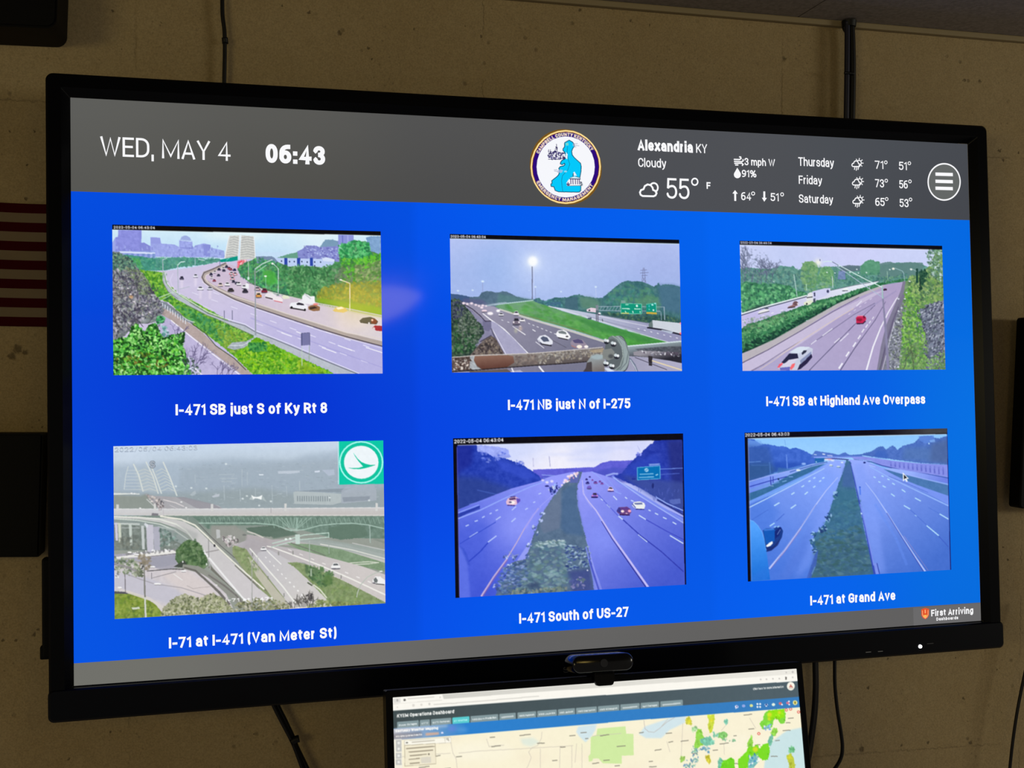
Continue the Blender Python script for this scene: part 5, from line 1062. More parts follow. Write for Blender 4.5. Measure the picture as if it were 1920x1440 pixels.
    s.poly('1580,880 1592,866 1600,895 1604,915 1578,912', (70, 104, 168), .8, soft=2), s.poly('1570,918 1606,920 1612,955 1560,960', (58, 112, 140), .6, soft=3), s.poly('1530,1030 1620,1000 1636,1076 1520,1084', (66, 100, 124), .6, soft=5)
    s.leaves('1532,1000 1612,985 1634,1070 1522,1082', [(72, 116, 130), (54, 92, 116), (90, 130, 146), (60, 100, 104)], 420, 2.6, 2, .55, .1), s.leaves('1560,940 1608,935 1618,985 1540,1000', [(66, 118, 146), (56, 104, 130), (76, 128, 150)], 130, 2.6, 2, .4, .1)
    for x, y in ((1524, 1000), (1523, 1013), (1523, 1021), (1526, 1031), (1545, 990), (1550, 972), (1554, 966), (1566, 925), (1566, 935), (1538, 994)):
        s.leaves([(x - 3, y - 4), (x + 4, y - 4), (x + 4, y + 4), (x - 3, y + 4)], [(40, 80, 140), (150, 190, 226), (56, 104, 130), (36, 64, 120)], 9, 1.7, 2, .9)
    s.line('1593,866 1600,895 1610,940 1622,990 1632,1040 1640,1078', 1, (50, 70, 180), .9, 4), s.line('1612,945 1622,985 1633,1035 1638,1060', 2.4, (124, 146, 240), .9), s.poly('1638,1056 1643,1056 1648,1077 1642,1078', (124, 146, 236)), s.line('1644,1056 1649,1077', 1.4, (44, 60, 160)), s.poly('1528,1038 1534,1030 1530,1060 1520,1084 1512,1085', (64, 96, 190), .8), s.line('1522,1076 1528,1062', 2.4, (96, 140, 190), .8)
    s.ell((1611.5, 914), 1.6, 2, (50, 90, 200)), s.line('1611.5,914 1612.5,928', 2.4, (76, 120, 236), .9), s.ell((1614.5, 963), 1.4, 1.8, (190, 220, 255))
    # marks, right carriageway
    s.line('1622,905 1640,928 1660,958 1690,1005 1716,1045 1736,1074', 1, (176, 196, 255), 1, 3.4), s.line('1662,962 1690,1007 1733,1074', 1, (50, 60, 160), .8, 1.4), s.line('1694,1005 1740,1070', 1, (226, 160, 180), .4), s.line('1630,875 1660,892 1690,907 1730,926 1778,949', 1.6, (150, 186, 255), .95, 2.4), s.line('1665,893 1700,907 1740,924', 1, (60, 90, 190), .6)
    for P in ('1694,948 1706,955', '1737,986 1760,1005', '1761,964 1778,974', '1715,934 1726,940', '1670,926 1677,931', '1690,918 1697,923', '1654,911 1660,914', '1672,906 1677,909', '1663,898 1667,900', '1646,903 1650,905', '1637,894 1641,896', '1652,892 1656,894', '1715,966 1719,968'):
        s.line(P, 2.2, (176, 220, 255))
    s.line('1706,956 1737,985', 1.4, (76, 110, 210), .8), s.line('1760,1006 1778,1026', 1.6, (60, 92, 196), .8), s.line('1740,952 1762,964', 1, (70, 110, 210), .6), s.line('1640,945 1680,1010 1700,1060', 5, (104, 146, 246), .35)
    s.ell((1620, 867.5), 2.4, 1.6, (24, 40, 120)), s.line('1628,872 1640,876', 1.4, (176, 200, 255), .8)
    # the dome of the camera and the near car
    s.ramp('1402,972 1412,976 1420,984 1428,996 1434,1015 1438,1040 1444,1086 1398,1090', (1412, 985), (84, 164, 255), (1425, 1085), (24, 110, 216)), s.line('1404,974 1413,977 1421,985 1429,998 1434,1014 1436,1030', 1.2, (126, 190, 255), .6), s.poly('1408,1080 1440,1060 1440,1090 1404,1090', (50, 120, 226), .5, soft=4)
    s.poly('1430,994 1436,990 1452,990 1458,986 1464,988 1468,995 1466,1006 1458,1016 1452,1026 1440,1033 1436,1028 1434,1015', (26, 60, 140)), s.poly('1431,995 1453,993 1452,1014 1446,1016 1436,1020', (18, 90, 186)), s.poly('1432,991 1450,990 1452,993 1432,995', (60, 120, 216)), s.poly('1452,996 1462,988 1465,990 1460,1004 1453,1010', (20, 40, 120)), s.line('1457,1002 1463,992', 1, (130, 160, 220)), s.line('1443,986 1452,980', 2.2, (170, 216, 255)), s.line('1451,988 1455,986', 2, (140, 200, 250)), s.line('1457,988 1461,986', 2.4, (150, 200, 250))
    s.poly('1436,1023 1442,1017 1448,1014 1449,1018 1444,1023 1438,1025', (244, 250, 252)), s.poly('1437,1026 1450,1024 1460,1012 1466,1006 1458,1022 1446,1032 1437,1034', (24, 44, 116), .9)
    # pointer, frame of the view, clock
    s.poly('1692,886 1703.5,898 1699,898.5 1701.5,903 1698.5,904 1696,899.5 1692.5,903', (240, 248, 252)), s.poly('1694,890 1700,896.5 1697,897 1694,899.5', (16, 24, 36))
    s.poly('1390,809 1790,800.5 1790,814 1774.5,814.3 1590,818 1401,822 1408,1090 1390,1092', (8, 6, 22)), s.ramp('1655,804 1776,802 1776,812.5 1655,815', (1655, 808), (14, 10, 22), (1740, 808), (66, 66, 70)), s.line('1401,822 1590,818 1774,814.5', 1.4, (214, 234, 255), .7)
    s.line('1776,804 1778,900 1783,1072', 2.4, (20, 36, 120)), s.line('1402,830 1409,1088', 1, (150, 160, 220), .6)
    s.text('2022-05-04 06:43:03', (1396, 818.5), (1479, 816.5), 6.2, .19, (246, 246, 250))
    s.blur(.5), s.crisp(.5, 1.6), s.grain(4)
    return q, s.done()


SEAL_QUAD = [(993.6, 238.6), (1127.2, 246.5), (1128.6, 387.4), (994.4, 380.6)]


def picture_seal(q):
    s = Paint(q, 270, 284, 17, 2)
    s.fill((120, 84, 26))
    c, rx, ry = np.mean(pts(q), 0), 67, 70.4
    gold = (252, 206, 122)
    s.ell(c, rx * .985, ry * .985, gold), s.ell(c, rx * .975, ry * .975, (255, 226, 160)), s.ell(c, rx * .955, ry * .955, gold)
    s.ell(c, rx * .94, ry * .94, (112, 62, 34)), s.ell(c, rx * .925, ry * .925, (44, 6, 122)), s.ell(c, rx * .815, ry * .815, (240, 242, 250)), s.ell(c, rx * .8, ry * .8, (246, 247, 252))
    s.arc_text('CAMPBELL COUNTY KENTUCKY', c, rx, ry, 155, 31, .82, .095, .24, (250, 214, 196))
    s.arc_text('EMERGENCY MANAGEMENT', c, rx, ry, 206, 328, .915, .095, .24, (250, 214, 196), True)

    def P(v):
        return [(985 + float(a) / 8.727, 230 + float(b) / 8.727) for a, b in (k.split(',') for k in v.split())]
    land = P('640,330 715,288 770,320 790,345 800,390 775,420 755,470 765,530 800,575 860,630 900,665 912,720 908,800 895,870 890,900 900,960 905,1040 905,1110 880,1138 700,1136 540,1132 485,1110 465,1050 420,1045 415,1010 435,990 430,950 470,920 520,880 545,850 560,790 545,750 570,720 620,710 645,690 640,665 600,690 570,675 575,650 600,615 640,600 660,560 640,480 615,460 615,430 640,395')
    s.poly(land, (0, 200, 250)), s.line(land + land[:1], 1.5, (20, 84, 120))
    s.line(P('690,390 680,480 695,600 725,680 690,780 640,830 605,870 590,950 600,1060 612,1130'), .8, (24, 110, 150)), s.poly(P('655,335 700,330 705,370 665,378'), (130, 214, 200), .9)
    ink = (50, 44, 96)
    s.leaves(P('368,470 410,480 470,470 505,400 530,440 560,480 620,490 655,500 662,590 400,600 370,560'), [ink, (246, 247, 252), (96, 90, 150), ink], 190, 1.1, 2, .95)
    s.line(P('507,350 510,400 520,470'), 1, ink), s.line(P('375,480 382,440'), 1, ink), s.line(P('370,600 560,604 650,560'), 1, ink), s.line(P('410,440 400,500 430,520'), .8, ink)
    s.poly(P('662,480 690,520 685,600 664,590'), (226, 240, 252)), s.line(P('735,905 790,885 850,890 895,912'), 1.2, (70, 100, 120)), s.poly(P('700,940 735,905 800,880 880,905 920,960 940,1000 930,1030 680,1035 670,990'), (240, 246, 252))
    s.poly(P('735,905 800,880 890,908 895,920 735,915'), (206, 236, 246)), s.poly(P('780,825 800,800 830,850 840,870 790,870'), (226, 240, 250)), s.line(P('783,830 778,880'), 1.4, (40, 40, 70)), s.line(P('722,920 900,925'), 1.6, (60, 56, 96))
    for x in (740, 775, 815, 850, 880):
        s.line(P('%d,925 %d,1010' % (x, x + 4)), 1.5, (80, 60, 120))
    s.leaves(P('680,985 720,1000 718,1030 680,1030'), [ink, (120, 110, 150)], 14, 1.4), s.leaves(P('890,950 935,985 935,1028 895,1028'), [(90, 100, 110), (60, 60, 90), (220, 226, 236)], 22, 1.2), s.line(P('675,1035 935,1030'), 1, (110, 130, 150))
    for v in ('775,350 855,345', '770,370 880,380', '790,395 830,398', '465,775 520,772', '470,795 545,800', '520,815 600,812'):
        s.line(P(v), 1.3, (176, 184, 206), .9)
    s.ell(P('570,790')[0], 5, 2.4, (170, 190, 230), .8), s.ell(P('655,800')[0], 3, 1.6, (160, 220, 240), .9)
    s.blur(.35), s.crisp(.6, 1.2)
    return s.done()


def picture_weather_page(q):
    s = Paint(q, 764, 432, 18)
    s.fill((250, 242, 214))
    # map: sheets of land, water, roads
    for i in range(26):
        x, y = s.rng.uniform(740, 1500), s.rng.uniform(1380, 1500)
        s.ell((x, y), s.rng.uniform(20, 60), s.rng.uniform(8, 20), [(252, 246, 224), (246, 234, 208), (244, 240, 206)][i % 3], .5, 6)
    green, water, road = (210, 236, 164), (212, 231, 236), (206, 198, 184)
    s.poly('1120,1366 1172.5,1362 1174,1375.6 1187.5,1376 1188,1416 1165.6,1417 1165.6,1432 1130,1431 1122,1422 1112,1422 1110,1427 1104,1428 1103,1418 1107,1413 1107.5,1382 1118,1378', green)
    s.poly('1084,1362 1119,1357 1116,1369 1110,1379 1097.5,1392 1086,1381 1080,1372', water, 1, 1), s.poly('1197.5,1376 1209,1362 1239,1352 1267,1342 1286,1343 1284,1355 1255,1369 1240,1384 1211,1384', water, 1, 1)
    s.poly('1436,1410 1450,1388 1475,1370 1503,1364 1516,1470 1530,1560 1430,1500 1432,1440', (204, 229, 231), 1, 1), s.poly('975,1385 1000,1383 1012,1392 995,1400 980,1396', (222, 234, 222), .8, 2)
    for P in ('845,1390 849,1412 855,1422 857,1440', '912,1385 917,1400 930,1398 945,1397', '1016,1372 1015,1384 1008,1398 997,1402 991,1410 996,1420 990,1436 984,1445', '1091,1394 1091,1440', '1081,1394 1078,1430', '1072,1398 1072,1440', '1050,1400 1049,1440', '1013,1403 1013,1440', '860,1412 900,1408 975,1404 1075,1398', '1280,1356 1277,1420', '1250,1390 1256,1410', '1240,1362 1252,1348', '1207,1350 1209,1366 1216,1372 1226,1373 1236,1366 1250,1354 1265,1345', '1365,1355 1352,1370', '1405,1346 1417,1366', '1357,1395 1358,1415', '1110,1380 1165,1375', '740,1420 845,1412'):
        s.line(P, 1, (188, 180, 176) if P.startswith('1207') else road, .8)
    for P in ('974,1379 995,1377', '1007,1394 1021,1393', '1050,1401 1060,1400.4', '1067,1380 1079,1379', '1088,1374 1100,1373', '1097,1385 1103,1384.6', '1125,1380 1142,1377', '1156,1400 1173,1398', '1035,1426 1045,1425.6', '1110,1432 1123,1430', '1131,1426 1143,1425', '1152,1436 1162,1435', '921,1400 939,1398', '855,1419 866,1418', '817,1418 826,1416', '1198,1374 1207,1373', '1248,1375 1260,1374', '1253,1392 1262,1390', '1276,1390 1291,1388', '1227,1407 1240,1405', '1216,1428 1224,1427', '1217,1438 1231,1437', '1298,1413 1308,1412', '1336,1407 1346,1406', '1349,1395 1366,1393', '1376,1432 1390,1431', '1394,1341 1410,1339', '1403,1367 1414,1366', '1415,1397 1425,1396', '1375,1380 1381,1379', '1477,1347 1488,1346', '1473,1355 1482,1355', '1467,1370 1482,1369', '1453,1389 1462,1388', '1445,1418 1458,1418', '785,1439 805,1437', '833,1441 845,1440', '918,1383 928,1382'):
        s.line(P, 1.5, (130, 124, 112), .85)
    # rain returns
    teal, gr, yl = (120, 196, 168), (146, 216, 76), (208, 222, 64)
    for P, c in (('1286,1346 1292,1343 1296,1352 1297,1358 1286,1358', (206, 204, 70)), ('1298,1364 1304,1361 1308,1366 1303,1371 1297,1370', (160, 206, 146)), ('1309,1366 1314,1367 1318,1378 1323,1388 1318,1396 1309,1402 1303,1409 1301,1398 1304,1388 1305,1372', gr), ('1313,1386 1324,1382 1331,1380 1337,1388 1340,1394 1332,1398 1322,1398 1314,1392', teal), ('1326,1341 1340,1339 1339,1352 1337,1366 1332,1375 1327,1366 1329,1352', yl), ('1348,1374 1356,1371 1363,1374 1363,1382 1355,1386 1346,1383', (134, 204, 110)), ('1358,1351 1363,1349 1365,1355 1360,1358', teal), ('1276,1420 1284,1417 1283,1426 1276,1430', (160, 206, 96)), ('1322,1418 1329,1416 1333,1426 1330,1432 1324,1426', (206, 196, 56)), ('1348,1424 1360,1426 1370,1420 1376,1424 1378,1446 1346,1446', (108, 214, 30)), ('1348,1420 1354,1424 1350,1440 1346,1440', teal),
                 ('1428,1366 1424,1358 1430,1350 1433,1338 1440,1332 1470,1329 1473,1340 1471,1356 1464,1358 1459,1350 1454,1347 1450,1352 1448,1362 1438,1368', (124, 216, 60)), ('1440,1333 1470,1330 1470,1345 1460,1348 1452,1345 1444,1352 1438,1346', (150, 230, 20)), ('1447,1367 1456,1364 1458,1372 1452,1380 1446,1378', gr), ('1446,1376 1450,1380 1446,1398 1440,1396 1440,1388', teal), ('1405,1386 1409,1380 1412,1392 1410,1402 1402,1404 1401,1394', gr), ('1398,1410 1402,1402 1412,1400 1420,1396 1424,1404 1430,1396 1441,1393 1443,1408 1440,1424 1430,1426 1422,1418 1410,1420 1402,1440 1384,1444 1384,1424 1392,1416', (120, 220, 30)), ('1404,1420 1416,1418 1422,1428 1412,1440 1402,1440', (120, 190, 190)), ('1478,1402 1488,1400 1489,1410 1482,1412', (110, 190, 130)), ('1474,1417 1482,1413 1488,1422 1491,1440 1482,1444 1478,1430', (190, 200, 60))):
        s.poly(P, c, .95, edge=1.2), s.leaves(P, [c, tuple(min(255, v + 24) for v in c), tuple(int(v * .86) for v in c)], 16, 1.8, a=.7)
    for x, y, r in ((1443, 1340, 4), (1461, 1336, 3), (1416, 1405, 5), (1334, 1350, 3), (1292, 1352, 3), (1480, 1420, 3), (1442, 1348, 3)):
        s.ell((x, y), r, r, (230, 222, 50), .8, 1)
    s.leaves('1296,1396 1310,1404 1308,1440 1278,1440 1282,1430 1296,1416', [(126, 176, 176), (150, 200, 176), (110, 150, 180), (252, 246, 226)], 46, 1.7), s.leaves('1310,1400 1330,1400 1330,1412 1312,1406', [(110, 160, 190), (140, 190, 200)], 22, 1.5), s.leaves('1432,1362 1446,1358 1444,1370 1432,1368', [(100, 150, 220), (240, 246, 246), (130, 190, 200)], 26, 1.4), s.leaves('1404,1416 1426,1412 1430,1426 1404,1436', [(60, 130, 190), (130, 190, 200), (246, 248, 240)], 30, 1.7), s.leaves('1338,1372 1348,1372 1346,1384 1336,1382', [teal, (140, 196, 160)], 16, 1.6), s.leaves('1352,1384 1378,1386 1378,1390 1358,1388', [(140, 190, 150)], 10, 1.6)
    for x, y in ((1474, 1331), (1482, 1329.5), (1497, 1335), (1422.5, 1375.5)):
        s.ell((x, y), 3, 2.8, (226, 110, 90)), s.ell((x, y), 1.6, 1.5, (252, 226, 216))
    # browser furniture
    s.poly('730,1308.5 1500,1253.5 1502,1276.3 960,1316 730,1333.5', (252, 249, 240))
    s.ramp('829,1302 1500,1254 1500,1263.5 1200,1284 960,1301 832,1311', (830, 1306), (212, 210, 202), (1500, 1258), (238, 235, 226)), s.poly('737,1310 751,1308.6 751,1317 738,1318', (226, 224, 218)), s.line('736,1320 829,1312.6', .8, (222, 218, 210))
    s.line('764,1310.5 814,1306.5', 1.6, (206, 202, 194), .8), s.ell((758.5, 1312.4), 2.2, 2.2, (106, 104, 98)), s.ell((745, 1313), 1.8, 2.2, (180, 176, 170)), s.line('825,1306 825,1309', 1.4, (190, 186, 178)), s.line('813,1321 850,1318.6 900,1314.6 960,1309.6 1011,1305', 1.5, (206, 203, 196), .8), s.ell((775, 1322.5), 2.6, 2.6, (224, 220, 212)), s.ell((790, 1321.4), 2.2, 2.2, (226, 222, 214)), s.ell((805, 1320), 1.8, 2.4, (214, 210, 204)), s.line('745,1325 745,1327', 1.6, (200, 196, 190))
    for x, y in ((1426, 1274), (1437, 1273.6), (1449, 1272.6), (1461, 1272.4), (1486, 1270), (1474, 1261)):
        s.ell((x, y), 1.6, 1.6, (206, 202, 196))
    s.poly('1472,1269 1475,1269 1475,1274.5 1472,1274.5', (120, 116, 110)), s.ell((1486, 1260), 2, 2, (196, 192, 188))
    s.ramp('730,1333.5 960,1316 1502,1276.3 1505,1306.3 1281,1323 960,1349 730,1367', (745, 1350), (66, 78, 80), (1400, 1300), (80, 96, 104))
    s.text('KYEM Operations Dashboard', (744.4, 1345.6), (851.4, 1337), 6.6, .21, (250, 250, 244))
    tabs = ((744.5, 785, 'Power Outages'), (787, 806, 'KYTC'), (808, 846, 'KYTC Cameras'), (848, 880, 'KY Weather'), (882, 934, 'NWS Storm Prediction'), (936, 967, ''), (970, 1005, 'NWS Paducah'), (1007, 1044, 'NWS Louisville'), (1046, 1078, 'NWS Jackson'), (1080, 1119, 'NWS Charleston'), (1121, 1161, 'NWS Wilmington'), (1163, 1199, ''), (1201, 1235.5, 'April Damages'), (1238, 1280, ''))
    for x0, x1, w in tabs:
        top, bot = lambda x: 1353.3 - (x - 744) * .0775, lambda x: 1366.5 - (x - 744) * .0815
        s.poly([(x0, bot(x0)), (x0, top(x0) + 1.2), (x0 + 1.2, top(x0)), (x1 - 1.2, top(x1)), (x1, top(x1) + 1.2), (x1, bot(x1))], (92, 204, 208) if w == 'KY Weather' else (134, 154, 158))
        y0, y1 = top(x0) + 8.4, top(x1) + 8.2
        if w:
            s.text(w, (x0 + 3.5, y0), (x1 - 3.5, y1), 3.4, .2, (236, 242, 240) if w != 'KY Weather' else (190, 246, 244), .9)
        else:
            s.line([(x0 + 4, y0 - 1.6), (x1 - 4, y1 - 1.6)], 2.6, (216, 224, 224), .75)
    s.ramp('730,1367 960,1348.5 1281,1322.5 1505,1306 1507,1325.6 1190,1350.6 960,1370 730,1388.5', (900, 1360), (44, 128, 206), (1460, 1316), (58, 126, 190))
    s.ramp('730,1367.4 872,1356.3 876,1377 730,1388.5', (738, 1376), (190, 190, 200), (876, 1366), (44, 128, 206)), s.poly('740,1366.6 840,1359 838,1362 760,1369 740,1371', (226, 222, 226), .7, 2), s.ell((848, 1366), 8, 5, (120, 130, 226), .5, 3), s.ell((866, 1368), 12, 4, (110, 170, 226), .5, 3), s.poly('738,1376 790,1372 792,1381 738,1386', (124, 116, 120), .6, 2)
    s.text('Kentucky Weather Mapping', (741.5, 1373.2), (821.5, 1367.2), 5.2, .22, (252, 250, 246)), s.text('with Live Updates from the', (742, 1382.4), (791, 1378.4), 3.2, .2, (250, 246, 240)), s.poly('798,1374.4 823,1372.4 823,1377 798,1379', (240, 180, 140), .8, 1), s.ell((829, 1374), 2.4, 1.8, (226, 226, 250))
    s.text('Click here for more information', (1412, 1294), (1469, 1289.2), 4, .2, (246, 246, 240)), s.ell((1482.5, 1286.5), 7.3, 8, (250, 246, 232)), s.poly('1479,1289 1482,1282.5 1487,1289', (206, 130, 116)), s.line('1478,1291 1487,1290.6', 1, (200, 190, 170))
    for x, y, c in ((1381, 1325, (240, 236, 250)), (1394, 1323.5, (150, 170, 226)), (1408.5, 1323, (220, 226, 150)), (1436.5, 1322, (226, 240, 250)), (1450, 1321, (226, 240, 226)), (1463, 1319, (206, 110, 120)), (1477, 1318, (206, 120, 150)), (1490.5, 1317.5, (226, 226, 150))):
        s.ell((x, y), 3.2 if x < 1480 else 4.4, 2.8 if x < 1480 else 4.4, c)
    s.line('1379,1329 1382,1325', 1.4, (240, 236, 250)), s.ell((1381.5, 1324.6), 1.6, 1.6, (110, 120, 190)), s.ell((1490.5, 1317.5), 1.6, 2.6, (150, 130, 40)), s.poly('1433,1325 1436.5,1318 1440,1325 1436.5,1322', (20, 60, 140)), s.ell((1466, 1321), 1.6, 1.6, (246, 246, 250)), s.ell((1479, 1315), 1.6, 1.6, (250, 250, 255)), s.ell((1479.5, 1321), 1.6, 1.6, (240, 240, 255))
    for x in (1420, 1425):
        for y in (1320, 1325.4):
            s.ell((x, y), 1.8, 1.9, (236, 242, 250))
    # map controls
    pale = (252, 248, 234)
    s.poly('738,1386.4 753,1385.4 755,1450 740,1450', (244, 240, 228), .8)
    for y in (1388, 1399, 1412, 1424):
        s.poly([(742, y), (752.5, y - .8), (753, y + 10), (742.4, y + 10.6)], (198, 198, 194)), s.ell((747.4, y + 5), 2.4, 2.4, (238, 238, 232))
    s.poly('758,1388.6 845,1382.2 845.4,1392.4 758.4,1397.4', pale), s.line('758,1388.6 845,1382.2 845.4,1392.4 758.4,1397.4 758,1388.6', .8, (206, 200, 184)), s.line('772,1391.6 815,1388', 2, (200, 194, 180), .9), s.line('834,1383 834.6,1393', .8, (206, 200, 184)), s.ell((839, 1385.6), 2.2, 2, (150, 146, 136)), s.ell((839, 1385.6), 1.2, 1, pale), s.line('840,1387 842,1389', 1.2, (150, 146, 136)), s.line('761,1392.6 765,1392.2', 2, (120, 116, 108))
    s.poly('758.4,1397.6 816,1394 817.4,1432 759,1436.6', (242, 234, 208), .95), s.line('758.4,1397.6 816,1394 817.4,1432 759,1436.6 758.4,1397.6', .9, (184, 174, 150))
    for P in ('761,1403.6 815,1399.4', '766,1410 812,1406.4', '768,1417 800,1414', '766,1424 787,1422', '768,1431.6 787,1429.8'):
        s.line(P, 1.9, (156, 146, 126), .9)
    s.poly('789,1420 808,1418.6 808.4,1430 789.4,1431', (222, 216, 200)), s.ell((804, 1414), 1.8, 1.8, (140, 132, 116))
    s.blur(.5), s.crisp(.5, 1.4), s.grain(2)
    return s.done()


PICTURES = {'bridge_curve': picture_bridge_curve, 'pipe_flange': picture_pipe_flange, 'red_car': picture_red_car,
            'grey_interchange': picture_grey_interchange, 'violet_dusk': picture_violet_dusk, 'blue_median': picture_blue_median}


# ---------------------------------------------------------------- materials
def material(name):
    m = bpy.data.materials.new(name)
    m.use_nodes = True
    return m, m.node_tree, m.node_tree.nodes['Principled BSDF']


def plain(name, col, rough=.5, spec=.5, bump=0, scale=200):
    m, nt, b = material(name)
    b.inputs['Base Color'].default_value = rgba(*col)
    b.inputs['Roughness'].default_value, b.inputs['Specular IOR Level'].default_value = rough, spec
    if bump:
        n, bp = nt.nodes.new('ShaderNodeTexNoise'), nt.nodes.new('ShaderNodeBump')
        n.inputs['Scale'].default_value = scale
        bp.inputs['Strength'].default_value, bp.inputs['Distance'].default_value = bump, .001
        tc = nt.nodes.new('ShaderNodeTexCoord')
        nt.links.new(tc.outputs['Object'], n.inputs['Vector'])
        nt.links.new(n.outputs[0], bp.inputs['Height'])
        nt.links.new(bp.outputs[0], b.inputs['Normal'])
    return m


def glowing(name, col=None, strength=1., rough=.06):
    """A lit display: it gives off its own colour (or the colours painted on its mesh) under smooth glass."""
    m, nt, b = material(name)
    b.inputs['Base Color'].default_value = (.004, .004, .005, 1)
    b.inputs['Roughness'].default_value, b.inputs['Specular IOR Level'].default_value = rough, .12
    if col is None:
        a = nt.nodes.new('ShaderNodeAttribute')
        a.attribute_name = 'picture'
        nt.links.new(a.outputs['Color'], b.inputs['Emission Color'])
    else:
        b.inputs['Emission Color'].default_value = rgba(*col)
    b.inputs['Emission Strength'].default_value = strength
    m.cycles.emission_sampling = 'NONE'
    return m


M = {
    'picture': glowing('lit_picture'), 'white': glowing('lit_white', (250, 250, 252)), 'soft_white': glowing('lit_soft_white', (226, 228, 232)),
    'badge': glowing('lit_badge_red', (226, 84, 40)), 'badge_pale': glowing('lit_badge_pale', (255, 170, 120)), 'badge_yellow': glowing('lit_badge_yellow', (252, 190, 84)), 'led': glowing('power_led', (255, 255, 255), 2),
    'bezel': plain('black_gloss_plastic', (3, 4, 7), .22, .12), 'casing': plain('black_matt_plastic', (3, 3, 4), .6, .12, .2, 300),
    'rubber': plain('black_cable_rubber', (4, 3, 4), .4, .3), 'navy': plain('navy_cable_sheath', (20, 22, 44), .4, .4), 'tie': plain('black_cable_tie', (5, 5, 5), .5, .3),
    'print': plain('grey_print', (44, 45, 50), .5), 'lens': plain('dark_lens_glass', (6, 6, 12), .05, .8),
    'cam_body': plain('webcam_gloss_plastic', (3, 4, 8), .14, .4),
}


# ---------------------------------------------------------------- object helpers
def link(o, parent=None):
    COL.objects.link(o)
    if parent is not None:
        o.parent = parent
    return o


def mesh_obj(name, verts, faces, mat, parent=None, smooth=False):
    me = bpy.data.meshes.new(name)
    me.from_pydata([tuple(v) for v in verts], [], faces)
    me.update()
    if smooth:
        me.polygons.foreach_set('use_smooth', [True] * len(me.polygons))
    me.materials.append(mat)
    return link(bpy.data.objects.new(name, me), parent)


def bm_obj(name, bm, mat, parent=None, smooth=False):
    me = bpy.data.meshes.new(name)
    bmesh.ops.recalc_face_normals(bm, faces=bm.faces)
    bm.to_mesh(me)
    bm.free()
    if smooth:
        me.polygons.foreach_set('use_smooth', [True] * len(me.polygons))
    me.materials.append(mat)
    return link(bpy.data.objects.new(name, me), parent)


def thing(name, label, cat, mat=None, group=None):
    """An Empty at a thing's base that parents its parts."""
    o = link(bpy.data.objects.new(name, None))
    if mat is not None:
        o.matrix_world = mat
    o.empty_display_size = .05
    return tag(o, label, cat, group)


def tag(o, label, cat, group=None):
    o['label'], o['category'] = label, cat
    if group:
        o['group'] = group
    return o


def box_bm(lo, hi, bevel=0, seg=3, bm=None):
    bm = bm or bmesh.new()
    r = bmesh.ops.create_cube(bm, size=1)
    for v in r['verts']:
        v.co = Vector([lo[i] + (v.co[i] + .5) * (hi[i] - lo[i]) for i in range(3)])
    if bevel:
        bmesh.ops.bevel(bm, geom=list({e for v in r['verts'] for e in v.link_edges}), offset=bevel, segments=seg, affect='EDGES', profile=.5)
    return bm


def tube(name, P, r, mat, parent=None, n=10, sub=6):
    """A round cable through the points P."""
    P = [Vector(p) for p in P]
    Q = []
    for i in range(len(P) - 1):
        p0, p1, p2, p3 = P[max(i - 1, 0)], P[i], P[i + 1], P[min(i + 2, len(P) - 1)]
        for k in range(sub):
            t = k / sub
            Q.append(.5 * ((2 * p1) + (p2 - p0) * t + (2 * p0 - 5 * p1 + 4 * p2 - p3) * t * t + (3 * p1 - p0 - 3 * p2 + p3) * t ** 3))
    Q.append(P[-1])
    verts, faces = [], []
    for i, p in enumerate(Q):
        d = (Q[min(i + 1, len(Q) - 1)] - Q[max(i - 1, 0)]).normalized()
        a = d.cross(Vector((0, 1, 0))).normalized()
        b = d.cross(a)
        verts += [p + (a * math.cos(k * math.tau / n) + b * math.sin(k * math.tau / n)) * r for k in range(n)]
    for i in range(len(Q) - 1):
        faces += [(i * n + k, i * n + (k + 1) % n, (i + 1) * n + (k + 1) % n, (i + 1) * n + k) for k in range(n)]
    faces += [tuple(range(n)), tuple(range((len(Q) - 1) * n, len(Q) * n))]
    return mesh_obj(name, verts, faces, mat, parent, True)


def ring_points(x0, z0, x1, z1, r, seg=6):
    out = []
    for cx, cz, a0 in ((x1 - r, z1 - r, 0), (x0 + r, z1 - r, 90), (x0 + r, z0 + r, 180), (x1 - r, z0 + r, 270)):
        for k in range(seg + 1):
            a = math.radians(a0 + 90 * k / seg)
            out.append((cx + r * math.cos(a), cz + r * math.sin(a)))
    return out


def frame_loft(name, loops, mat, parent, cap_back=True):
    """A picture-frame solid from matching loops of (x, z) points at depths y."""
    verts, faces, n = [], [], len(loops[0][0])
    for pl, y in loops:
        verts += [(x, y, z) for x, z in pl]
    for i in range(len(loops) - 1):
        faces += [(i * n + k, (i + 1) * n + k, (i + 1) * n + (k + 1) % n, i * n + (k + 1) % n) for k in range(n)]
    if cap_back:
        faces.append(tuple(range(n)))
    bm = bmesh.new()
    bv = [bm.verts.new(v) for v in verts]
    for f in faces:
        bm.faces.new([bv[i] for i in f])
    return bm_obj(name, bm, mat, parent)


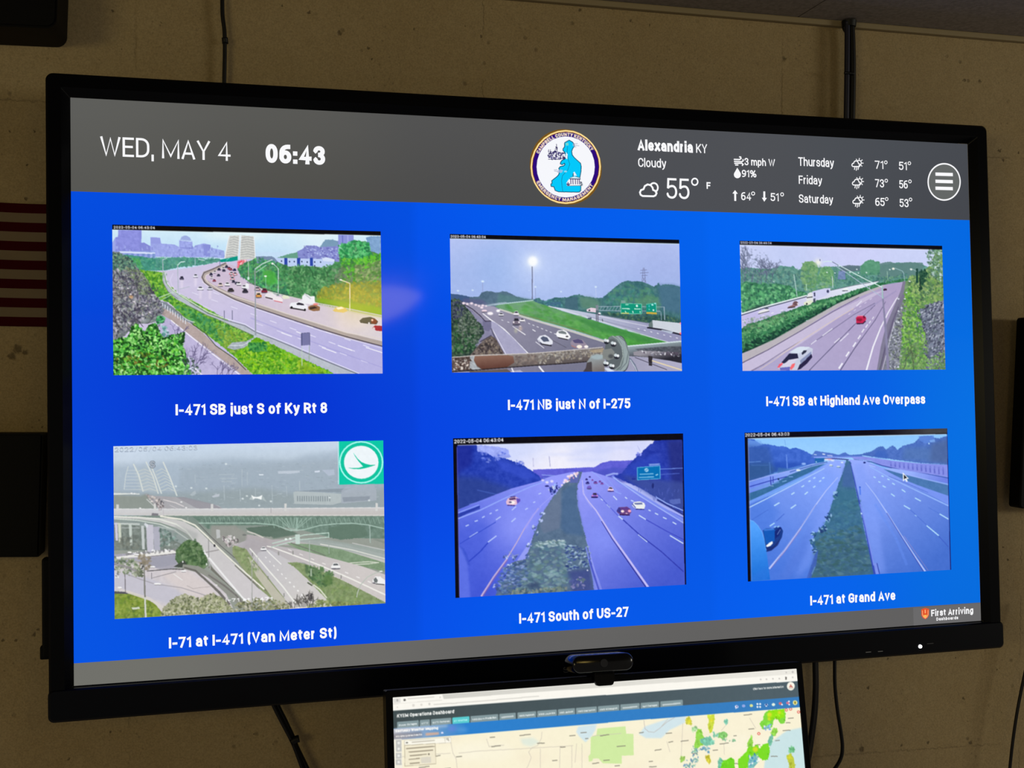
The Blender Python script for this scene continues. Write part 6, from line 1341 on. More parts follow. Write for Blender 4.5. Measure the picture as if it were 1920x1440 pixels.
class Screen:
    """The plane of a display: its local x runs right, z up, y back into it; pixels of the photograph land on it along their ray."""

    def __init__(s, mat):
        s.m, s.inv = mat, mat.inverted()

    def at(s, u, v, y=0.):
        o, d = s.inv @ EYE, s.inv.to_3x3() @ ray(u, v)
        p = o + d * ((y - o.y) / d.y)
        return p.x, p.z

    def px(s, x, z, y=0.):
        d = s.m @ Vector((x, y, z)) - EYE
        f = d.dot(FWD)
        return 960 + d.dot(RIGHT) / f * F_PX, 720 + d.dot(DOWN) / f * F_PX

    def rect(s, quad):
        q = [s.at(*p) for p in quad]
        return (q[0][0] + q[3][0]) / 2, (q[2][1] + q[3][1]) / 2, (q[1][0] + q[2][0]) / 2, (q[0][1] + q[1][1]) / 2


def picture_mesh(name, img, x0, z0, x1, z1, y, parent, disc=False):
    """A painted picture as a fine flat mesh whose vertices carry its colours (a rectangle, or the disc inscribed in it)."""
    h, w = img.shape[:2]
    if disc:
        nr, na = 96, 300
        rr, aa = np.meshgrid(np.linspace(0, 1, nr + 1)[1:], np.arange(na) * math.tau / na, indexing='ij')
        U, V = np.append(.5, (.5 + .5 * rr * np.cos(aa)).ravel()), np.append(.5, (.5 - .5 * rr * np.sin(aa)).ravel())
    else:
        U, V = [a.ravel() for a in np.meshgrid((np.arange(w + 1)) / w, (np.arange(h + 1)) / h)]
    fx, fy = np.clip(U * w - .5, 0, w - 1.001), np.clip(V * h - .5, 0, h - 1.001)
    xi, yi = fx.astype(int), fy.astype(int)
    fx, fy = (fx - xi)[:, None], (fy - yi)[:, None]
    col = (img[yi, xi] * (1 - fx) + img[yi, xi + 1] * fx) * (1 - fy) + (img[yi + 1, xi] * (1 - fx) + img[yi + 1, xi + 1] * fx) * fy
    co = np.c_[x0 + U * (x1 - x0), np.full(len(U), y), z1 + V * (z0 - z1)]
    if disc:
        k = np.arange(na)
        tri = np.c_[np.zeros(na, int), 1 + k, 1 + (k + 1) % na]
        i = (np.arange(nr - 1)[:, None] * na + 1)
        quad = np.stack([i + k, i + na + k, i + na + (k + 1) % na, i + (k + 1) % na], -1).reshape(-1, 4)
        loops, starts = np.r_[tri.ravel(), quad.ravel()], np.r_[np.arange(na) * 3, na * 3 + np.arange(len(quad)) * 4]
    else:
        i = (np.arange(h)[:, None] * (w + 1) + np.arange(w)[None, :]).ravel()
        loops, starts = np.stack([i, i + w + 1, i + w + 2, i + 1], -1).ravel(), np.arange(h * w) * 4
    me = bpy.data.meshes.new(name)
    me.vertices.add(len(co))
    me.vertices.foreach_set('co', co.astype(np.float32).ravel())
    me.loops.add(len(loops))
    me.loops.foreach_set('vertex_index', loops.astype(np.int32))
    me.polygons.add(len(starts))
    me.polygons.foreach_set('loop_start', starts.astype(np.int32))
    me.update(calc_edges=True)
    at = me.attributes.new('picture', 'FLOAT_COLOR', 'POINT')
    at.data.foreach_set('color', np.c_[srgb(col), np.ones(len(col))].astype(np.float32).ravel())
    me.materials.append(M['picture'])
    return link(bpy.data.objects.new(name, me), parent)


def ribbons(name, strokes, y, mat, parent):
    """Flat strokes (points, width, closed) joined into one mesh."""
    verts, faces = [], []
    for P, w, closed in strokes:
        P = [Vector(p) for p in P]
        n = len(P)
        base = len(verts)
        for i, p in enumerate(P):
            a = P[i - 1] if (i or closed) else None
            b = P[(i + 1) % n] if (i < n - 1 or closed) else None
            d0 = (p - a).normalized() if a is not None and (p - a).length > 1e-9 else None
            d1 = (b - p).normalized() if b is not None and (b - p).length > 1e-9 else None
            d0, d1 = d0 or d1 or Vector((1, 0)), d1 or d0 or Vector((1, 0))
            n0, n1 = Vector((-d0.y, d0.x)), Vector((-d1.y, d1.x))
            m = n0 + n1
            m = m.normalized() if m.length > .2 else n0
            k = min(1 / max(m.dot(n0), .35), 1.45)
            for sgn in (1, -1):
                q = p + m * (w / 2 * k * sgn)
                verts.append((q.x, y, q.y))
        for i in range(n if closed else n - 1):
            j = (i + 1) % n
            faces.append((base + 2 * i, base + 2 * i + 1, base + 2 * j + 1, base + 2 * j))
    return mesh_obj(name, verts, faces, mat, parent)


def lettering_mesh(name, S, text, p0, p1, cap, t, y, mat, parent, gap=.1):
    """A line of lettering on a display, its baseline between two photograph pixels."""
    (xa, za), (xb, zb) = S.at(*p0), S.at(*p1)
    (_, zt) = S.at(p0[0], p0[1] - cap)
    L, W = lettering(text, t, gap)
    h, z, sx = zt - za, (za + zb) / 2, (xb - xa) / W
    return ribbons(name, [([(xa + a * sx, z + b * h) for a, b in pl], t * h, closed) for pl, closed in L], y, mat, parent)


def flat(name, polys, y, mat, parent):
    verts, faces = [], []
    for P in polys:
        faces.append(tuple(range(len(verts), len(verts) + len(P))))
        verts += [(x, y, z) for x, z in P]
    return mesh_obj(name, verts, faces, mat, parent)


# ---------------------------------------------------------------- the setting: wall, ceiling, edge strip
PITS = [(212, 21, 4), (636, 63, 7), (528, 11, 3), (580, 24, 4), (776, 55, 3), (872, 48, 3), (903, 68, 5), (690, 90, 5), (697, 112, 4), (1087, 19, 5), (1182, 40, 4), (1218, 48, 3), (1470, 110, 8),
        (1808, 150, 4), (1837, 152, 5), (1874, 282, 5), (227, 90, 2), (302, 43, 2), (185, 112, 2), (64, 246, 3), (19, 246, 3), (50, 372, 5), (34, 655, 12), (24, 668, 10), (48, 660, 8), (52, 310, 3), (80, 800, 3), (64, 1190, 6),
        (72, 1180, 4), (6, 1200, 5), (30, 1200, 4), (207, 1371, 3), (130, 1422, 4), (475, 1376, 3), (206, 1384, 2), (1806, 1310, 5), (1615, 1405, 9), (1740, 1392, 6), (1690, 1397, 5), (1820, 1392, 6), (1627, 1290, 5),
        (1664, 1235, 4), (1868, 1254, 4), (1792, 1234, 3), (1801, 1239, 3), (1880, 1026, 5), (1889, 1050, 4), (1576, 1300, 3), (1880, 300, 5), (1910, 285, 4)]
JOINTS_X = [(253, 3.0), (905, 1.6), (1466, 2.2), (1912, 2.0)]          # upright joints, where the photo shows them
JOINTS_Z = [((40, 188), 2.0), ((1640, 1411), 2.2)]                      # level joints


def wall_material():
    m, nt, b = material('painted_concrete')
    N, L = nt.nodes, nt.links
    tc = N.new('ShaderNodeTexCoord')
    P = tc.outputs['Object']

    def noise(scale, detail=3, rough=.55):
        n = N.new('ShaderNodeTexNoise')
        n.inputs['Scale'].default_value, n.inputs['Detail'].default_value, n.inputs['Roughness'].default_value = scale, detail, rough
        L.new(P, n.inputs['Vector'])
        return n.outputs[0]

    def math_(op, a, b_=None, c=None, clamp=False):
        n = N.new('ShaderNodeMath')
        n.operation, n.use_clamp = op, clamp
        for i, v in enumerate((a, b_, c)):
            if v is None:
                continue
            if isinstance(v, (int, float)):
                n.inputs[i].default_value = v
            else:
                L.new(v, n.inputs[i])
        return n.outputs[0]

    def band(v, lo, hi):
        n = N.new('ShaderNodeMapRange')
        n.interpolation_type = 'SMOOTHSTEP'
        n.inputs[1].default_value, n.inputs[2].default_value = lo, hi
        L.new(v, n.inputs[0])
        return n.outputs[0]

    sep = N.new('ShaderNodeSeparateXYZ')
    # wobble the coordinates a little so that pits and joints have ragged rims
    wob = N.new('ShaderNodeTexNoise')
    wob.inputs['Scale'].default_value = 130
    L.new(P, wob.inputs['Vector'])
    sc = N.new('ShaderNodeVectorMath')
    sc.operation = 'MULTIPLY_ADD'
    sc.inputs[1].default_value = (.009, .009, .009)
    L.new(wob.outputs['Color'], sc.inputs[0])
    L.new(P, sc.inputs[2])
    sub = N.new('ShaderNodeVectorMath')
    sub.operation = 'SUBTRACT'
    sub.inputs[1].default_value = (.0045, .0045, .0045)
    L.new(sc.outputs[0], sub.inputs[0])
    Q = sub.outputs[0]
    L.new(Q, sep.inputs[0])
    hole = None
    for u, v, r in PITS:
        p = at_wall(u, v)
        d = N.new('ShaderNodeVectorMath')
        d.operation = 'DISTANCE'
        d.inputs[1].default_value = (p.x, WALL_Y, p.z)
        L.new(Q, d.inputs[0])
        R = r * .00058
        k = band(d.outputs['Value'], R * 1.25, R * .45)
        hole = k if hole is None else math_('MAXIMUM', hole, k)
    v1 = N.new('ShaderNodeTexVoronoi')
    v1.inputs['Scale'].default_value = 34
    L.new(P, v1.inputs['Vector'])
    small = math_('MULTIPLY', band(v1.outputs['Distance'], .16, .05), band(noise(9, 2), .5, .62))
    v2 = N.new('ShaderNodeTexVoronoi')
    v2.inputs['Scale'].default_value = 90
    L.new(P, v2.inputs['Vector'])
    tiny = math_('MULTIPLY', band(v2.outputs['Distance'], .2, .08), band(noise(15, 2), .48, .62))
    joint = None
    for u, w in JOINTS_X:
        x = at_wall(u, 110 if u != 1912 else 1240).x
        k = band(math_('ABSOLUTE', math_('SUBTRACT', sep.outputs[0], x)), w * .0011, 0)
        joint = k if joint is None else math_('MAXIMUM', joint, k)
    for (u, v), w in JOINTS_Z:
        z = at_wall(u, v).z
        joint = math_('MAXIMUM', joint, band(math_('ABSOLUTE', math_('SUBTRACT', sep.outputs[2], z)), w * .0011, 0))
    joint = math_('MULTIPLY', joint, band(noise(14, 3), .36, .58))
    dark = math_('MAXIMUM', math_('MULTIPLY', hole, .62), math_('MAXIMUM', math_('MULTIPLY', small, .38), math_('MAXIMUM', math_('MULTIPLY', joint, .26), math_('MULTIPLY', tiny, .22))))
    tone = N.new('ShaderNodeValToRGB')
    tone.color_ramp.elements[0].position, tone.color_ramp.elements[1].position = .3, .72
    tone.color_ramp.elements[0].color, tone.color_ramp.elements[1].color = rgba(150, 130, 92), rgba(168, 150, 114)
    L.new(math_('ADD', math_('MULTIPLY', noise(2.2, 4), .7), math_('MULTIPLY', noise(40, 4, .7), .3)), tone.inputs[0])
    mix = N.new('ShaderNodeMix')
    mix.data_type = 'RGBA'
    L.new(dark, mix.inputs[0])
    L.new(tone.outputs[0], mix.inputs[6])
    mix.inputs[7].default_value = rgba(50, 38, 20)
    grain = N.new('ShaderNodeMix')
    grain.data_type, grain.blend_type = 'RGBA', 'MULTIPLY'
    grain.inputs[0].default_value = 1
    gr = N.new('ShaderNodeValToRGB')
    gr.color_ramp.elements[0].position, gr.color_ramp.elements[1].position = .3, .7
    gr.color_ramp.elements[0].color, gr.color_ramp.elements[1].color = (.82, .82, .82, 1), (1.12, 1.12, 1.12, 1)
    L.new(noise(420, 2), gr.inputs[0])
    L.new(mix.outputs[2], grain.inputs[6])
    L.new(gr.outputs[0], grain.inputs[7])
    L.new(grain.outputs[2], b.inputs['Base Color'])
    b.inputs['Roughness'].default_value, b.inputs['Specular IOR Level'].default_value = .75, .25
    bp = N.new('ShaderNodeBump')
    bp.inputs['Strength'].default_value, bp.inputs['Distance'].default_value = .5, .004
    L.new(math_('SUBTRACT', math_('MULTIPLY', noise(60, 4, .6), .25), math_('ADD', dark, 0)), bp.inputs['Height'])
    L.new(bp.outputs[0], b.inputs['Normal'])
    return m


CEIL_Z = at_wall(1500, 36).z
bm = box_bm((-3, WALL_Y, 0), (6, WALL_Y + .2, CEIL_Z))
wall = bm_obj('wall_back', bm, wall_material())
wall['kind'] = 'structure'

m, nt, b = material('grey_ceiling_board')
n, r = nt.nodes.new('ShaderNodeTexNoise'), nt.nodes.new('ShaderNodeValToRGB')
tc = nt.nodes.new('ShaderNodeTexCoord')
n.inputs['Scale'].default_value, n.inputs['Detail'].default_value = 160, 4
nt.links.new(tc.outputs['Object'], n.inputs['Vector'])
r.color_ramp.elements[0].position, r.color_ramp.elements[1].position = .3, .7
r.color_ramp.elements[0].color, r.color_ramp.elements[1].color = rgba(120, 112, 106), rgba(146, 137, 131)
nt.links.new(n.outputs[0], r.inputs[0])
nt.links.new(r.outputs[0], b.inputs['Base Color'])
b.inputs['Roughness'].default_value = .9
CEIL_MAT = m
# ceiling boards: the seam runs out from the wall where the photo shows it
seam = at_wall(1491, 36)
d = ray(1548, 0)
seam2 = EYE + d * ((CEIL_Z - EYE.z) / d.z)
bm = bmesh.new()
sl = (seam2.x - seam.x) / (seam2.y - seam.y)
for x0, x1, g0, g1 in ((-3, None, 0, -.0012), (None, 6, .0012, 0)):
    ya, yb = WALL_Y, -2.6
    xs = lambda x, g, y: x if x is not None else seam.x + (y - seam.y) * sl + g
    c = [(xs(x0, g0, ya), ya), (xs(x1, g1, ya), ya), (xs(x1, g1, yb), yb), (xs(x0, g0, yb), yb)]
    v = [bm.verts.new((x, y, z)) for z in (CEIL_Z, CEIL_Z + .02) for x, y in c]
    for f in ((0, 1, 2, 3), (7, 6, 5, 4), (0, 4, 5, 1), (1, 5, 6, 2), (2, 6, 7, 3), (3, 7, 4, 0)):
        bm.faces.new([v[i] for i in f])
box_bm((-3, -2.6, CEIL_Z + .021), (6, WALL_Y + .2, CEIL_Z + .05), bm=bm)
ceiling = bm_obj('ceiling', bm, CEIL_MAT)
ceiling['kind'] = 'structure'
TRIM_Z = at_wall(1500, 47).z
trim = bm_obj('trim_1', box_bm((-3, WALL_Y - .012, TRIM_Z), (6, WALL_Y, CEIL_Z), .002, 2), plain('painted_edge_strip', (140, 126, 96), .6, .3, .3, 90))
trim['kind'] = 'structure'

# ---------------------------------------------------------------- the big television
W, H = 1.43, 1.43 * 9 / 16
TV_X, TV_IN, TV_DN = Vector((.99912, .03847, .01692)), Vector((-.03782, .99860, -.03707)), Vector((.01832, -.03640, -.99917))
TV_AT = Vector((.48314, 1.71069, -.00579)) + EYE
TV = Matrix(((TV_X.x, TV_IN.x, -TV_DN.x, TV_AT.x), (TV_X.y, TV_IN.y, -TV_DN.y, TV_AT.y), (TV_X.z, TV_IN.z, -TV_DN.z, TV_AT.z), (0, 0, 0, 1)))
S = Screen(TV)
tv = thing('television', 'large black flat television showing a blue page of six road camera pictures', 'television', TV)
FRONT = -.012
o = [S.at(85, 134, FRONT), S.at(1853, 236.5, FRONT), S.at(1877, 1150, FRONT), S.at(91, 1357, FRONT), S.at(1881.3, 1214, FRONT)]
X0, X1, Z1, Z0 = (o[0][0] + o[3][0]) / 2, (o[1][0] + o[2][0]) / 2, (o[0][1] + o[1][1]) / 2, (o[3][1] + o[4][1]) / 2
inner = lambda g: ring_points(-W / 2 - g, -H / 2 - g, W / 2 + g, H / 2 + g, .002)
frame_loft('bezel', [(ring_points(X0, Z0 + .004, X1, Z1, .010), .022), (ring_points(X0, Z0 + .004, X1, Z1, .010), FRONT + .003), (ring_points(X0 + .003, Z0 + .007, X1 - .003, Z1 - .003, .008), FRONT), (inner(.011), FRONT), (inner(.0092), FRONT + .002), (inner(.0004), -.0002)], M['bezel'], tv, False)
BAR_Z = S.at(1838, 1168, FRONT)[1]
bar = frame_loft('bottom_bar', [(ring_points(X0 - .001, Z0, X1 + .003, BAR_Z, .008), .024), (ring_points(X0 - .001, Z0, X1 + .003, BAR_Z, .008), FRONT + .001), (ring_points(X0 + .002, Z0 + .003, X1, BAR_Z - .002, .006), FRONT - .002)], M['bezel'], tv)
bar.data.materials[0] = plain('bottom_bar_plastic', (3, 5, 13), .3, .15)
bmf = bmesh.new()
bmf.from_mesh(bar.data)
bmf.verts.ensure_lookup_table()
n = len(ring_points(0, 0, 1, 1, .1))
bmf.faces.new([bmf.verts[2 * n + k] for k in range(n)])
bmesh.ops.recalc_face_normals(bmf, faces=bmf.faces)
bmf.to_mesh(bar.data)
bmf.free()
bm_obj('back_housing', box_bm((X0 + .02, .0225, Z0 + .02), (X1 - .02, .058, Z1 - .02), .012, 3), M['casing'], tv)
c0 = S.inv @ Vector((TV_AT.x, WALL_Y, TV_AT.z))
bm_obj('wall_mount', box_bm((-.2, .058, -.2), (.2, c0.y - .004, .2), .004, 2), M['casing'], tv)
a, b_ = S.at(79.5, 1046, .015), S.at(79.5, 1233, .015)
sp = bm_obj('side_panel', box_bm((a[0], .004, b_[1]), (X0 + .004, .03, a[1]), .003, 2), M['casing'], tv)
a, b_ = S.at(77, 1211, .012), S.at(77, 1236, .012)
bm_obj('button', box_bm((a[0] - .001, .006, b_[1]), (a[0] + .012, .022, a[1]), .002, 2), M['casing'], sp)
p = S.at(1725, 1212, FRONT - .002)
bmc = bmesh.new()
bmesh.ops.create_cone(bmc, cap_ends=True, segments=20, radius1=.0031, radius2=.0028, depth=.002, matrix=Matrix.Translation((p[0], FRONT - .003, p[1])) @ Matrix.Rotation(math.pi / 2, 4, 'X'))
bm_obj('power_light', bmc, M['led'], tv)
for u0, u1, v in ((1623, 1633, 1223), (1646, 1655, 1221.6), (1738, 1750, 1207)):
    p0, p1 = S.at(u0, v, FRONT - .002), S.at(u1, v - .6, FRONT - .002)
    bm_obj('control_mark', box_bm((p0[0], FRONT - .0024, p0[1] - .0006), (p1[0], FRONT - .0015, p0[1] + .0006)), plain('control_mark_grey', (120, 122, 130) if v > 1210 else (50, 52, 60), .5), bar)
lettering_mesh('maker_lettering', S, 'SAMSUNG', (1050, 1257.5), (1150, 1251), 11, .16, FRONT - .0026, M['print'], bar)

# ---- what the screen shows
scr = bm_obj('screen', box_bm((-W / 2, 0, -H / 2), (W / 2, .02, H / 2)), plain('black_display_glass', (4, 4, 6), .28, .12), tv)


def blend_img(quad_colors, w=64, h=36):
    """A smooth spread of colours from scattered samples (photo pixel, colour) over the whole screen."""
    P = np.array([S.at(*p) for p, c in quad_colors])
    C = np.array([c for p, c in quad_colors], float)
    X, Z = np.meshgrid((np.arange(w) + .5) / w * W - W / 2, H / 2 - (np.arange(h) + .5) / h * H)
    d = (X[..., None] - P[:, 0]) ** 2 + (Z[..., None] - P[:, 1]) ** 2
    k = np.exp(-d / .022) + 1e-5 / (d + .05)
    return (k[..., None] * C).sum(2) / k.sum(2)[..., None]


def band_mesh(name, img, z0, z1, y, x0=-W / 2, x1=W / 2):
    h, w = img.shape[:2]
    i0, i1 = int((H / 2 - z1) / H * h), max(int(math.ceil((H / 2 - z0) / H * h)), 3)
    j0, j1 = int((x0 + W / 2) / W * w), max(int((x1 + W / 2) / W * w), 2)
    return picture_mesh(name, img[i0:i1, j0:j1], x0, z0, x1, z1, y, scr)


HEAD_Z = (S.at(134.5, 358.5)[1] + S.at(1815.5, 413)[1]) / 2
FOOT_Z = (S.at(138, 1243.5)[1] + S.at(1836, 1130)[1]) / 2
grey = blend_img([((180, 200), (104, 104, 101)), ((180, 330), (78, 78, 74)), ((500, 220), (98, 98, 95)), ((500, 370), (70, 69, 65)), ((900, 240), (88, 88, 88)), ((900, 380), (68, 68, 68)), ((1300, 270), (80, 82, 86)), ((1300, 390), (74, 76, 82)), ((1700, 290), (76, 80, 86)), ((1780, 390), (66, 68, 74)),
                  ((180, 1265), (112, 112, 106)), ((600, 1230), (106, 105, 102)), ((1000, 1205), (100, 99, 98)), ((1400, 1175), (98, 97, 96)), ((1780, 1150), (96, 95, 95))])
band_mesh('header_bar', grey, HEAD_Z, H / 2, -.0003)
band_mesh('footer_bar', grey, -H / 2, FOOT_Z, -.0003)
blue = blend_img([((160, 380), (0, 78, 224)), ((170, 700), (0, 72, 218)), ((160, 1000), (0, 80, 222)), ((170, 1210), (0, 88, 230)), ((460, 400), (0, 72, 222)), ((300, 770), (0, 56, 214)), ((470, 770), (0, 42, 206)), ((600, 770), (0, 48, 210)), ((740, 420), (0, 72, 224)), ((750, 620), (0, 74, 220)), ((770, 800), (0, 62, 216)), ((760, 1000), (0, 66, 218)), ((450, 1190), (0, 68, 224)), ((740, 1180), (0, 74, 224)),
                  ((850, 400), (0, 90, 228)), ((1060, 420), (0, 88, 228)), ((1300, 440), (0, 92, 228)), ((1060, 730), (0, 74, 220)), ((900, 780), (0, 72, 220)), ((1300, 760), (0, 80, 220)), ((1330, 1000), (0, 80, 222)), ((900, 1160), (0, 88, 228)), ((1300, 1130), (0, 86, 222)), ((1060, 1190), (0, 84, 226)),
                  ((1400, 430), (0, 98, 228)), ((1700, 440), (0, 100, 222)), ((1800, 500), (0, 98, 208)), ((1600, 730), (0, 84, 216)), ((1380, 740), (0, 88, 220)), ((1800, 740), (0, 108, 214)), ((1810, 1000), (0, 106, 214)), ((1600, 1110), (0, 92, 222)), ((1450, 1150), (0, 94, 226)), ((1815, 1110), (0, 100, 206))], 192, 108)
for tint, xa, xb in ((1., -9, S.at(783, 700)[0]), (1.04, S.at(783, 700)[0], S.at(1334, 700)[0]), (1.06, S.at(1334, 700)[0], 9)):
    X = (np.arange(192) + .5) / 192 * W - W / 2
    blue[:, (X >= xa) & (X < xb)] *= tint
band_mesh('page_background', np.clip(blue, 0, 255), FOOT_Z, HEAD_Z, -.0003)
CAPTIONS = {'bridge_curve': ('I-471 SB just S of Ky Rt 8', (329.3, 779), (613.3, 774.2), 20.7, 'road picture of a curving motorway below an arch bridge and green trees'),
            'pipe_flange': ('I-471 NB just N of I-275', (952.3, 769), (1181.7, 765.4), 19.4, 'road picture with a rusty pipe and bolted flange across the foot'),
            'red_car': ('I-471 SB at Highland Ave Overpass', (1436.5, 761.6), (1734.3, 757.2), 18.3, 'road picture with one red car and a silver pickup'),
            'grey_interchange': ('I-71 at I-471 (Van Meter St)', (316.7, 1214.3), (631, 1196.5), 20.4, 'grey misty picture of a road junction with a green emblem in its corner'),
            'violet_dusk': ('I-471 South of US-27', (973.3, 1168.2), (1178.4, 1156.8), 19.3, 'violet tinted picture of a straight motorway at dusk'),
            'blue_median': ('I-471 at Grand Ave', (1519, 1134.6), (1678.4, 1125.2), 18, 'blue tinted motorway picture with a mouse pointer on it')}
for key, (words, p0, p1, cap, lab) in CAPTIONS.items():
    quad, img = PICTURES[key]()
    pic = picture_mesh('camera_picture', img, *S.rect(quad), -.0006, scr)
    pic['label'] = lab
    lettering_mesh('caption', S, words, p0, p1, cap, .205, -.0008, M['white'], scr)
TXT = [('date_lettering', 'WED, MAY 4', (188.3, 292), (432.3, 302.3), 36.5, .115), ('clock_lettering', '06:43', (498.3, 305.3), (609.5, 309.6), 35.5, .23), ('place_lettering', 'Alexandria', (1195.6, 282.3), (1298.7, 286.4), 20.3, .22), ('place_lettering', 'KY', (1305, 286.7), (1325.5, 287.5), 16.8, .13),
       ('weather_lettering', 'Cloudy', (1196.4, 313), (1248.8, 315), 16.6, .135), ('temperature_lettering', '55', (1249.7, 372.2), (1292.5, 374), 38.5, .105), ('unit_lettering', 'F', (1324.4, 354.2), (1332, 354.5), 12.6, .2), ('wind_lettering', '3 mph W', (1395.6, 310), (1452.8, 312.2), 13.6, .16), ('humidity_lettering', '91%', (1390.6, 331.9), (1418, 333), 13.4, .16),
       ('temperature_lettering', '64', (1389.4, 375.3), (1408, 376), 15, .145), ('temperature_lettering', '51', (1444.4, 377), (1459.8, 377.5), 15, .145), ('day_lettering', 'Thursday', (1496.5, 311.4), (1563.2, 313.6), 16.2, .14), ('day_lettering', 'Friday', (1497.4, 345), (1541, 346.4), 15.6, .14), ('day_lettering', 'Saturday', (1497.7, 380.2), (1561.6, 382.3), 15.6, .14)]
for i, (hi, lo, v) in enumerate((('71', '51', 316.6), ('73', '56', 351.2), ('65', '53', 386.1))):
    TXT += [('temperature_lettering', hi, (1640 + i * .4, v), (1656 + i * 1.2, v + .4), 15.2, .14), ('temperature_lettering', lo, (1685 + i * .7, v + 2.1), (1700 + i * 1.6, v + 2.5), 15.2, .14)]
for name, words, p0, p1, cap, t in TXT:
    lettering_mesh(name, S, words, p0, p1, cap, t, -.0008, M['white'], scr)
lettering_mesh('sponsor_lettering', S, 'First Arriving', (1745.4, 1155), (1824.2, 1150.6), 12.2, .2, -.001, M['white'], scr, .12)
lettering_mesh('sponsor_lettering', S, 'Dashboards', (1755, 1163.4), (1796, 1160.9), 5.8, .22, -.001, M['white'], scr, .12)
K = W / 1690                                          # metres of screen per photograph pixel, roughly


def px_stroke(pts_, w, closed=False):
    return [S.at(*p) for p in pts_], w * K, closed


def px_ell(u, v, rx, ry, n=28, a0=0, a1=360):
    return [(u + rx * math.cos(math.radians(a0 + (a1 - a0) * k / n)), v + ry * math.sin(math.radians(a0 + (a1 - a0) * k / n))) for k in range(n + (0 if a1 - a0 == 360 else 1))]


deg = [(1302.3, 341, 5.6, 6.2, 2.8), (1411.6, 363, 2.9, 3, 1.6), (1466, 364.7, 2.7, 3, 1.6)] + [(1660.4 + i * .8, 304.6 + i * 34.4, 2.5, 2.8, 1.5) for i in range(3)] + [(1704.5 + i * 1.1, 306.3 + i * 34, 2.5, 2.8, 1.5) for i in range(3)]
for u, v, rx, ry, w in deg:
    ribbons('degree_sign', [px_stroke(px_ell(u, v, rx, ry, 20), w, True)], -.0008, M['white'], scr)
cl = lambda ox, oy, k: [(ox + a * k, oy + b * k) for a, b in ((4, 18.5), (1.3, 16.5), (.6, 13), (2.4, 9.6), (6, 8.4), (7.6, 4), (11.6, 1.2), (16.4, 2), (19.6, 6), (20.4, 9.4), (24.4, 11), (25.6, 14.4), (24, 17.6), (21, 18.5))]
ribbons('cloud_icon', [px_stroke([(1199 + a * 1.22, 344.5 + b * 1.22) for a, b in ((4.5, 19), (1.4, 17), (.4, 13.4), (2, 10), (6, 8.4), (7.8, 3.8), (12.2, 1.2), (17, 2.4), (20, 6.4), (20.6, 9.6), (24.4, 11.4), (26, 14.6), (24.4, 18), (21.4, 19.4))], 3.4, True), px_stroke(px_ell(1225.5, 352, 7.6, 8.6, 18, -150, 75), 3.2)], -.0008, M['white'], scr)
for i in range(3):
    ox, oy, k = 1596.4 + i * .9, 301 + i * 34.6, .62
    rays = [px_stroke([(ox + 13.4 + 5.6 * math.cos(a), oy + 4.6 + 5.9 * math.sin(a)), (ox + 13.4 + 8.8 * math.cos(a), oy + 4.6 + 9.2 * math.sin(a))], 1.6) for a in (-2.2, -1.45, -.7, .05, .8)]
    rain = [px_stroke([(ox + 6.5 + j * 3.4, oy + 11), (ox + 5 + j * 3.4, oy + 17.5 + (j % 2) * 1.6)], 1.8) for j in range(3)]
    ribbons('forecast_icon', [px_stroke(cl(ox, oy, k), 2, True), px_stroke(px_ell(ox + 13.8, oy + 4.6, 4.2, 4.8, 14, -140, 100), 1.8)] + rays + rain, -.0008, M['white'], scr)
ribbons('wind_icon', [px_stroke([(1375.5, 299), (1386, 299.4), (1389, 297.6), (1388.4, 294.6), (1385.4, 294.4)], 2.4), px_stroke([(1375.8, 302.8), (1390.6, 303.4), (1393.2, 301.4), (1392.4, 298.6)], 2.4), px_stroke([(1376.4, 306.4), (1390.4, 306.2), (1393, 308.4), (1390.8, 311)], 2.4), px_stroke([(1378, 309.6), (1384, 309.6)], 2.2)], -.0008, M['white'], scr)
flat('drop_icon', [[S.at(*p) for p in [(1382, 314.6)] + px_ell(1382.2, 327.6, 6.6, 6.8, 16, -35, 215)]], -.0008, M['white'], scr)
flat('rise_icon', [[S.at(*p) for p in ((1377.8, 356.6), (1383, 363.6), (1379.8, 363.4), (1380, 377), (1376.4, 376.8), (1376.2, 363.2), (1372.8, 363))]], -.0008, M['white'], scr)
flat('fall_icon', [[S.at(*p) for p in ((1430.8, 359), (1434.4, 359.2), (1434.4, 371), (1437.4, 371.2), (1432.6, 378.4), (1428, 370.8), (1430.8, 371))]], -.0008, M['white'], scr)
btn = flat('menu_button', [[S.at(*p) for p in px_ell(1769.7, 341.2, 30, 34, 48)]], -.0005, glowing('lit_button_grey', (100, 103, 102)), scr)
btn['label'] = 'round grey menu button with three white bars'
ribbons('button_ring', [px_stroke(px_ell(1769.7, 341.2, 30, 34, 64), 2.9, True)], -.0008, M['white'], scr)
for v in (326.6, 340, 353):
    ribbons('menu_bar', [px_stroke([(1753.4, v), (1786, v + .9)], 6.6)], -.0008, M['white'], scr)
flat('sponsor_card', [[(S.at(1712, 1150)[0], -H / 2), (W / 2, -H / 2), (W / 2, FOOT_Z - .001), (S.at(1712, 1150)[0], FOOT_Z - .001)]], -.0006, glowing('lit_card_grey', (106, 105, 106)), scr)
flat('badge', [[S.at(*p) for p in ((1726.6, 1142.4), (1734, 1139.6), (1741.6, 1141.6), (1741.2, 1153), (1738.6, 1158), (1734.4, 1161), (1730, 1158.6), (1727, 1153.6))]], -.0008, M['badge'], scr)
ribbons('badge_mark', [px_stroke([(1728.8, 1144.4), (1729, 1152.6), (1731, 1156.4), (1734.4, 1159), (1737.6, 1156), (1739.4, 1152), (1739.4, 1143.8)], 1.5), px_stroke([(1734, 1143), (1734.2, 1149.6)], 2.6)], -.001, M['badge_pale'], scr)
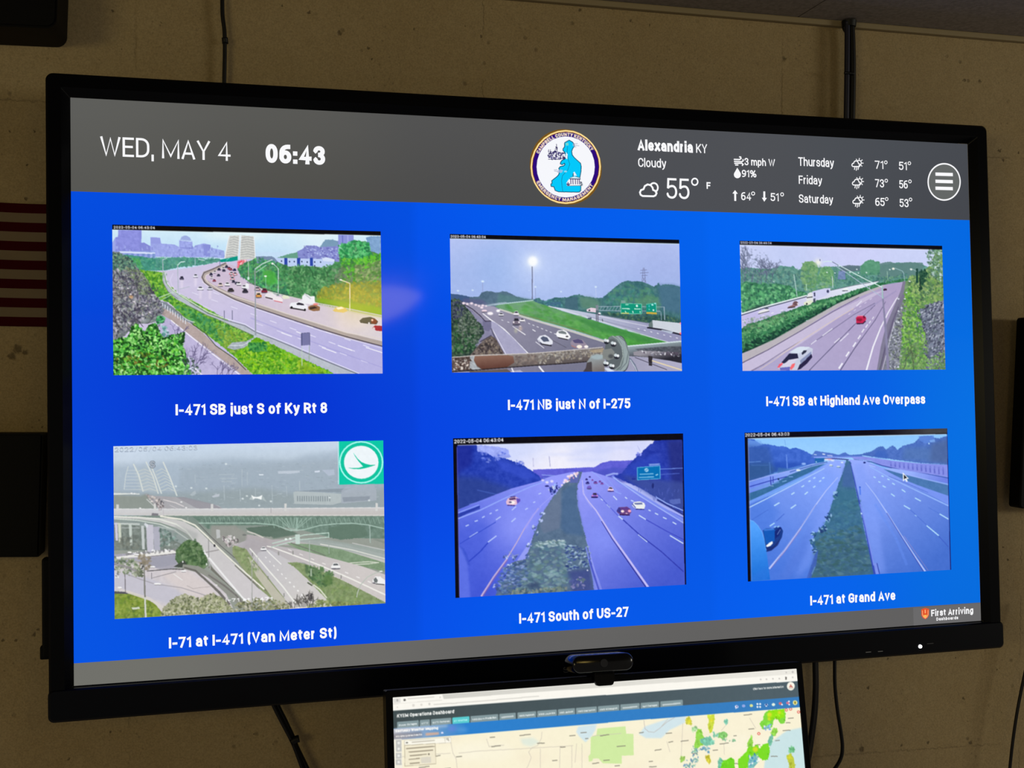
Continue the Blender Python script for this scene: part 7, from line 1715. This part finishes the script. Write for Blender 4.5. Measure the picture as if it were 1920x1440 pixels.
flat('badge_mark', [[S.at(*p) for p in ((1731, 1153), (1737.4, 1152.6), (1736.6, 1156), (1734.4, 1158.4), (1731.6, 1156))]], -.0009, M['badge_yellow'], scr)
xs, zs = S.at(1061, 313)
rs = (S.at(1128.3, 317)[0] - S.at(993.6, 309.6)[0]) / 2
zt, zb = S.at(1057, 242.4)[1], S.at(1065, 384)[1]
zs, rz = (zt + zb) / 2, (zt - zb) / 2
seal_quad = [S.px(xs - rs, zs + rz), S.px(xs + rs, zs + rz), S.px(xs + rs, zs - rz), S.px(xs - rs, zs - rz)]
seal = picture_mesh('county_seal', picture_seal(seal_quad), xs - rs, zs - rz, xs + rs, zs + rz, -.0007, scr, True)
seal['label'] = 'round gold and navy county seal with a bright blue map'

# ---------------------------------------------------------------- the desk monitor below, on an arm
mx, mv = (RIGHT * 1 + DOWN * .0080 + FWD * .303).normalized(), (RIGHT * .0462 + DOWN * 1 + FWD * -.179)
mv = (mv - mx * mv.dot(mx)).normalized()
mi = mx.cross(-mv) * -1
mi = (-mv).cross(mx)
MW, MH = .598, .598 * 9 / 16
tl, tr = ray(736.5, 1308), ray(1493, 1254)
# distance at which the screen's top edge is MW long: tl*a + mx*MW = tr*b
A = np.array([[tl[i], -tr[i]] for i in range(3)])
sol = np.linalg.lstsq(A, -np.array([mx[i] * MW for i in range(3)]), rcond=None)[0]
mtl = EYE + tl * float(sol[0])
mc = mtl + mx * (MW / 2) + mv * (MH / 2)
MON = Matrix(((mx.x, mi.x, -mv.x, mc.x), (mx.y, mi.y, -mv.y, mc.y), (mx.z, mi.z, -mv.z, mc.z), (0, 0, 0, 1)))
T = Screen(MON)
mon = thing('desk_monitor', 'small thin black monitor below the television showing a pale weather map', 'monitor', MON)
ib = lambda g, r=.001: ring_points(-MW / 2 - g, -MH / 2 - g, MW / 2 + g, MH / 2 + g, r)
frame_loft('bezel', [(ib(.0095, .003), .02), (ib(.0095, .003), -.001), (ib(.0085, .003), -.002), (ib(.0006), -.002), (ib(0), -.0002)], M['bezel'], mon, True)
bm_obj('back_housing', box_bm((-.2, .0205, -.12), (.2, .045, .12), .01, 3), M['casing'], mon)
mscr = bm_obj('screen', box_bm((-MW / 2, 0, -MH / 2), (MW / 2, .015, MH / 2)), plain('black_monitor_glass', (4, 4, 6), .3, .35), mon)
page_quad = [T.px(-MW / 2, MH / 2), T.px(MW / 2, MH / 2), T.px(MW / 2, -MH / 2), T.px(-MW / 2, -MH / 2)]
pg = picture_mesh('weather_page', picture_weather_page(page_quad), -MW / 2, -MH / 2, MW / 2, MH / 2, -.0004, mscr)
back = MON.inverted() @ Vector((mc.x, WALL_Y, mc.z))
tube('mount_arm', [(0, .044, -.02), (0, .08, -.03), tuple(MON.inverted() @ Vector((mc.x, WALL_Y - .02, mc.z - .03))), tuple(MON.inverted() @ Vector((mc.x, WALL_Y - .002, mc.z - .03)))], .016, M['casing'], mon, 14)

# ---------------------------------------------------------------- webcam on the monitor's top edge
xa, xb = T.at(1069, 1240, -.004)[0], T.at(1183, 1228, -.004)[0]
cw, cx = (xb - xa), (xa + xb) / 2
zb = MH / 2 + .0105
zc0, zc1 = zb + .0045, T.at(1130, 1225.5, -.004)[1]
wc = thing('webcam', 'small dark webcam perched on the monitor top, in front of the television edge', 'webcam', MON @ Matrix.Translation((cx, 0, zb)))
rr = (zc1 - zc0) / 2
bm = bmesh.new()
loops = []
for y, g in ((.026, .004), (.023, .001), (.02, 0), (-.011, 0), (-.0135, .0012), (-.015, .004)):
    loops.append([bm.verts.new((x, y, z)) for x, z in ring_points(-cw / 2 + g, zc0 - zb + g, cw / 2 - g, zc1 - zb - g, rr - g - .0004, 10)])
for A_, B_2 in zip(loops, loops[1:]):
    for k in range(len(A_)):
        bm.faces.new((A_[k], B_2[k], B_2[(k + 1) % len(A_)], A_[(k + 1) % len(A_)]))
bm.faces.new(loops[0])
bm.faces.new(loops[-1])
body = bm_obj('body', bm, M['cam_body'], wc, True)
bmc = bmesh.new()
bmesh.ops.create_cone(bmc, cap_ends=True, segments=28, radius1=rr * .5, radius2=rr * .46, depth=.0012, matrix=Matrix.Translation((0, -.0153, (zc0 + zc1) / 2 - zb)) @ Matrix.Rotation(math.pi / 2, 4, 'X'))
bm_obj('lens', bmc, M['lens'], wc)
ca, cb = T.at(1113.5, 1275, -.005)[0] - cx, T.at(1151, 1272, -.005)[0] - cx
cz = T.at(1130, 1285.6, -.005)[1] - zb
bm = bmesh.new()
prof = [(ca, .002), (ca + .0005, cz + .006), (ca + .003, cz + .001), (ca + .006, cz), (cb - .006, cz), (cb - .003, cz + .001), (cb - .0005, cz + .006), (cb, .002), (cb - .002, .005), (ca + .002, .005)]
f0, f1 = [bm.verts.new((x, -.0085, z)) for x, z in prof], [bm.verts.new((x, -.0025, z)) for x, z in prof]
bm.faces.new(f0), bm.faces.new(f1)
for k in range(len(prof)):
    bm.faces.new((f0[k], f1[k], f1[(k + 1) % len(prof)], f0[(k + 1) % len(prof)]))
box_bm((ca + .002, -.0085, .0012), (cb - .002, .03, .0058), bm=bm)
bm_obj('clip', bm, M['casing'], wc)

# ---------------------------------------------------------------- flag on the wall, left of the television
m, nt, b = material('striped_flag_cloth')
N, L = nt.nodes, nt.links
tc, sep = N.new('ShaderNodeTexCoord'), N.new('ShaderNodeSeparateXYZ')
L.new(tc.outputs['Object'], sep.inputs[0])
FH = at_wall(45, 382.3).z - at_wall(45, 612.3).z
FW = FH * 1.6
wv = N.new('ShaderNodeMath')
wv.operation = 'MULTIPLY'
wv.inputs[1].default_value = 13 / FH
L.new(sep.outputs[2], wv.inputs[0])
md = N.new('ShaderNodeMath')
md.operation = 'PINGPONG'
md.inputs[1].default_value = 1
L.new(wv.outputs[0], md.inputs[0])
fl = N.new('ShaderNodeMath')
fl.operation = 'FLOOR'
L.new(wv.outputs[0], fl.inputs[0])
mo = N.new('ShaderNodeMath')
mo.operation = 'MODULO'
mo.inputs[1].default_value = 2
L.new(fl.outputs[0], mo.inputs[0])
mix = N.new('ShaderNodeMix')
mix.data_type = 'RGBA'
L.new(mo.outputs[0], mix.inputs[0])
mix.inputs[6].default_value, mix.inputs[7].default_value = rgba(84, 12, 22), rgba(168, 150, 124)
L.new(mix.outputs[2], b.inputs['Base Color'])
b.inputs['Roughness'].default_value, b.inputs['Specular IOR Level'].default_value = .9, .1
p = at_wall(132, 600)
fx1, fz0 = p.x, at_wall(45, 612.3).z
bm = bmesh.new()
nx, nz = 40, 26
vs = [[bm.verts.new((-i / nx * FW, -.0015 * math.sin(i * .5) - .003, j / nz * FH)) for i in range(nx + 1)] for j in range(nz + 1)]
for j in range(nz):
    for i in range(nx):
        bm.faces.new((vs[j][i], vs[j + 1][i], vs[j + 1][i + 1], vs[j][i + 1]))
bmesh.ops.solidify(bm, geom=bm.faces[:], thickness=.0012)
flag = bm_obj('wall_flag', bm, m, None, True)
flag.location = (fx1, WALL_Y - .001, fz0)
tag(flag, 'red and white striped flag hung flat on the wall left of the television', 'flag')

# ---------------------------------------------------------------- black cases cut off by the photo's edges
def case_from_wall(name, label, cat, quad, off, depth, bev, mat=None):
    """A case on the wall: its front outline through four points, reaching back to the wall."""
    q = [at_wall(u, v, off) for u, v in quad]
    bm = bmesh.new()
    f = [bm.verts.new(p) for p in q]
    r = [bm.verts.new((p.x, min(p.y + depth, WALL_Y - .002), p.z)) for p in q]
    bm.faces.new(f), bm.faces.new(r)
    for k in range(4):
        bm.faces.new((f[k], r[k], r[(k + 1) % 4], f[(k + 1) % 4]))
    if bev:
        ed = [e for e in bm.edges if abs((e.verts[0].co - e.verts[1].co).y) > depth * .5]
        bmesh.ops.bevel(bm, geom=ed, offset=bev, segments=6, affect='EDGES', profile=.5)
        bmesh.ops.bevel(bm, geom=[e for e in bm.edges if abs(e.verts[0].co.y - e.verts[1].co.y) < 1e-4 and e.verts[0].co.y < WALL_Y - off + .001], offset=.003, segments=2, affect='EDGES')
    o = bm_obj(name, bm, mat or M['casing'])
    return tag(o, label, cat)


case_from_wall('equipment_casing', 'black rounded case in the top left corner of the photo, high on the wall', 'equipment', [(-260, -250), (116, -250), (105.5, 53), (-260, 36)], .1, .098, .014)  # unidentified casing, only its lower corner in view
case_from_wall('equipment_box', 'plain black box at the left edge, under the striped flag', 'box', [(-330, 812), (80.5, 813), (73.5, 1045), (-330, 1047)], .05, .048, .003)  # unidentified box, only its right side in view
# the neighbouring display, of which only the near edge shows
e0, e1 = at_wall(1921.5, 745, .052), at_wall(1912.5, 953.5, .052)
up = (e0 - e1).normalized()
rt = Vector((1, .02, 0)).normalized()
inn = up.cross(rt) * -1
inn = rt.cross(up) * -1
rt = up.cross(inn) * -1 if up.cross(inn).x < 0 else up.cross(inn)
ND = Matrix(((rt.x, inn.x, up.x, e1.x), (rt.y, inn.y, up.y, e1.y), (rt.z, inn.z, up.z, e1.z), (0, 0, 0, 1)))
nd = thing('wall_display', 'black display at the right edge of the photo, only its near side showing', 'display', ND)
dw, dh = .58, .335
frame_loft('bezel', [(ring_points(0, 0, dw, dh, .006), .03), (ring_points(0, 0, dw, dh, .006), .002), (ring_points(.002, .002, dw - .002, dh - .002, .005), 0), (ring_points(.02, .03, dw - .02, dh - .02, .002), 0), (ring_points(.022, .032, dw - .022, dh - .022, .002), .004)], M['casing'], nd)
bm_obj('screen', box_bm((.021, .0035, .031), (dw - .021, .02, dh - .021)), plain('dark_display_glass', (5, 5, 7), .3, .4), nd)
bm_obj('wall_mount', box_bm((dw / 2 - .1, .031, dh / 2 - .1), (dw / 2 + .1, .05, dh / 2 + .1)), M['casing'], nd)

# ---------------------------------------------------------------- cables
c = thing('hanging_cable', 'thin black cable coming down to the left part of the television top', 'cable', Matrix.Translation(at_wall(421, 152, .02)))
inv = c.matrix_world.inverted()
loc = lambda pts_, off: [inv @ at_wall(u, v, off) for u, v in pts_]
tube('cord', loc([(416.5, -60), (416.8, 0), (417.5, 30), (421, 60), (421.5, 100), (420.5, 152), (420.5, 200)], .012), .0031, M['rubber'], c)
tube('cable_tie', loc([(421.5, 71), (422.5, 82)], .012), .0046, M['tie'], c, 10, 2)

c = thing('cable_bundle', 'thick dark cables from the ceiling to the right part of the television top', 'cable', Matrix.Translation(at_wall(1593, 220, .02)))
inv = c.matrix_world.inverted()
k1 = tube('cord', loc([(1588.5, 41), (1588.5, 80), (1588, 140), (1586.8, 225), (1586, 280)], .024), .0046, M['navy'], c)
k1['label'] = 'navy blue sheathed cable'
tube('cord', loc([(1595.5, 41), (1597.5, 80), (1598.5, 140), (1597, 225), (1596, 280)], .018), .0058, M['rubber'], c)
tube('cord', loc([(1583.5, 41), (1584.5, 52), (1590, 66), (1592, 110), (1591, 225)], .014), .005, M['rubber'], c)
tube('strap', loc([(1583.5, 136.5), (1592, 137), (1601, 138)], .028), .0024, M['tie'], c, 8, 3)
bmc = bmesh.new()
p = inv @ at_wall(1592, 45, .019)
bmesh.ops.create_cone(bmc, cap_ends=True, segments=28, radius1=.0115, radius2=.0125, depth=.010, matrix=Matrix.Translation(p))
bm_obj('ceiling_grommet', bmc, M['tie'], c, False)

c = thing('tied_cable_pair', 'pair of black cables slanting down from under the left of the television', 'cable', Matrix.Translation(at_wall(520, 1330, .02)))
inv = c.matrix_world.inverted()
tube('cord', loc([(500, 1290), (513, 1322), (528, 1352), (545, 1384), (553, 1402), (569, 1445), (585, 1490)], .024), .0034, M['rubber'], c)
tube('cord', loc([(508, 1285), (520, 1321), (535, 1352), (550, 1384), (557, 1402), (578, 1445), (600, 1490)], .02), .0036, M['rubber'], c)
tube('cable_tie', loc([(545.5, 1392), (553, 1387), (561, 1384.5)], .024), .0058, M['tie'], c, 10, 3)

c = thing('power_cable_pair', 'pair of black cables hanging close beside the right side of the small monitor', 'cable', Matrix.Translation(at_wall(1526, 1245, .02)))
inv = c.matrix_world.inverted()
tube('cord', loc([(1527, 1200), (1527.5, 1245), (1528, 1290), (1525, 1340), (1517, 1400), (1510, 1440), (1500, 1500)], .03), .004, M['rubber'], c)
tube('cord', loc([(1531, 1200), (1531, 1245), (1531.5, 1290), (1529, 1340), (1521, 1400), (1514, 1440), (1505, 1500)], .026), .0034, M['rubber'], c)
p = loc([(1565, 1190), (1565, 1240), (1565.5, 1285), (1570, 1330), (1577, 1375), (1579.5, 1400), (1577, 1420), (1566, 1440), (1545, 1462)], .026)
c2 = thing('looping_cable', 'single black cable curving down under the television right of the monitor', 'cable', Matrix.Translation(at_wall(1565, 1240, .02)))
inv2 = c2.matrix_world.inverted()
tube('cord', [inv2 @ (c.matrix_world @ Vector(q)) for q in p], .0031, M['rubber'], c2)
c3 = thing('slanting_cable', 'thin black cable slanting down at the lower right edge of the photo', 'cable', Matrix.Translation(at_wall(1905, 1350, .02)))
inv = c3.matrix_world.inverted()
tube('cord', loc([(1952, 1130), (1932, 1215), (1919, 1275), (1908, 1330), (1899, 1390), (1893, 1445), (1888, 1500)], .035), .0027, M['rubber'], c3)


# ---------------------------------------------------------------- a lit pendant in the room behind the viewer, mirrored in the television glass
def mirrored(u, v, D):
    """The point of the room, D metres beyond the glass, that a pixel of the television shows mirrored."""
    e, d = S.inv @ EYE, (S.inv.to_3x3() @ ray(u, v)).normalized()
    hit = e + d * ((-.0008 - e.y) / d.y)
    return S.m @ (hit + Vector((d.x, -d.y, d.z)) * D)


tip, mouth = mirrored(790, 553, 3.0), mirrored(628, 588, 3.0)
ax = mouth - tip
n1 = ax.normalized().cross(Vector((0, 0, 1))).normalized()
n2 = n1.cross(ax.normalized())
RAD = (mirrored(640, 541, 3.0) - mirrored(640, 615, 3.0)).length / 2
verts, faces, NS = [], [], 40
prof = [(0, .05), (.03, .16), (.1, .38), (.2, .6), (.32, .78), (.5, .92), (.75, 1), (1, 1.02), (.98, .95), (.7, .9), (.3, .68)]
for t, r in prof:
    verts += [tip + ax * t + (n1 * math.cos(k * math.tau / NS) + n2 * math.sin(k * math.tau / NS)) * RAD * r for k in range(NS)]
for i in range(len(prof) - 1):
    faces += [(i * NS + k, i * NS + (k + 1) % NS, (i + 1) * NS + (k + 1) % NS, (i + 1) * NS + k) for k in range(NS)]
faces += [tuple(range(NS))]
lamp = thing('pendant_lamp', 'warm glowing lamp shade hung behind the viewer, seen mirrored in the blue screen', 'lamp', Matrix.Translation(tip))
shade_mat, nt, b = material('lit_lamp_shade')
b.inputs['Base Color'].default_value, b.inputs['Roughness'].default_value = rgba(190, 160, 100), .7
b.inputs['Emission Color'].default_value, b.inputs['Emission Strength'].default_value = (1, .72, .2, 1), 11
mesh_obj('lamp_shade', [v - tip for v in verts], faces, shade_mat, lamp, True)
tube('cord', [(0, 0, .004), (0, 0, .1), (0, 0, CEIL_Z - tip.z)], .004, M['rubber'], lamp, 8, 2)
